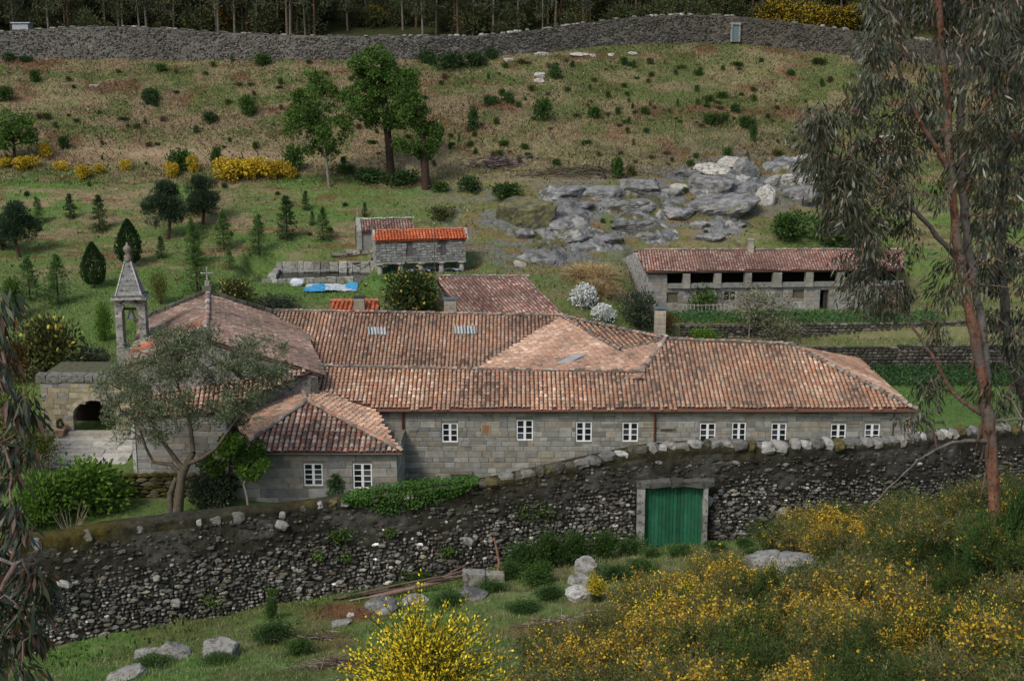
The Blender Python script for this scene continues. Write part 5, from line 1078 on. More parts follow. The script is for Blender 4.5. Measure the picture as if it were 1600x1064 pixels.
for a in [
    ('con', 156, 362, 306, 'conifer', 'dark young conifer on the field, below the single round gorse bush', 'conifer', 4, 2), ('con', 110, 342, 304, 'conifer', 'small dull conifer high on the field, left of a darker one', 'conifer', 4, 2),
    ('con', 92, 478, 398, 'conifer', 'full green young conifer with broad skirts, left of the lone cypress', 'conifer', 4, 1), ('con', 47, 470, 400, 'conifer', 'pale blurry conifer between the far left pine and the broad green conifer', 'conifer', 4, 1),
    ('con', 308, 456, 380, 'conifer', 'slender conifer standing just behind the church gable, lowest of three in a column', 'conifer', 4, 0), ('con', 304, 414, 352, 'conifer', 'conifer in the middle of the column of three behind the church gable', 'conifer', 4, 0),
    ('con', 300, 378, 340, 'conifer', 'pale small conifer topmost of the column of three behind the church', 'conifer', 4, 0), ('con', 350, 391, 330, 'conifer', 'bushy conifer right of the pair of dark pines', 'conifer', 4, 0),
    ('con', 405, 399, 337, 'conifer', 'pointed conifer alone on pale grass uphill from the water tank', 'conifer', 4, 1), ('con', 449, 375, 308, 'conifer', 'tallest and bluest conifer of the row below the long gorse bank', 'conifer', 4, 2),
    ('con', 505, 377, 326, 'conifer', 'conifer nearest to the tiny chapel', 'conifer', 4, 0), ('con', 359, 421, 388, 'conifer', 'knee-high conifer sapling with yellowish tips between church cross and tank', 'conifer', 4, 1),
    ('con', 252, 404, 370, 'conifer', 'small dark conifer right of the spire, under the leaning pine', 'conifer', 4, 2), ('con', 478, 330, 300, 'conifer', 'faint small conifer at the top edge of the green field', 'conifer', 4, 2), ('con', 60, 350, 308, 'conifer', 'pale thin conifer behind the dark pine at the field corner', 'conifer', 4, 1),
    ('con', 488, 352, 330, 'conifer', 'thin dark sapling between the tallest conifer and the chapel', 'conifer', 4, 2), ('con', 570, 340, 318, 'conifer', 'tiny conifer uphill of the chapel cross', 'conifer', 4, 2),
    ('cyp', 148, 451, 381, 'cypress', 'dark egg-shaped cypress standing alone on the grass', 'cypress', 4, 0), ('cyp', 203, 418, 345, 'cypress', 'broad egg-shaped cypress rising directly behind the spire', 'cypress', 4, 0),
    ('pin', 262, 374, 286, 'pine_tree', 'dark pine with reddish leaning trunk, nearer of the pair', 'pine', 5.3, 0), ('pin', 316, 351, 272, 'pine_tree', 'dark pine of the pair closer to the long gorse bank', 'pine', 5.3, 1), ('pin', 31, 402, 318, 'pine_tree', 'rounded dark pine at the left edge of the field', 'pine', 5.3, 0), ('pin', 4, 392, 335, 'pine_tree', 'cut-off dark pine at the very edge of the photo', 'pine', 5.3, 1)]:
    put_tree(*a)
# oaks on the bank
def oak_at(px, pyb, Htop, ells, label, ncl=60, trunkh=.5, tr=.32, bark=(.045, .03, .022), cols=OAKC, name='oak_tree', lean_px=0, nl=330, extra=None, L=.26, W=.17, clr=(.5, 1.0)):
    p = hit(px, pyb); k = ppm(p); h = (pyb - Htop) / k; cs, rs = [], []
    for cx, cy, rx, ry, n_ in ells:
        for _ in range(n_):
            v = R.normal(size=3); v /= np.linalg.norm(v); q = R.uniform(.3, 1) ** .5; cs.append(np.array([(cx - px) / k + v[0] * q * rx / k, v[1] * q * rx / k, (pyb - cy) / k + v[2] * q * ry / k])); rs.append(R.uniform(*clr))
    ln = lean_px / k; tk_ = [(0, 0, -.3), (ln * .3, 0, h * trunkh * .35), (ln * .6, .1, h * trunkh * .7), (ln, .05, h * trunkh), (ln * 1.4, 0, h * (trunkh + .2)), (ln * 1.2, 0, h * (trunkh + .36))]
    pair = wood(grow(tk_, cs, tr), bark), crown(cs, rs, nl, L, W, cols, (0, 0, .3), clumpvar=.3)
    o = thing(name, label, 'tree', p); link('trunk', pair[0], o); link('crown', pair[1], o); return o
oak_at(611, 272, 78, [(588, 108, 32, 26, 26), (618, 148, 32, 38, 34), (572, 150, 28, 22, 18), (604, 186, 36, 18, 20), (640, 128, 16, 14, 6), (560, 108, 14, 10, 4)], 'tall oak with bare dark trunk, middle tree of the three on the bank', 80, .55, .40, lean_px=-8)
oak_at(666, 296, 150, [(652, 178, 22, 24, 14), (668, 212, 18, 24, 14), (640, 228, 20, 14, 9), (640, 155, 14, 12, 5), (662, 245, 10, 10, 3)], 'leaning oak with ivy-dark trunk, nearest to the bare hillside', 46, .6, .42, lean_px=-5)
oak_at(515, 294, 118, [(505, 158, 42, 26, 26), (474, 196, 32, 28, 22), (520, 206, 38, 22, 22), (545, 165, 22, 18, 8), (506, 236, 26, 12, 9), (465, 150, 14, 12, 4), (490, 125, 16, 10, 4)], 'wide pale green oak with thin stems, first of the three trees on the bank', 80, .5, .16, bark=(.2, .18, .15), cols=[(.085, .16, .03), (.11, .20, .035), (.06, .12, .02)], lean_px=-10, nl=250)
oak_at(24, 258, 172, [(26, 196, 28, 20, 14), (12, 220, 24, 16, 11), (46, 212, 16, 14, 7)], 'small dark oak above the gorse at the left edge', 34, .5, .16)
# shrubs
def bush(w, h, n, cols, L=.12, W=.07, ncl=14, fl=None, fn=0, stems=(.1, .08, .05), cr=.42):
    cs = [np.array([math.cos(a) * r_, math.sin(a) * r_, z]) for a, r_, z in zip(R.uniform(0, 6.28, ncl), R.uniform(0, .42, ncl), R.uniform(.25, .72, ncl))]; cs = [c * [w, w, h] for c in cs]; rs = [min(w, h * 1.2) * cr * R.uniform(.6, 1) for _ in cs]
    g = Geo()
    for c in cs: tube(g, [(c[0] * .15, c[1] * .15, -.15), c * .6 + [0, 0, .05], c], (.02, .014, .006), 3, stems)
    st = g.mesh('stems'); st.materials.append(M['bark']); g = Geo(); Cc, D, K = [], [], []
    for c, r in zip(cs, rs): k = n // ncl; v = R.normal(size=(k, 3)); v /= np.linalg.norm(v, axis=1)[:, None]; Cc.append(c + v * r * R.uniform(.4, 1, (k, 1))); D.append(v + R.normal(0, .4, (k, 3)) + [0, 0, .3]); K.append(pick(cols, k) * R.uniform(.75, 1.25))
    Cc = np.concatenate(Cc); Cc[:, 2] = np.maximum(Cc[:, 2], .02); leaves(g, Cc, np.concatenate(D), L, W, np.concatenate(K))
    fo = g.mesh('foliage'); fo.materials.append(M['leaf']); out = [st, fo]
    if fn:
        g = Geo(); Cc, D = [], []
        for c, r in zip(cs, rs): k = fn // ncl; v = R.normal(size=(k, 3)); v[:, 2] += .35; v /= np.linalg.norm(v, axis=1)[:, None]; Cc.append(c + v * r * R.uniform(.88, 1.12, (k, 1))); D.append(R.normal(size=(k, 3)))
        leaves(g, np.concatenate(Cc), np.concatenate(D), fl[1], fl[1] * .8, pick(fl[0], len(np.concatenate(Cc)))); f_ = g.mesh('blossom'); f_.materials.append(M['leaf']); out.append(f_)
    return out
YEL = [(.56, .40, .03), (.48, .34, .02), (.64, .48, .05), (.36, .25, .02)]
DG = [(.028, .065, .018), (.045, .09, .025), (.035, .075, .02)]; MG = [(.05, .10, .02), (.07, .13, .025), (.035, .075, .015)]; OG = [(.07, .08, .02), (.09, .10, .025), (.05, .055, .015)]; RB = [(.10, .05, .03), (.13, .07, .04), (.06, .035, .02)]
BU = dict(dark=bush(1.6, 1.1, 900, DG, .2, .1), green=bush(1.6, 1.1, 900, MG, .2, .1), olive=bush(1.6, 1.0, 800, OG, .18, .08), brown=bush(1.6, .8, 800, RB, .22, .05), gorse=bush(1.7, 1.1, 700, OG, .15, .06, fl=(YEL, .13), fn=1000), gold=bush(1.7, 1.1, 350, OG, .15, .06, fl=(YEL, .14), fn=1700))
def shrub(kind, px, pyb, wpx, hpx, name, label, cat, group=None, near=False):
    p = hit(px, pyb, near); k = ppm(p); b = BU[kind]; return plant(name, label, cat, p, b, (wpx / k / 1.7, wpx / k / 1.9, hpx / k / 1.15), group, ('stems', 'foliage', 'blossom'))
for a in [('gold', 362, 280, 50, 30, 'long gorse bank'), ('gold', 395, 280, 46, 30, ''), ('gold', 428, 280, 46, 26, ''), ('gold', 450, 279, 28, 18, '')]:
    shrub(*a[:5], 'gorse_bush', 'yellow flowering gorse in the long bank on the terrace edge', 'gorse bush', 'gorse of the long bank')
for a in [('gold', 129, 280, 24, 20, 'single round yellow gorse bush uphill of the darkest conifer'), ('gold', 196, 268, 18, 16, 'little yellow gorse bush halfway along the terrace edge'), ('gold', 270, 278, 22, 22, 'small gorse bush left of the dark twin pines top'), ('gold', 301, 272, 18, 26, 'narrow gorse bush against a green shrub'), ('gold', 70, 247, 24, 20, 'orange-yellow gorse bush beside the small left oak'), ('gold', 40, 266, 40, 20, 'low gorse under the small left oak'), ('gorse', 155, 272, 22, 14, 'faint gorse bush on the terrace edge'), ('gold', 95, 268, 24, 14, 'dull gorse bush between two brighter ones'), ('gold', 10, 262, 24, 14, 'gorse at the left border')]:
    shrub(*a[:5], 'gorse_bush', a[5], 'gorse bush')
for a in [('green', 285, 268, 45, 34, 'green shrub between two small gorse bushes'), ('green', 462, 268, 36, 40, 'dark green shrub at the right end of the long gorse bank'), ('green', 540, 274, 40, 16, 'low shrub under the pale oak'), ('dark', 735, 300, 40, 26, 'shrub right of the leaning oak on the bank'), ('green', 795, 310, 56, 24, 'bright shrub at the top left of the rock outcrop'),
          ('olive', 692, 344, 48, 24, 'low olive-green scrub uphill of the granary roof'), ('dark', 625, 290, 60, 24, 'dark undergrowth around the oak trunks'), ('dark', 575, 285, 60, 22, 'dark brambles left of the middle oak trunk'), ('green', 690, 300, 36, 16, 'low scrub beside the leaning oak foot'),
          ('dark', 702, 108, 56, 26, 'long dark evergreen clump against the top wall'), ('dark', 745, 104, 40, 24, 'dark evergreen clump under the top wall, larger right half'), ('dark', 668, 100, 30, 22, 'dark clump in the wall corner'), ('dark', 768, 94, 22, 18, 'small dark shrub at the end of the evergreen clump'),
          ('green', 410, 104, 32, 20, 'green shrub below the pale top wall'), ('dark', 866, 124, 22, 22, 'dark shrub next to a pale boulder high on the slope'), ('dark', 764, 166, 20, 18, 'dark little shrub in the middle of the brown slope'), ('dark', 796, 162, 18, 18, 'dark shrub, right one of a near pair'),
          ('green', 850, 190, 34, 36, 'taller green shrub among the brown bracken'), ('dark', 738, 205, 20, 40, 'sapling-like dark shrub on brown slope'), ('green', 930, 186, 26, 18, 'green shrub on the slope'), ('green', 1165, 200, 30, 20, 'bright green shrub in the upper slope hollow'), ('dark', 1150, 178, 18, 16, 'dark shrub above a bright one'), ('green', 1115, 195, 40, 18, 'wide green shrub right of the bracken slope middle'),
          ('green', 1178, 222, 14, 28, 'upright green bush above the pale rocks'), ('green', 966, 280, 26, 34, 'upright bush on top of the rock outcrop'), ('olive', 987, 276, 18, 20, 'olive bush beside the upright bush on the outcrop'), ('green', 1138, 246, 16, 16, 'little bush above the slanted pale rock'),
          ('green', 1230, 372, 80, 40, 'bright bramble bank behind the barn roof'), ('green', 1300, 385, 90, 44, 'bramble bank with pale flower heads behind the barn'), ('dark', 235, 165, 26, 26, 'dark green shrub on dry slope'), ('green', 55, 128, 24, 18, 'round green shrub on upper left slope'), ('green', 10, 158, 34, 22, 'green shrub at the left border of the slope'),
          ('green', 240, 158, 26, 18, 'green shrub beside a darker one'), ('green', 385, 180, 36, 30, 'leafy shrub left of the oaks'), ('dark', 330, 192, 30, 18, 'dark shrub on the dry slope'), ('green', 340, 262, 20, 34, 'bright upright shrub above the gorse bank'), ('green', 100, 232, 26, 20, 'pale green bush on the sandy patch'), ('green', 250, 112, 24, 12, 'low green shrub near the pale top wall'), ('dark', 12, 96, 24, 14, 'dark shrub at the foot of the wall'), ('dark', 42, 98, 24, 10, 'low dark shrub at the wall foot'), ('dark', 210, 92, 26, 14, 'dark shrub at the wall beside a stone'),
          ('green', 448, 268, 0, 0, '')][:-1]:
    shrub(*a[:5], 'shrub', a[5], 'shrub')
q_ = 0
while q_ < 230:
    px, py = R.uniform(0, 1330), R.uniform(95, 262)
    if R.rand() < .5 and px < 600: continue
    kd = ['green', 'dark', 'olive', 'brown', 'olive', 'green'][R.randint(6)]; zn = ('under the pale top wall' if px < 420 else 'behind the three oaks' if px < 700 else 'below the line of pale boulders' if px < 1000 else 'below the blue door') if py < 150 else ('uphill of the gorse bushes' if px < 420 else 'beside the three oaks' if px < 700 else 'around the brushwood heap' if px < 960 else 'above the rock outcrop')
    shrub(kd, px, py, R.uniform(5, 16) * (1.6 if R.rand() < .15 else 1), R.uniform(4, 13), 'scrub_bush', 'small ' + kd + ' scrub bush on the dry slope ' + zn, 'scrub bush', kd + ' scrub on the slope ' + zn); q_ += 1
for _ in range(36):
    px, py = (R.uniform(0, 560), R.uniform(290, 400)) if R.rand() < .5 else (R.uniform(800, 1250), R.uniform(300, 385))
    shrub(['green', 'olive', 'dark'][R.randint(3)], px, py, R.uniform(7, 15), R.uniform(5, 10), 'grass_tussock', 'tall tussock or seedling standing up from the field or the outcrop', 'tussock', 'tussocks on the field and outcrop')
# named shrubs round the buildings
SPEC = dict(orange=bush(2, 1.5, 3000, OG + DG, .14, .08, 26, ([(.6, .28, .02), (.55, .4, .04)], .12), 150), white=bush(2, 1.2, 700, MG, .12, .06, 18, ([(.8, .82, .76), (.7, .72, .68)], .15), 2400), yellowish=bush(2, 1.5, 2600, [(.06, .07, .02), (.10, .10, .03), (.04, .05, .015)], .14, .08, 24, ([(.5, .45, .08)], .14), 120),
            rusty=bush(2, 2, 2200, [(.12, .06, .02), (.16, .08, .03), (.06, .07, .02)], .14, .08, 20), lime=bush(2, 2, 2400, [(.10, .12, .02), (.13, .14, .03), (.07, .08, .02)], .12, .06, 20), laurel=bush(2, 1.5, 2800, [(.025, .05, .02), (.04, .06, .03), (.09, .09, .06)], .15, .08, 22), pale=bush(2, 1.5, 1300, [(.14, .14, .07), (.10, .11, .05), (.2, .2, .13)], .10, .05, 24), straw=bush(2, 1, 2600, [(.38, .28, .13), (.3, .21, .1), (.45, .35, .18)], .5, .025, 24), bright=bush(2, 1.5, 2600, BRIGHT, .14, .08, 22), fresh=bush(2, 1.6, 2400, MG + BRIGHT, .16, .09, 22))
def special(kind, px, pyb, wpx, hpx, name, label, cat, group=None, Y=None, near=False):
    p = hit(px, pyb, near) if Y is None else (lambda q: np.array([q[0], Y, float(zat(q[0], Y))]))(PY(px, pyb, Y)); k = ppm(p); b = SPEC[kind]; return plant(name, label, cat, p, b, (wpx / k / 2.1, wpx / k / 2.4, hpx / k / (2.0 if kind in ('rusty', 'lime') else 1.5)), group, ('stems', 'foliage', 'blossom'))
special('orange', 645, 492, 98, 68, 'orange_tree', 'rounded citrus bush dotted with orange fruit, in front of the granary', 'citrus bush')
special('white', 912, 478, 52, 40, 'flowering_shrub', 'white blossoming shrub, upper one of the two beside the stable wing', 'shrub'); special('white', 942, 500, 46, 28, 'flowering_shrub', 'white blossoming shrub, lower one of the two, close to the roof ridge', 'shrub')
special('laurel', 996, 512, 62, 56, 'evergreen_shrub', 'dark evergreen shrub at the corner of the barn', 'shrub'); special('rusty', 1040, 520, 38, 34, 'evergreen_shrub', 'brownish shrub tucked behind the tall chimney', 'shrub')
special('fresh', 1098, 486, 62, 40, 'fruit_tree', 'round leafy bush above the little wooden rail fence', 'fruit bush'); special('pale', 1185, 512, 120, 66, 'fruit_tree', 'pale twiggy fruit tree in bud before the barn', 'fruit tree'); special('pale', 1220, 538, 74, 46, 'fruit_tree', 'greyish budding tree over the roof ridge', 'fruit tree')
special('bright', 1100, 531, 60, 18, 'low_shrub', 'low yellow-green shrub at the foot of the upper terrace wall', 'shrub')
special('straw', 922, 436, 100, 26, 'bracken_pile', 'pale heap of dry cut bracken beside the barn', 'bracken heap'); special('straw', 935, 462, 60, 30, 'bracken_pile', 'brownish lower heap of dry bracken against the barn gable', 'bracken heap')
special('yellowish', 85, 585, 104, 92, 'garden_shrub', 'big bush dotted with yellow flowers, above the porch', 'shrub'); special('rusty', 28, 600, 60, 80, 'garden_shrub', 'rust-coloured bush at the left border above the pale bush', 'shrub'); special('laurel', 140, 584, 60, 40, 'garden_shrub', 'grey-green shrub between yellow-dotted bush and tower', 'shrub')
special('yellowish', 370, 480, 60, 44, 'twiggy_shrub', 'thin yellowish shrub right of the church cross', 'shrub'); special('lime', 252, 476, 34, 56, 'young_tree', 'thin bright young tree left of the church cross', 'young tree'); special('bright', 165, 534, 26, 60, 'young_tree', 'thin sapling with pale stem left of the tower', 'young tree'); special('laurel', 435, 486, 70, 24, 'low_shrub', 'low leafy shrubs above the courtyard roof ridge', 'shrub')
special('green' if 0 else 'fresh', 20, 500, 40, 60, 'garden_shrub', 'dark leafy bush at the left border beside the field', 'shrub')
special('lime', 20, 730, 100, 150, 'bamboo', 'tall yellow-green thicket at the left edge beside the steps', 'bamboo'); special('lime', 60, 740, 60, 90, 'bamboo', 'shorter yellow-green thicket next to the steps', 'bamboo')
special('bright', 125, 806, 140, 88, 'fig_tree', 'vivid green spreading fig in front of the pale steps', 'fig tree', Y=70.5); special('bright', 60, 830, 100, 84, 'fig_tree', 'vivid green fig at the left end of the garden', 'fig tree', Y=68.5)
special('fresh', 200, 745, 30, 24, 'low_shrub', 'round leafy clump by the church corner', 'shrub', Y=76.2 - 1.2)
special('laurel', 330, 785, 70, 60, 'undergrowth_shrub', 'dark shrub behind the olive trunk, along the garden wall', 'shrub', Y=72.6)
# climbing leaves and plants on the boundary wall
def ivy(pxs, label, depth, n, cols, top=True, name='ivy', L=.10):
    g = Geo(); px = R.uniform(pxs[0], pxs[1], n); x = np.array([PY(p, 770, 50)[0] for p in px]); x = x + 0; y = np.interp(x, wx, wy_); zt = np.interp(x, wx, wtp); e = 1 - np.abs((px - pxs[0]) / (pxs[1] - pxs[0]) * 2 - 1) ** 3; f = R.uniform(0, 1, n) ** 1.6; dep = depth * (.35 + .65 * fbm(x * 1.4, x * 0, 6)) * e
    onTop = R.rand(n) < .42; z = np.where(onTop, zt + R.uniform(0, .28, n) * e, zt - f * dep); yy = np.where(onTop, y + R.uniform(-.1, .8, n), y - R.uniform(.02, .22, n)); leaves(g, np.stack([x, yy, z], 1), np.stack([R.normal(0, .5, n), -R.uniform(.2, 1, n), -R.uniform(0, .8, n)], 1), L, L * .85, pick(cols, n)); return tag(g.obj(name, M['leaf']), label, 'ivy', kind='thing')
ivy((538, 745), 'bright green ivy draped over the mossy wall top below the annex', 1.0, 4200, [(.06, .15, .02), (.08, .18, .03), (.04, .10, .015)])
special('bright', 690, 768, 100, 42, 'fig_bush', 'light green fig bush between downpipe and ivy-clad wall', 'fig bush', Y=54.5); special('bright', 660, 762, 44, 42, 'fig_bush', 'small light green fig shoots by the annex corner', 'fig bush', Y=56)
o = put_tree('con', 525, 800, 735, 'conifer', 'small dark conifer in front of the annex between its windows', 'conifer', 4, 2); o.location = (*PY(525, 790, 71.5)[:2], .2); o.scale = (.95, .95, .72)
special('bright', 426, 784, 24, 20, 'low_shrub', 'small bright sprout below the annex wall', 'shrub', Y=72)

# ------------------------------------------------------------------ olive tree in the garden
op = np.array([PY(275, 800, 70.5)[0], 70.5, .8]); k = ppm(op)
def o2(px, py, dy=0): p = PY(px, py, 70.5 + dy); return p - op
stem = [(0, 0, -.4), o2(281, 765), o2(284, 742), o2(292, 725), o2(302, 706)]
limbs = [[o2(284, 742), o2(268, 726, .4), o2(240, 722, .5), o2(228, 700, .3), o2(218, 670)], [o2(292, 725), o2(315, 716, -.4), o2(338, 700, -.6), o2(362, 665, -.5), o2(392, 630)], [o2(302, 706), o2(298, 670, .5), o2(292, 640, .3), o2(280, 610)], [o2(288, 735), o2(262, 700, .9), o2(245, 680, 1), o2(235, 655, .8)]]
cs, rs = [], []
def olive_c(px, py, rx, ry, n):
    for _ in range(n):
        a_, q = R.uniform(0, 6.28), math.sqrt(R.rand()); p = o2(px + math.cos(a_) * q * rx, py + math.sin(a_) * q * ry, R.uniform(-2.2, 2.2)); cs.append(p); rs.append(R.uniform(.32, .62))
for z_ in ((300, 552, 105, 40, 54), (235, 605, 78, 48, 50), (345, 600, 80, 40, 42), (405, 562, 52, 36, 26), (212, 655, 50, 46, 28), (180, 620, 30, 40, 14), (375, 640, 40, 28, 15), (310, 650, 60, 30, 20), (270, 530, 50, 22, 20), (440, 585, 14, 24, 5)): olive_c(*z_)
ol = thing('olive_tree', 'large grey-green olive tree with twisted trunk in the walled garden', 'olive tree', op)
g = Geo(); BK = (.10, .085, .06)
rad0 = [.34, .27, .25, .22, .17]; tube(g, stem, rad0, 9, BK); tube(g, [(-.35, 0, -.4), o2(266, 770), o2(276, 745)], (.24, .17, .14), 7, BK)
allseg = [(np.array(stem), None)]
for L_ in limbs: tube(g, L_, np.linspace(.15, .06, len(L_)), 6, BK)
trunk_nodes = [np.array(p) for p in stem]
seg_nodes = [np.array(p) for L_ in limbs for p in L_]
for c_ in cs:
    A_ = np.array(seg_nodes); k_ = int(np.argmin(np.linalg.norm(A_ - c_, axis=1) + np.maximum(0, A_[:, 2] - c_[2]) * .7)); a_ = A_[k_]; m_ = a_ * .5 + c_ * .5 + R.normal(0, .1, 3) * np.linalg.norm(c_ - a_) + [0, 0, .1]; tube(g, [a_, m_, c_], (.045, .03, .012), 4, BK); seg_nodes += [m_, c_]
me = g.mesh('trunk'); me.materials.append(M['bark']); link('trunk', me, ol)
OLC = [(.16, .195, .10), (.13, .16, .08), (.23, .26, .16), (.09, .12, .055)]
link('crown', crown(cs, [r_ * .92 for r_ in rs], 640, .20, .055, OLC, (0, 0, .4), clumpvar=.22), ol)
gp = np.array([PY(390, 792, 72)[0], 71.6, .3]); c2_ = [PY(370 + math.cos(a_) * q * 52, 722 + math.sin(a_) * q * 38, 71.6 + R.uniform(-1.2, 1.2)) - gp for a_, q in zip(R.uniform(0, 6.28, 34), np.sqrt(R.rand(34)))]
yt = thing('young_tree', 'vivid lime-green young tree against the annex wall', 'young tree', gp); link('trunk', wood(grow([(0, 0, -.3), (0, 0, .8), (-.05, 0, 1.5), (-.2, 0, 2.2)], c2_, .07), (.2, .18, .13)), yt); link('crown', crown(c2_, [R.uniform(.3, .55) for _ in c2_], 900, .2, .11, BRIGHT, (0, 0, .8), out=.7), yt)
bs = np.array([PY(355, 0, 1)[0] * 0 - 24.6, 67.0, 1.0]); g = Geo()
for _ in range(26): a_ = R.uniform(0, 6.28); l_ = R.uniform(1.2, 2.4); e_ = np.array([math.cos(a_) * l_ * .5, math.sin(a_) * l_ * .4, l_]); tube(g, [(0, 0, -.1), e_ * .5 + R.normal(0, .08, 3), e_], (.025, .016, .006), 4, (.25, .2, .14))
bs = PY(112, 832, 66); tag(g.obj('bare_shrub', M['bark'], None, (bs[0], 66, float(zfar(bs[0], 66)))), 'leafless twiggy shrub behind the left part of the boundary wall', 'bare shrub', kind='thing')

# ------------------------------------------------------------------ the wood at the head of the slope
def gumtree(h=15, lean=0):
    cs = [np.array([R.normal(0, 1.1), R.normal(0, 1.1), R.uniform(h * .2, h)]) for _ in range(30)]; t = [(0, 0, -.5), (lean * .3, 0, h * .3), (lean * .7, 0, h * .6), (lean, 0, h * .9)]
    return wood(grow(t, cs, .16, mid=False), (.13, .11, .085)), crown(cs, [R.uniform(.6, 1.2) for _ in cs], 60, .5, .13, [(.06, .08, .04), (.08, .10, .05), (.045, .06, .03), (.11, .10, .04)], (0, 0, -.3))
GT = [gumtree(15, .4), gumtree(16, -.6), gumtree(14, .9)]
PT_ = (wood([(np.array([(0, 0, -.5), (.1, 0, 5), (0, 0, 12), (.2, 0, 15)]), np.array([.15, .13, .09, .05]))], (.20, .18, .15)), GT[0][1]); RT_ = (wood([(np.array([(0, 0, -.5), (-.1, 0, 5), (.1, 0, 12), (.2, 0, 15)]), np.array([.2, .17, .1, .05]))], (.10, .06, .04)), GT[1][1])
for q in range(298):
    x = R.uniform(-84, 84); y = R.uniform(186, 222) ** 1.0; y = 187 + (R.rand() ** 1.4) * 34 + (4 if abs(x - 30) < 15 else 0); r_ = R.rand(); pr = PT_ if r_ < .14 else RT_ if r_ < .4 else GT[q % 3]
    wz = ['above the wall corner near the little shed', 'above the long pale stretch of the top wall', 'above the dip of the top wall', 'above the arched stretch of wall with the blue door', 'beyond the gum crown'][int(np.clip((x + 84) / 33.6, 0, 4))]; kd = 'pale-barked slim' if r_ < .14 else 'reddish-barked' if r_ < .4 else 'dark thin-stemmed'; lab = (kd + ' tree in the wood ' + wz, kd + ' trees ' + wz)
    plant('forest_tree', lab[0], 'tree', (x, y, float(zfar(x, y))), pr, R.uniform(.8, 1.15), lab[1])
DK = bush(4, 3.4, 1500, [(.05, .07, .028), (.07, .09, .035), (.09, .085, .035)], .4, .16, 20); GY = bush(4, 3, 900, [(.03, .035, .012), (.06, .06, .015)], .34, .14, 18, ([(.36, .25, .015), (.28, .19, .012)], .26), 700)
for q in range(190):
    x = R.uniform(-84, 84); y = R.uniform(187, 208); wz = ['near the little shed', 'over the long pale stretch of the top wall', 'over the dip of the top wall', 'over the arched stretch of wall', 'beyond the gum crown'][int(np.clip((x + 84) / 33.6, 0, 4))]; plant('understorey_shrub', 'dark evergreen undergrowth bush in the wood ' + wz, 'shrub', (x, y, float(zfar(x, y))), DK, R.uniform(.6, 1.3), 'undergrowth ' + wz, ('stems', 'foliage'))
for px in (330, 400, 420, 445, 455, 860, 900, 905, 820, 1190, 1215, 1240, 1262, 1285, 1300, 1320, 570, 250, 1225, 1250, 1275, 1340):
    x = PY(px, 40, 190)[0] + R.uniform(-1, 1); y = R.uniform(186.5, 192) if px > 1100 else R.uniform(190, 200); plant('broom_bush', 'yellow flowering broom under the trees at the edge of the wood', 'broom bush', (x, y, float(zfar(x, y))), GY, R.uniform(.7, 1.1) * (1.25 if px > 1180 else .9), 'broom at the edge of the wood', ('stems', 'foliage', 'blossom'))
g = Geo(); n_ = 60000; x = R.uniform(-105, 105, n_); y = R.uniform(214, 262, n_); z = zfar(x, y) + R.uniform(0, 9, n_); leaves(g, np.stack([x, y, z], 1), R.normal(size=(n_, 3)), 1.5, .8, pick([(.035, .05, .025), (.05, .065, .03), (.025, .035, .018)], n_)); tag(g.obj('far_wood', M['leaf']), kind='stuff')

# ------------------------------------------------------------------ rocks
def rockmesh(seed, name='rock', m='rock', col=(.19, .19, .18), n=6, sharp=.35, nu=36, nv_=20):
    r_ = np.random.RandomState(seed); U_, V_ = np.meshgrid(np.arange(nu) * 2 * math.pi / nu, np.linspace(-math.pi / 2, math.pi / 2, nv_)); D = np.stack([np.cos(V_) * np.cos(U_), np.cos(V_) * np.sin(U_), np.sin(V_)], -1).reshape(-1, 3)
    N_ = np.concatenate([np.array([[1, 0, 0], [-1, 0, 0], [0, 1, 0], [0, -1, 0], [0, 0, 1], [0, -.3, 1]]) + r_.normal(0, .28, (6, 3)), r_.normal(size=(n, 3))]); N_ /= np.linalg.norm(N_, axis=1)[:, None]; off = np.concatenate([r_.uniform(.62, .9, 6), r_.uniform(.72, 1.05, n)]); dd = np.clip(D @ N_.T, .05, None); rad = np.min(off / dd, axis=1); rad = np.minimum(rad, 1.15) * (1 + r_.uniform(-.03, .03, len(D)))
    P = D * rad[:, None]; kx = fbm(P[:, 0] * 2.2 + seed, P[:, 2] * 5 + P[:, 1], seed) - .5; P = P * (1 + .10 * kx + .05 * (fbm(P[:, 0] * 7 + P[:, 1] * 3, P[:, 2] * 9, seed + 3) - .5))[:, None]; g = Geo(); i_ = np.arange(nv_ - 1)[:, None] * nu; k_ = np.arange(nu)[None]; k2 = (k_ + 1) % nu; F_ = np.stack([i_ + k_, i_ + k2, i_ + nu + k2, i_ + nu + k_], -1).reshape(-1, 4); g.add(P, F_, np.array(col) * r_.uniform(.85, 1.15, (len(F_), 1)))
    me = g.mesh(name); me.materials.append(M[m]); return me
RK = [rockmesh(k) for k in range(6)]; RKP = [rockmesh(20 + k, col=(.40, .385, .34), m='palerock') for k in range(4)]; RKW = [rockmesh(30 + k, col=(.25, .245, .215), m='palerock') for k in range(4)]; RKM = [rockmesh(40, col=(.12, .115, .05)), rockmesh(41, col=(.16, .16, .12))]
def rock(px, py, w, h, label, kind='g', depth=1.0, rot=None, tilt=0, near=False, name='boulder', cat='boulder', group=None):
    p = hit(px, py + h * .32, near); k = ppm(p); L_ = dict(g=RK, p=RKP, w=RKW, m=RKM)[kind]; o = link(name, L_[R.randint(len(L_))]); W_ = w / k / 2; H_ = h / k / 2
    o.scale = (W_ * 1.1, W_ * depth * .8, H_ * (1.25 if near else 1.05)); o.rotation_euler = (R.uniform(-.1, .1), tilt, R.uniform(-.3, .3) if rot is None else rot); o.location = (p[0], p[1] + W_ * .2, p[2] + H_ * .35); return tag(o, label, cat, group, 'thing')
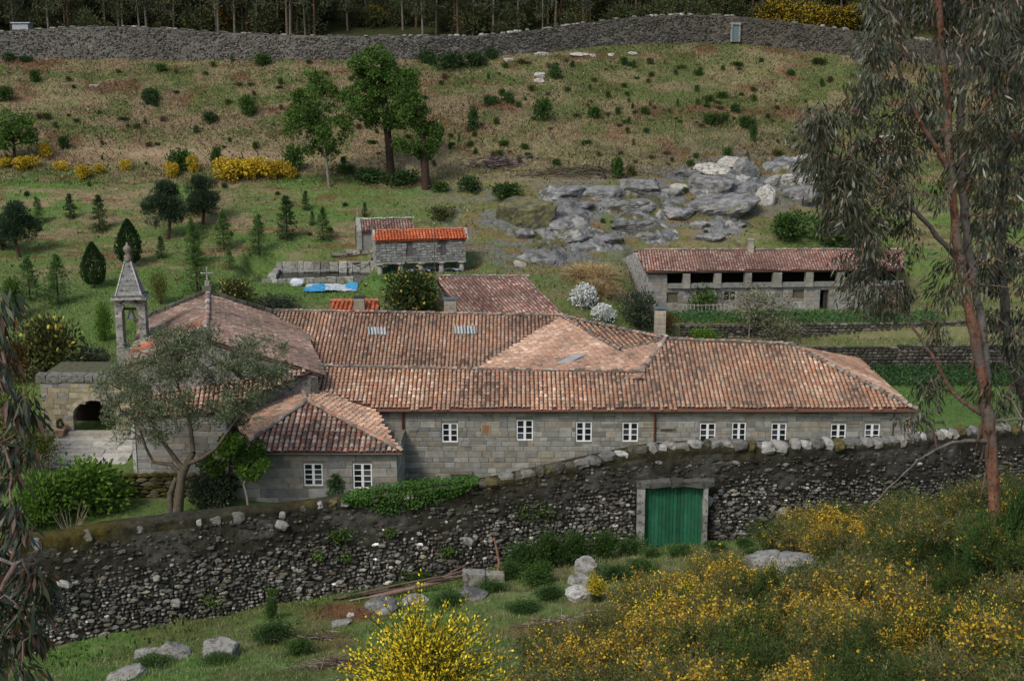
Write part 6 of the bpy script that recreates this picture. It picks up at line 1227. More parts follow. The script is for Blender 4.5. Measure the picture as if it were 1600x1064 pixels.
for a in [(1000, 292, 78, 28, 'broad dark slab with flat top, in the middle of the outcrop', 'g', .02), (985, 320, 84, 26, 'long overhanging grey ledge under the broad dark slab', 'g', .0), (1112, 286, 70, 36, 'blue-grey block between pale slabs on the outcrop', 'g', .0), (1115, 264, 60, 22, 'pale flat slab near the top of the outcrop', 'p', .1),
          (1166, 264, 44, 46, 'tall slanted block, half pale and half dark, crowning the outcrop', 'g', .5), (1140, 253, 40, 16, 'white slab left of the crowning block', 'p', 0), (1075, 270, 46, 14, 'thin grey slab left of the pale flat slab', 'g', .05), (1130, 320, 100, 44, 'wide smooth grey rock face below the blocks', 'g', -.1), (1060, 332, 54, 26, 'low split grey boulder beside the smooth rock face', 'g', .1),
          (1196, 305, 32, 40, 'pale cracked pillar-like rock on the outcrop', 'p', .3), (1225, 280, 40, 20, 'pale tilted slab beside the gum leaves', 'p', -.2), (1205, 284, 34, 18, 'angular pale rock between two grey outcrop blocks', 'w', -.3), (1252, 305, 50, 36, 'rounded grey boulder at the right end of the outcrop', 'g', 0), (1235, 264, 44, 12, 'thin bluish slab under the white slanting slabs', 'g', 0), (1250, 248, 60, 16, 'white slanting slabs at the top right of the outcrop', 'p', -.25), (1228, 293, 26, 14, 'small bluish block below the tilted slab', 'g', 0),
          (1015, 302, 36, 18, 'small dark block wedged under the slab', 'g', .1), (935, 300, 70, 24, 'low grey slab left of the broad dark slab', 'g', -.1), (885, 300, 66, 22, 'grey weathered ledge on the left of the outcrop', 'g', -.1), (830, 330, 92, 66, 'big rounded mossy boulder closing the outcrop on the left', 'm', -.1), (900, 322, 50, 18, 'flat grey ledge right of the mossy boulder', 'g', 0), (818, 365, 36, 20, 'grey rock below the mossy boulder', 'g', 0),
          (870, 350, 50, 26, 'pale cracked rock below the ledges', 'g', .2), (900, 372, 60, 18, 'low broken grey rock among rust-coloured grass', 'g', 0), (950, 372, 54, 16, 'low wide grey rock above the dry bracken heap', 'g', .1), (990, 352, 80, 26, 'large flat grey rock low on the outcrop', 'g', .05), (1012, 368, 44, 14, 'low rock above the barn gable', 'g', 0), (1090, 352, 34, 14, 'pale rock above the barn roof', 'w', 0), (1110, 370, 40, 14, 'low grey rock over the barn roof', 'g', 0), (1150, 352, 28, 12, 'small grey rock right of the barn chimney', 'g', 0),
          (850, 408, 40, 16, 'dark low rocks above the stable roof', 'g', 0), (812, 412, 20, 14, 'little pale rock by the footpath', 'p', 0), (1045, 300, 40, 16, 'brownish block between the two slab groups', 'w', .1), (1060, 292, 30, 12, 'pinkish flat rock between the grey slabs', 'p', 0), (1190, 270, 0, 0, 'x')][:-1]:
    rock(*a[:5], a[5], 1.0, tilt=a[6], name='rock', cat='rock')
for a in [(795, 94, 16, 8, 'low pale boulder below the top wall bend'), (850, 84, 22, 7, 'pale boulder, first of the line below the wall'), (838, 85, 8, 6, 'tiny pale boulder in the line below the wall'), (905, 85, 32, 7, 'long pale boulder in the line below the wall'), (927, 87, 12, 7, 'rounded pale boulder at the end of the long one'), (955, 86, 12, 6, 'small pale boulder right of the long one'), (988, 84, 16, 6, 'last pale boulder of the line below the wall'), (844, 117, 22, 11, 'white boulder stack beside a dark shrub'), (842, 126, 18, 8, 'grey stone under the white boulder'),
          (1345, 120, 14, 6, 'pale stone near the gum foliage'), (277, 82, 14, 8, 'white stone at the foot of the top wall'), (314, 86, 9, 7, 'little white stone at the wall foot'), (200, 76, 14, 14, 'square stone block at the wall foot'), (236, 82, 16, 6, 'flat stone at the wall foot'), (148, 134, 16, 5, 'pale flat stone on the dry slope'), (1400, 216, 50, 12, 'white boulder seen through the gum leaves'), (1390, 250, 50, 20, 'pale boulder seen among the gum leaves'), (1360, 120, 10, 5, 'speck of pale stone by the gum')]:
    rock(*a[:5], 'p', near=False)
for a in [(1192, 876, 76, 30, 'grey boulder behind the largest one, lower back', 'w', -.1), (1238, 880, 98, 40, 'largest pale grey boulder, in front of the green gate', 'w', .1), (912, 884, 34, 36, 'pointed upright stone with pyramid top', 'w', 0), (902, 906, 34, 20, 'rounded stone in the middle of the stack of three', 'w', 0), (908, 928, 48, 22, 'pale domed boulder at the foot of the pointed stone', 'p', 0),
          (597, 948, 44, 28, 'dark grey angular boulder beside the pole ends', 'g', 0), (645, 940, 40, 18, 'flat brownish stone behind the broom', 'w', 0), (272, 1016, 52, 32, 'leaning wedge-shaped stone in the grass', 'w', .5), (345, 1016, 64, 34, 'broad lichened stone right of the leaning wedge', 'w', .1), (232, 1024, 50, 16, 'flat pale stone left of the leaning wedge', 'w', 0), (195, 1052, 60, 22, 'half-buried stone at the bottom of the photo', 'w', -.3), (740, 930, 40, 14, 'flat ledge stone under the stump', 'g', 0), (548, 962, 14, 10, 'small white stone on bare earth', 'p', 0), (530, 975, 34, 12, 'low grey stone sunk in the bare earth', 'w', 0), (1582, 1020, 34, 30, 'grey stone peeping out of gorse at the bottom right', 'w', 0), (700, 934, 26, 9, 'small flat stone between boulder and squared block', 'w', 0), (690, 905, 20, 10, 'half-hidden stone by the wall', 'w', 0)]:
    rock(*a[:5], a[5], 1.0, tilt=a[6], near=True)
# block of squared stone with a groove, poles leaning on it
p = hit(752, 915, True); o = thing('stone_trough', 'weathered squared stone block with side arm, pole ends resting on it', 'stone block', p, rz=.1); k = ppm(p); g = Geo(); box(g, (-12 / k, 0, .28), (34 / k, .5, .62), (.22, .21, .18), jit=.06); g.obj('stone_block', M['oldstone'], o); g = Geo(); box(g, (20 / k, .1, .26), (34 / k, .45, .42), (.27, .25, .2), jit=.05); g.obj('side_block', M['oldstone'], o)
for k_, (x0, y0, x1, y1, r_, c_, lb) in enumerate([(520, 934, 738, 910, .06, (.08, .055, .045), 'dark straight pole at the back of the pole pile'), (528, 936, 690, 912, .05, (.13, .09, .075), 'brown pole in the pile, slightly bent'), (578, 936, 738, 909, .10, (.20, .13, .105), 'thickest pinkish pole of the pile'), (625, 925, 736, 902, .05, (.16, .10, .08), 'pole resting highest on the stone block'), (600, 932, 735, 915, .05, (.07, .05, .04), 'dark pole under the thick one'), (545, 945, 600, 936, .035, (.24, .17, .13), 'short pale pole in front of the pile'), (688, 912, 742, 893, .05, (.17, .11, .08), 'short branch crossing the upper poles')]):
    p, q = hit(x0, y0 + 4, True), hit(x1, y1 + 6, True); t = np.linspace(0, 1, 9)[:, None]; P = p + (q - p) * t; P[:, 2] = np.maximum(P[:, 2], 0); P[:, 2] += .08 + t[:, 0] * (.35 if k_ != 5 else .05) + k_ * .015 + np.sin(t[:, 0] * 3.1) * R.uniform(-.05, .12); P[:, 1] += k_ * .06; g = Geo(); tube(g, P - p, np.linspace(r_, r_ * .65, 9), 7, c_, cap=True); tag(g.obj('pole', M['wood'], None, p), lb, 'pole', kind='thing')
p = hit(778, 895, True); g = Geo(); tube(g, [(0, 0, -.1), (.05, 0, .5), (-.05, .05, 1.0), (-.15, .1, 1.5)], (.07, .06, .05, .03), 6, (.28, .14, .09)); tag(g.obj('dead_branch', M['wood'], None, p), 'reddish dead branch standing against the wall beside the stone block', 'branch', kind='thing')
for a in [(215, 470, 'x')][:0]: pass
def litter(px, py, L_, n, label, cols, name='brush_pile', near=True, W_=.5, r=.015, h=.25):
    p = hit(px, py, near); g = Geo()
    for _ in range(n): c_ = np.array([R.normal(0, L_ * .3), R.normal(0, W_ * .4), R.uniform(0, h)]); d_ = np.array([R.normal(0, 1), R.normal(0, .35), R.normal(0, .15)]); d_ /= np.linalg.norm(d_); l_ = R.uniform(.3, 1.1) * L_ * .35; c_[2] += float(zat(p[0] + c_[0], p[1] + c_[1])) - p[2]; tube(g, [c_ - d_ * l_ / 2, c_ + R.normal(0, .03, 3), c_ + d_ * l_ / 2], r * R.uniform(.5, 1.3), 4, np.array(cols[R.randint(len(cols))]) * R.uniform(.7, 1.3))
    return tag(g.obj(name, M['wood'], None, p), label, 'brush pile', kind='stuff')
BRC = [(.16, .12, .09), (.09, .065, .05), (.22, .18, .14)]
litter(515, 1040, 2.2, 90, 'pile of thin dead twigs at the bottom of the photo', BRC); litter(490, 1002, 1.6, 70, 'brown twig litter below the bare earth', BRC); litter(572, 965, .9, 30, 'reddish bark scraps beside the dark boulder', [(.2, .1, .06)]); litter(775, 262, 5, 160, 'grey-purple brushwood heap on the upper slope', [(.09, .07, .075), (.13, .1, .1)], near=False, W_=2, r=.05, h=1.0)
litter(905, 272, 9, 140, 'long low heap of cut brush on the slope', [(.08, .08, .05), (.12, .09, .06)], near=False, W_=2, r=.05, h=.5); litter(860, 975, 2.6, 40, 'bleached sticks lying on the grass track', [(.3, .26, .2), (.2, .15, .1)], r=.02)
# little rail fence, stakes
p0, p1 = hit(1066, 491), hit(1150, 491); rf = wthing('rail_fence', 'little weathered ladder-like fence before the barn', 'fence', p0); p0[2] = p1[2] = 3.15
for zz in (.1, .75): g = Geo(); tube(g, [p0 + [0, 0, zz], p1 + [0, 0, zz]], .04, 4, (.32, .3, .26)); wobj(g, 'rail', M['wood'], rf)
for t in np.linspace(.01, .99, 15): g = Geo(); c_ = p0 + (p1 - p0) * t; box(g, c_ + [0, -.05, .42], (.07, .03, .95), (.34, .32, .28)); wobj(g, 'slat', M['wood'], rf)
p = hit(1170, 530); g = Geo(); tube(g, [(0, 0, -.2), (.03, 0, 2.2)], .05, 5, (.3, .27, .22)); tube(g, [(-.35, 0, 1.9), (.1, 0, 2.1)], .04, 4, (.3, .27, .22)); tag(g.obj('stake', M['wood'], None, p), 'grey wooden stake with crosspiece beside the terrace wall', 'stake', kind='thing')
# vegetable rows
g = Geo(); n_ = 14000; x = R.uniform(15.5, 52, n_); b_ = R.randint(0, 8, n_); y = 103 + b_ * .85 + R.normal(0, .12, n_); z = zfar(x, y) + R.uniform(0, .35, n_); leaves(g, np.stack([x, y, z], 1), R.normal(size=(n_, 3)) + [0, 0, .6], .28, .16, pick([(.04, .10, .035), (.06, .13, .04), (.03, .07, .025)], n_)); tag(g.obj('vegetable_rows', M['leaf']), kind='stuff')
g = Geo(); n_ = 5000; x = R.uniform(13.5, 40, n_); y = R.uniform(115, 119.5, n_); z = zfar(x, y) + R.uniform(0, .4, n_); leaves(g, np.stack([x, y, z], 1), R.normal(size=(n_, 3)) + [0, 0, .6], .28, .16, pick([(.04, .11, .035), (.06, .14, .04)], n_)); tag(g.obj('kitchen_garden_leaves', M['leaf']), kind='stuff')

# ------------------------------------------------------------------ the outcrop's bedrock between the loose slabs
def bedrock(px, py, w, h, seed, label):
    p = hit(px, py); k = ppm(p); W_, D_ = w / k / 2, h / k / 2 / .42; n_ = 70; U_, V_ = np.meshgrid(np.linspace(-1, 1, n_), np.linspace(-1, 1, n_)); x = p[0] + U_ * W_; y = p[1] + V_ * D_
    e = np.clip(1 - (U_ ** 2 + V_ ** 2) ** 1.2, -.6, 1); f = fbm(x * .45 + seed, y * .8, seed, 4); ph = (f * 7 + U_ * 1.2 - V_ * 1.5); stp = (np.floor(ph) + sstep(.75, 1, ph - np.floor(ph))) / 6; z = zfar(x, y) - .62 + e * 1.35 + (stp - .6) * 1.7 + (fbm(x * 2.5, y * 2.5, seed + 9, 3) - .5) * .12
    VV = np.stack([x, y, z], -1).reshape(-1, 3) - p; i_ = np.arange(n_ - 1)[:, None] * n_; k_ = np.arange(n_ - 1)[None]; F_ = np.stack([i_ + k_, i_ + k_ + 1, i_ + n_ + k_ + 1, i_ + n_ + k_], -1).reshape(-1, 4); C = VV[F_].mean(1) + p
    m = fbm(C[:, 0] * .4, C[:, 1] * .5, seed + 4); c = lerp(np.broadcast_to(np.array([.18, .185, .18]), C.shape), np.array([.10, .095, .03]), sstep(.55, .68, m)); c = lerp(c, np.array([.34, .33, .30]), sstep(.58, .66, fbm(C[:, 0] * .7, C[:, 1] * .7, seed + 6)) * .8)
    g = Geo(); g.add(VV, F_, c, False); tag(g.obj('rock', M['rock'], None, p), label, 'rock', kind='thing')
for a in [(860, 335, 150, 90, 1, 'mossy dome of bedrock forming the left shoulder of the outcrop'), (1000, 315, 180, 70, 2, 'fissured bedrock under the broad dark slab'), (1130, 290, 170, 80, 3, 'bedrock carrying the crowning block of the outcrop'), (900, 375, 160, 44, 4, 'low fissured bedrock among rust-coloured grass'), (1000, 358, 120, 40, 5, 'low flat bedrock sheet above the barn gable'), (1235, 265, 110, 50, 6, 'pale layered bedrock at the top right of the outcrop'), (845, 402, 90, 26, 7, 'dark bedrock by the footpath above the stable wing'), (1130, 350, 120, 30, 8, 'bedrock ribs in the grass above the barn roof')]: bedrock(*a)

# ------------------------------------------------------------------ turf, bracken and weeds (uncountable)
def cover(name, n, xs, ys, zf, cf, L, W_, keep=None, up=1.2, vary=.5, bright=1.0, m='leaf'):
    y = R.uniform(ys[0] ** .5, ys[1] ** .5, n) ** 2; x = R.uniform(-1, 1, n) * (y * xs[0] + xs[1]); 
    if keep is not None: k = keep(x, y); x, y = x[k], y[k]
    z = zf(x, y); c = cf(x, y, z) * (1 + R.uniform(-vary, vary, (len(x), 1))) * bright; g = Geo(); D = R.normal(0, .55, (len(x), 3)); D[:, 2] = np.abs(D[:, 2]) + up
    leaves(g, np.stack([x, y, z - .03], 1), D, L * R.uniform(.5, 1.5, len(x)), W_ * R.uniform(.6, 1.4, len(x)), c); return tag(g.obj(name, M[m]), kind='stuff')
nobuild = lambda x, y: ~(((x > -27) & (x < 27) & (y > 73) & (y < 97)) | ((x > -34) & (x < -24) & (y > 78) & (y < 89)) | ((x > 12) & (x < 37) & (y > 120) & (y < 127)) | ((x > -23.5) & (x < -13) & (y > 119) & (y < 124.5)))
cover('upper_slope_scrub', 190000, (.43, 3), (143, 187), zfar, lambda x, y, z: far_colour(x, y, z), .27, .12, lambda x, y: (y < np.interp(x, tX, tY) - .3) & (R.rand(len(x)) > .85 * tanband(*proj(x, y, zfar(x, y)))), up=.7, vary=.42, bright=1.12)
cover('upper_slope_dead_bracken', 20000, (.43, 3), (146, 187), zfar, lambda x, y, z: pick([(.13, .065, .04), (.17, .10, .06), (.035, .04, .015), (.05, .08, .02), (.26, .2, .12)], len(x)) * (1.0), .38, .16, lambda x, y: (fbm(x * .12, y * .18, 33) > .46) & (y < np.interp(x, tX, tY) - .3), up=.5)
cover('field_grass', 130000, (.42, 3), (97, 147), zfar, far_colour, .2, .08, nobuild, up=.9, vary=.38, bright=1.35)
cover('field_weeds', 6000, (.42, 3), (112, 147), zfar, lambda x, y, z: pick([(.03, .06, .015), (.05, .09, .02), (.16, .09, .05), (.3, .22, .12)], len(x)), .34, .16, lambda x, y: nobuild(x, y) & (fbm(x * .3, y * .5, 35) > .5), up=.5)
cover('garden_grass', 95000, (.42, 3), (47, 104), zfar, far_colour, .18, .04, lambda x, y: nobuild(x, y) & (y > wall_y(x) + 1), up=.9, vary=.4, bright=1.3)
def inreg(x, y, P): px, py = proj(x, y, znear(x, y)); return inpoly(px, py, P)
GORSE = [(840, 1180), (850, 1040), (960, 985), (1010, 940), (1150, 915), (1250, 925), (1310, 905), (1270, 880), (1180, 868), (1250, 838), (1330, 830), (1430, 815), (1520, 800), (1720, 770), (1720, 1200)]
cover('grass', 170000, (.46, 3), (15, 59), znear, near_colour, .18, .026, lambda x, y: (y < wall_y(x) - .15) & ~inreg(x, y, GORSE), up=1.0, vary=.45, bright=1.6)
cover('heath_undergrowth', 110000, (.46, 3), (11, 59), znear, lambda x, y, z: pick([(.10, .12, .035), (.15, .13, .06), (.08, .10, .03), (.2, .17, .09)], len(x)), .30, .04, lambda x, y: (y < wall_y(x) - .3) & inreg(x, y, GORSE), up=1.0, vary=.4)
cover('ground_weeds', 9000, (.46, 3), (28, 59), znear, lambda x, y, z: pick([(.03, .07, .015), (.05, .10, .02), (.07, .12, .03)], len(x)), .22, .11, lambda x, y: (y < wall_y(x) - .1) & (y > wall_y(x) - 1.6 - 3 * (fbm(x * .5, y * 0, 3) > .55)), up=.6)
cover('dry_stalks', 900, (.46, 2), (15, 46), znear, lambda x, y, z: pick([(.35, .28, .16), (.42, .34, .22)], len(x)), .85, .022, lambda x, y: inreg(x, y, GORSE), up=1.6)
# small plants rooted in the wall
for px, py, w_ in ((540, 835, 20), (525, 838, 14), (498, 868, 10), (610, 832, 10), (700, 862, 14), (820, 800, 24), (850, 800, 18), (640, 905, 26), (425, 925, 10), (330, 940, 20), (540, 870, 10)):
    Y_ = wall_y(PY(px, py, 50)[0]) - .2; p = PY(px, py, Y_); n_ = 160; s_ = w_ / 38; g = Geo(); leaves(g, R.normal(size=(n_, 3)) * [s_ * .5, .06, s_ * .4], R.normal(size=(n_, 3)) + [0, -.5, -.2], .09, .07, pick(BRIGHT + MG, n_)); tag(g.obj('wall_plant', M['leaf'], None, p), 'small leafy plant rooted in the rubble face of the boundary wall', 'plant', 'plants rooted in the boundary wall', 'thing')

# ------------------------------------------------------------------ gorse thicket, brooms, brambles
YO = [(.66, .44, .03), (.55, .34, .025), (.74, .54, .05), (.42, .26, .04)]; GB = [(.12, .13, .035), (.16, .14, .06), (.08, .10, .03), (.20, .16, .08), (.10, .15, .035)]
def gorse(nf, w=1.5, h=1.05, ng=5200, ncl=26, cols=GB, fl=YO, stems=22):
    g = Geo(); cs = []
    for _ in range(ncl): a_ = R.uniform(0, 6.28); r_ = math.sqrt(R.rand()) * .5; cs.append(np.array([math.cos(a_) * r_ * w, math.sin(a_) * r_ * w, h * (.25 + .6 * R.rand() * (1 - r_))]))
    for c in cs: tube(g, [(c[0] * .1, c[1] * .1, -.15), c * [.6, .6, .6], c], (.022, .014, .005), 3, (.09, .06, .04))
    st = g.mesh('stems'); st.materials.append(M['bark']); Cc, D, K, FC, FD = [], [], [], [], []
    for c in cs:
        for _ in range(5):      # spiky shoots
            d = R.normal(0, .5, 3) + [0, 0, 1.0]; d /= np.linalg.norm(d); L_ = R.uniform(.2, .62); m_ = ng // ncl // 5; t = R.uniform(0, 1, (m_, 1)); q = R.normal(0, .05, (m_, 3)); Cc.append(c + d * L_ * t + q); D.append(d * .7 + R.normal(0, .5, (m_, 3))); K.append(pick(cols, m_, .2) * R.uniform(.7, 1.3))
            if R.rand() < min(.75, nf / 1500): mf = max(5, nf // ncl // 3); t = R.uniform(.25, 1.05, (mf, 1)); FC.append(c + d * L_ * t + R.normal(0, .035, (mf, 3))); FD.append(R.normal(size=(mf, 3)))
    g = Geo(); leaves(g, np.concatenate(Cc), np.concatenate(D), .085, .02, np.concatenate(K)); fo = g.mesh('foliage'); fo.materials.append(M['leaf']); g = Geo(); FC = np.concatenate(FC); leaves(g, FC, np.concatenate(FD), .062, .052, pick(fl, len(FC), .2)); f_ = g.mesh('blossom'); f_.materials.append(M['leaf']); return st, fo, f_
GO = [gorse(500), gorse(1100), gorse(2600), gorse(300, cols=OG + GB), gorse(700, h=1.3), gorse(120, cols=MG + OG)]
def broom(w, h, ns, npf, fl=[(.78, .6, .03), (.7, .5, .02), (.85, .7, .06)], green=[(.09, .14, .03), (.12, .16, .04)]):
    g = Geo(); st = Geo(); FC, FD, K = [], [], []
    for _ in range(ns):
        a_ = R.uniform(0, 6.28); q = R.rand() ** .7; hv = .72 + .5 * float(vn(np.array(a_ * 1.6), np.array(q * 3), int(w * 10))); e = np.array([math.cos(a_) * q * w * .5, math.sin(a_) * q * w * .5, h * (1.05 - .45 * q * q) * R.uniform(.6, 1.1) * hv]); b0 = R.normal(0, .12, 3) * [1, 1, 0]; t = np.linspace(0, 1, 5)[:, None]; P = b0 + (e - b0) * t + np.c_[np.zeros(5), np.zeros(5), (np.sin(t[:, 0] * 3.14) * .12 * h)] - e * [1, 1, 0] * (t * (1 - t)) * .8; tube(st, P, np.linspace(.012, .004, 5), 3, (.05, .075, .025))
        m_ = npf; s_ = R.uniform(.3, 1.0, m_); ii = np.clip((s_ * 4).astype(int), 0, 3); fr = (s_ * 4 - ii)[:, None]; c = P[ii] * (1 - fr) + P[ii + 1] * fr + R.normal(0, .035, (m_, 3)); FC.append(c); FD.append(R.normal(0, .5, (m_, 3)) + (e - b0) / np.linalg.norm(e - b0)); K.append(np.where(R.rand(m_, 1) < .72, pick(fl, m_), pick(green, m_)))
    sm = st.mesh('stems'); sm.materials.append(M['leaf']); FC = np.concatenate(FC); leaves(g, FC, np.concatenate(FD), .06, .034, np.concatenate(K)); f_ = g.mesh('blossom'); f_.materials.append(M['leaf']); return sm, f_
placed = []; tries = 0; pal = [0, 1, 1, 2, 3, 3, 4, 4, 5, 0]
while len(placed) < 215 and tries < 12000:
    tries += 1; px, py = R.uniform(850, 1660), R.uniform(800, 1160)
    if not inpoly(np.array([px]), np.array([py]), GORSE)[0]: continue
    u, a, b = ray(px, py); p = hit(px, min(py, 1120), True) if py < 1120 else hit(px, py, True); k = ppm(p)
    if p[1] > wall_y(p[0]) - .8 or any((p[0] - q[0]) ** 2 + (p[1] - q[1]) ** 2 < .86 ** 2 for q in placed): continue
    if 1150 < px < 1300 and 850 < py < 945 and p[1] < 42: continue
    placed.append(p); yl = blob(px, py, 1080, 960, 120, 60) + blob(px, py, 1400, 880, 200, 60) + blob(px, py, 1500, 1000, 160, 60) + blob(px, py, 960, 1050, 120, 40); nf_ = float(fbm(np.array(p[0] * .42), np.array(p[1] * .3), 19)) + .12 * float(yl) - .06; v = R.choice([2, 2, 1]) if nf_ > .56 else R.choice([1, 4, 0]) if nf_ > .47 else R.choice([5, 3, 5, 0]); s_ = R.uniform(.6, 1.3) * (.8 if p[1] < 24 else 1)
    zn = 'around the gum trunk' if px > 1430 and py < 950 else 'behind the largest boulder, below the wall' if py < 900 else 'between the largest boulder and the gum tree' if py < 960 and px > 1250 else 'on the edge of the grass track' if px < 1080 else 'in the bottom right corner' if px > 1380 else 'in the middle of the lower heath'; kd = {2: 'golden gorse bush thick with blossom', 5: 'green gorse bush almost without blossom', 3: 'olive gorse bush with few flowers', 4: 'taller half-flowering gorse bush', 0: 'sparsely flowering gorse bush'}.get(v, 'half-flowering gorse bush'); plant('gorse_bush', kd + ' ' + zn, 'gorse bush', p, GO[v], s_, kd.replace(' bush', '') + ' ' + zn, ('stems', 'foliage', 'blossom'))
BR = [broom(3.1, 2.2, 460, 40), broom(1.6, 1.4, 150, 26), broom(1.8, 1.5, 170, 22, fl=YO)]
def put_broom(px, Y, top, var, hb, label, near=True):
    x = PY(px, 900, Y)[0]; z = float(znear(x, Y)); s_ = (PY(px, top, Y)[2] - z) / hb; plant('broom_bush', label, 'broom bush', (x, Y, z), BR[var], s_, None, ('stems', 'blossom'))
put_broom(655, 26.5, 950, 0, 2.35, 'great yellow broom in full flower at the bottom of the photo, before the pole pile')
for a in [(1085, 36, 905, 1, 1.5, 'bright yellow broom in front of the green gate'), (1130, 40, 893, 1, 1.5, 'thin yellow broom left of the largest boulder'), (1025, 33, 935, 1, 1.5, 'yellow broom sprays left of the thicket'), (1205, 39.5, 880, 1, 1.5, 'yellow broom spray rising before the largest boulder'), (932, 43, 895, 1, 1.5, 'small yellow broom tuft by the stack of three stones'), (1505, 43, 762, 2, 1.6, 'yellow broom close to the gum trunk, behind the green shrub'), (1545, 41, 770, 2, 1.6, 'yellow broom left of the reddish trunk'), (1480, 44, 785, 2, 1.6, 'ochre broom by the wall foot'), (1380, 38, 835, 2, 1.6, 'ochre broom amid the heath slope'), (1260, 45, 838, 2, 1.6, 'ochre broom at the upper edge of the thicket'),
          (1490, 26, 905, 2, 1.6, 'ochre broom before the gum trunk'), (1440, 20, 950, 2, 1.6, 'tall ochre gorse-like broom at the lower right'), (1540, 19, 930, 2, 1.6, 'tallest ochre broom at the lower right corner'), (1330, 24, 960, 1, 1.5, 'yellow broom in the lower thicket'), (880, 34, 1000, 1, 1.5, 'yellow broom sprig near the grass track'), (1255, 47.5, 812, 1, 1.5, 'yellow-tipped shrub against the rubble wall')]: put_broom(*a)
SHR = [bush(1.6, 1.1, 4200, MG + [(.04, .09, .02)], .09, .05, 26), bush(1.6, 1.1, 3600, DG + MG, .10, .055, 22), bush(1.5, 1.2, 3800, [(.04, .10, .02), (.06, .14, .03), (.03, .08, .02)], .12, .02, 26)]
def nshrub(px, py, w, h, v, label):
    zn = 'in front of the gate' if 1000 <= px < 1200 else 'between the stone block and the gate' if px > 780 else 'around the pole pile' if px > 540 else 'by the stones at the bottom of the photo'; cl_ = label.startswith('bramble clump'); label = 'bramble clump growing in the grass ' + zn if cl_ else label
    p = hit(px, py, True); k = ppm(p); plant('bramble', label, 'bramble', p, SHR[v], (w / k / 1.7, w / k / 1.9, h / k / 1.15), 'brambles ' + zn if cl_ else None, ('stems', 'foliage'))
for px, py, w, h, v in ((820, 892, 56, 50, 1), (860, 888, 56, 60, 0), (900, 880, 60, 54, 1), (945, 872, 60, 46, 0), (985, 866, 50, 30, 1), (840, 915, 60, 40, 0), (800, 905, 40, 30, 1), (880, 870, 30, 66, 0), (1065, 866, 60, 14, 0), (1020, 870, 40, 14, 0), (1120, 862, 40, 16, 1), (1165, 858, 40, 18, 0), (1180, 880, 50, 26, 0), (960, 905, 60, 24, 1), (1000, 895, 60, 20, 0), (660, 912, 40, 20, 1), (620, 925, 30, 16, 0), (560, 935, 40, 12, 1), (700, 945, 60, 22, 1), (430, 1000, 70, 30, 1), (470, 1020, 60, 24, 0), (425, 970, 22, 40, 0), (340, 1034, 60, 14, 0), (240, 1040, 70, 14, 0), (820, 955, 60, 16, 1), (770, 925, 50, 18, 0), (860, 935, 50, 22, 1)):
    nshrub(px, py, w, h, v, 'bramble clump growing in the grass along the foot of the boundary wall')
for a in [(1530, 905, 90, 100, 2, 'vivid green feathery shrub at the foot of the gum trunk'), (1490, 890, 70, 70, 2, 'vivid green feathery shrub left of the gum trunk'), (1585, 880, 70, 130, 1, 'dark green shrub right of the gum trunk'), (1400, 960, 60, 50, 1, 'dark green clump in the lower heath'), (1250, 925, 50, 40, 2, 'spiky green tuft before the largest boulder'), (1000, 1000, 50, 50, 1, 'dark green clump in the lower thicket')]: nshrub(*a)

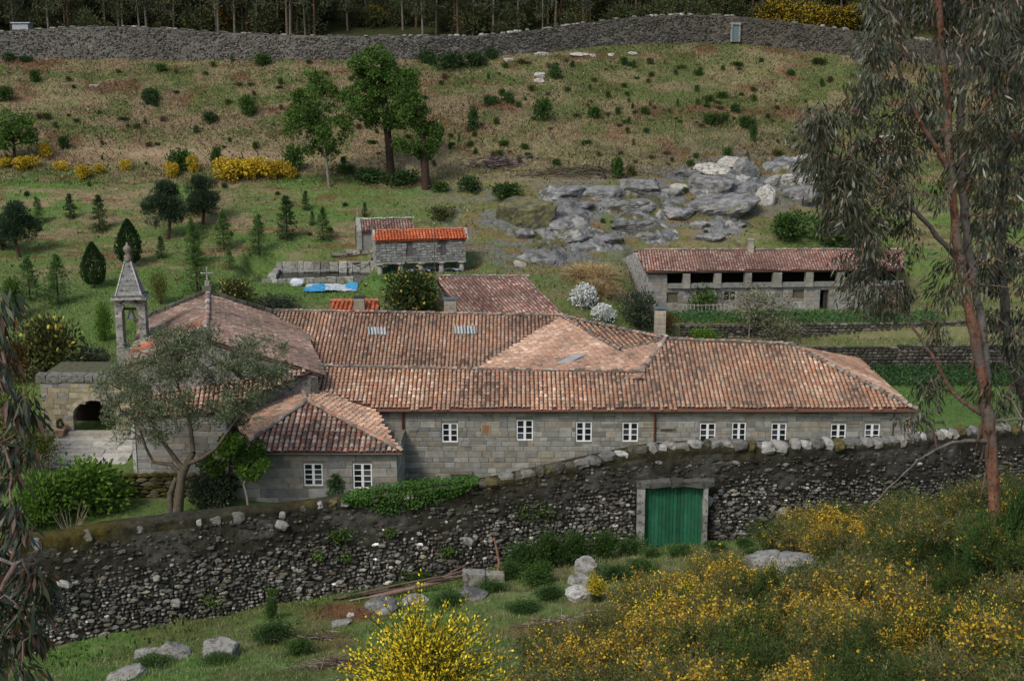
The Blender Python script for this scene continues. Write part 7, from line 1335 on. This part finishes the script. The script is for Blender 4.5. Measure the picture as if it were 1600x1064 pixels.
# ------------------------------------------------------------------ gum trees
GUM = [(.065, .075, .038), (.045, .055, .030), (.09, .10, .055), (.032, .04, .022), (.075, .07, .034), (.15, .15, .095), (.05, .065, .03)]; GUMR = GUM + GUM[:5] + [(.12, .06, .03)]
def gum(name, label, base, paths, clumps, nper, L_, W_, r0, cols=GUM, rs=(.3, .5), barkc=(.20, .10, .062)):
    o = thing(name, label, 'gum tree', base); g = Geo(); nodes = []
    for q, (P, r) in enumerate(paths):
        P = np.array(P) - base; t = np.linspace(0, 1, len(P)); tt = np.linspace(0, 1, len(P) * 4); P = np.stack([np.interp(tt, t, P[:, i]) for i in range(3)], 1); P = np.stack([smooth(P[:, i], 2) for i in range(3)], 1); rr = np.interp(tt, np.linspace(0, 1, len(r)), r); P += R.normal(0, .012, P.shape); rr = rr * (1 + .09 * np.sin(tt * 40) + R.normal(0, .04, len(rr)))
        cc = np.array(barkc if q % 2 == 0 else (.16, .14, .125)); i0_ = len(P) - 1; fc_ = cc * (.55 + .9 * fbm(np.tile(np.arange(12) * .9, i0_) + q * 7, np.repeat(np.arange(i0_) * .35, 12), 66))[:, None]; tube(g, P, rr, 12, fc_); nodes += [P[i] for i in range(len(P) // 4, len(P), 2)]
        if rr[0] > .12:
            for _ in range(26): i = R.randint(1, len(P) - 2); d = R.normal(0, 1, 3) * [1, 1, 0]; d /= np.linalg.norm(d); a_ = P[i] + d * rr[i] * .98; tube(g, [a_, a_ + d * .04 + [0, 0, -.3], a_ + d * .09 + [0, 0, -R.uniform(.4, .8)]], (.03, .02, .004), 3, (.2, .12, .09))
    cl = sorted([np.asarray(c) - base for c in clumps], key=lambda c: np.min(np.linalg.norm(np.array(nodes) - c, axis=1))); base_n = len(nodes)
    for c in cl:
        A_ = np.array(nodes); d_ = np.linalg.norm(A_ - c, axis=1) + np.maximum(0, A_[:, 2] - c[2] - .5) * .4; i = int(np.argmin(d_)); a_ = A_[i]; m_ = (a_ + c) / 2 + R.normal(0, .08, 3) * np.linalg.norm(c - a_) + [0, 0, .12]; r1 = .035 if i < base_n else .018; tube(g, [a_, m_, c], (r1, r1 * .7, .007), 4, (.2, .13, .1)); nodes += [m_, c]
    link('trunk', (lambda me: (me.materials.append(M['gumbark']), me)[1])(g.mesh('trunk')), o)
    g = Geo(); Cc, D, K = [], [], []
    for c in cl:
        r_ = R.uniform(*rs); m_ = int(nper * R.uniform(.6, 1.3)); v = R.normal(size=(m_, 3)); v /= np.linalg.norm(v, axis=1)[:, None]; Cc.append(c + v * r_ * R.uniform(.2, 1, (m_, 1)) * [1, 1, .8]); D.append(np.array([0, 0, -1.]) + v * [.35, .35, .1] + R.normal(0, .28, (m_, 3)) + R.normal(0, .25, 3)); K.append(pick(cols, m_, .25) * R.uniform(.75, 1.3))
    Cc = np.concatenate(Cc); leaves(g, Cc, np.concatenate(D), L_ * R.uniform(.6, 1.25, len(Cc)), W_ * R.uniform(.7, 1.3, len(Cc)), np.concatenate(K)); me = g.mesh('crown'); me.materials.append(M['gumleaf']); link('crown', me, o); return o
GY_ = 27.0; gb = hit(1562, 868, True); GY_ = gb[1]
P_ = lambda px, py, dy=0: PY(px, py, GY_ + dy)
pA = [gb + [0, 0, -.4], P_(1555, 800), P_(1548, 700), P_(1541, 640), P_(1530, 560), P_(1516, 490), P_(1502, 420), P_(1492, 350), P_(1486, 270), P_(1480, 180), P_(1474, 90), P_(1466, 0), P_(1455, -120), P_(1440, -260)]
pB = [P_(1541, 640, .1), P_(1540, 560, .2), P_(1532, 490, .3), P_(1518, 420, .4), P_(1506, 330, .5), P_(1502, 250, .6), P_(1500, 150, .7), P_(1505, 30, .8), P_(1515, -120, .8)]
pC = [P_(1504, 260, .6), P_(1545, 120, .2), P_(1500, 60, .1), P_(1480, 0, 0)][0:1] + [P_(1530, 170, .3), P_(1575, 130, .2)]
pD = [P_(1548, 690), P_(1500, 688, -.3), P_(1460, 700, -.5), P_(1410, 740, -.7), P_(1350, 800, -.9)]
pE = [P_(1541, 650), P_(1490, 620, .2), P_(1460, 560, .3), P_(1420, 500, .4), P_(1395, 450, .5)]
pF = [P_(1500, 410, .2), P_(1440, 340, -.2), P_(1380, 280, -.5), P_(1320, 240, -.8)]
pG = [P_(1486, 270), P_(1430, 180, -.2), P_(1400, 100, -.2), P_(1380, 30, -.2)]
pH = [P_(1544, 660), P_(1580, 655, .1), P_(1640, 650, .2)]
rows = [(-40, 1385, 1640, 14), (0, 1372, 1640, 14), (40, 1365, 1640, 15), (80, 1362, 1640, 15), (120, 1350, 1640, 16), (160, 1330, 1640, 17), (200, 1268, 1640, 19), (235, 1262, 1640, 19), (270, 1290, 1640, 18), (300, 1300, 1640, 17), (335, 1290, 1640, 17), (370, 1345, 1640, 15), (400, 1350, 1640, 13), (430, 1325, 1640, 12), (455, 1345, 1450, 7), (475, 1360, 1640, 8), (510, 1450, 1640, 5), (560, 1480, 1640, 4), (600, 1420, 1470, 3), (620, 1440, 1620, 4), (650, 1425, 1445, 2)]
cl = []
for y_, x0, x1, n_ in rows:
    for _ in range(int(n_ * (1.45 if y_ < 350 else 1.05))): cl.append(P_(R.uniform(x0 - 12, x1) if R.rand() > .22 else x0 + R.uniform(-15, 35), y_ + R.uniform(-24, 24), R.uniform(-1.6, 1.8)))
gum('gum_tree', 'tall gum tree with peeling reddish trunk and drooping leaves, standing over the gorse', gb, [(pA, (.16, .14, .13, .11, .095, .09, .08, .06, .05)), (pB, (.10, .10, .095, .09, .07, .05)), (pC, (.05, .04, .03)), (pD, (.05, .035, .02, .012)), (pE, (.06, .045, .03, .015)), (pF, (.06, .045, .02)), (pG, (.06, .04, .02)), (pH, (.04, .03, .02))], cl, 74, .22, .040, .16, GUMR)
g2 = np.array([PY(1660, 900, 30)[0], 30, 0]); g2[2] = float(znear(g2[0], g2[1])); Q_ = lambda px, py, dy=0: PY(px, py, 30 + dy)
gum('gum_tree', 'darker second gum tree with thin leaning trunk entering at the right border', g2, [([g2 + [0, 0, -.4], Q_(1640, 760), Q_(1605, 640), Q_(1580, 560), Q_(1568, 480), Q_(1562, 380), Q_(1572, 250), Q_(1580, 100), Q_(1590, -60)], (.17, .13, .11, .10, .08, .05))], [Q_(R.uniform(1520, 1660), R.uniform(-40, 520), R.uniform(-.8, 1.8)) for _ in range(64)] + [Q_(R.uniform(1560, 1640), R.uniform(480, 700), R.uniform(-.5, 1)) for _ in range(7)], 74, .25, .045, .17, GUM, barkc=(.07, .055, .05))
g3 = np.array([-7.6, 12.5, 0]); g3[2] = float(znear(g3[0], g3[1])); L3 = lambda px, py, dy=0: PY(px, py, 12.5 + dy)
c3 = [L3(px + R.uniform(-12, 12), py + R.uniform(-14, 14), R.uniform(-.6, .6)) for px, py in ((5, 560), (-10, 600), (20, 640), (45, 650), (-5, 690), (25, 700), (10, 760), (-10, 790), (15, 810), (30, 820), (-15, 870), (5, 900), (40, 910), (70, 900), (-5, 950), (30, 950), (60, 940), (10, 1000), (50, 990), (-10, 1040), (30, 1040), (0, 480), (-20, 520))]
gum('gum_tree', 'gum tree mostly outside the left border, only its hanging leaves in view', g3, [([g3 + [0, 0, -.4], L3(-380, 900), L3(-330, 500), L3(-280, 200)], (.2, .15, .1)), ([L3(-350, 800), L3(-200, 700), L3(-80, 720), L3(0, 800)], (.06, .04, .02)), ([L3(-330, 560), L3(-150, 480), L3(-30, 500), L3(20, 600)], (.05, .03, .015)), ([L3(-360, 850), L3(-150, 850), L3(-40, 860), L3(40, 890)], (.05, .03, .015))], c3 * 2, 34, .25, .04, .2, [(.03, .045, .025), (.04, .055, .03), (.05, .06, .03), (.11, .055, .03)], rs=(.14, .26), barkc=(.06, .045, .035))
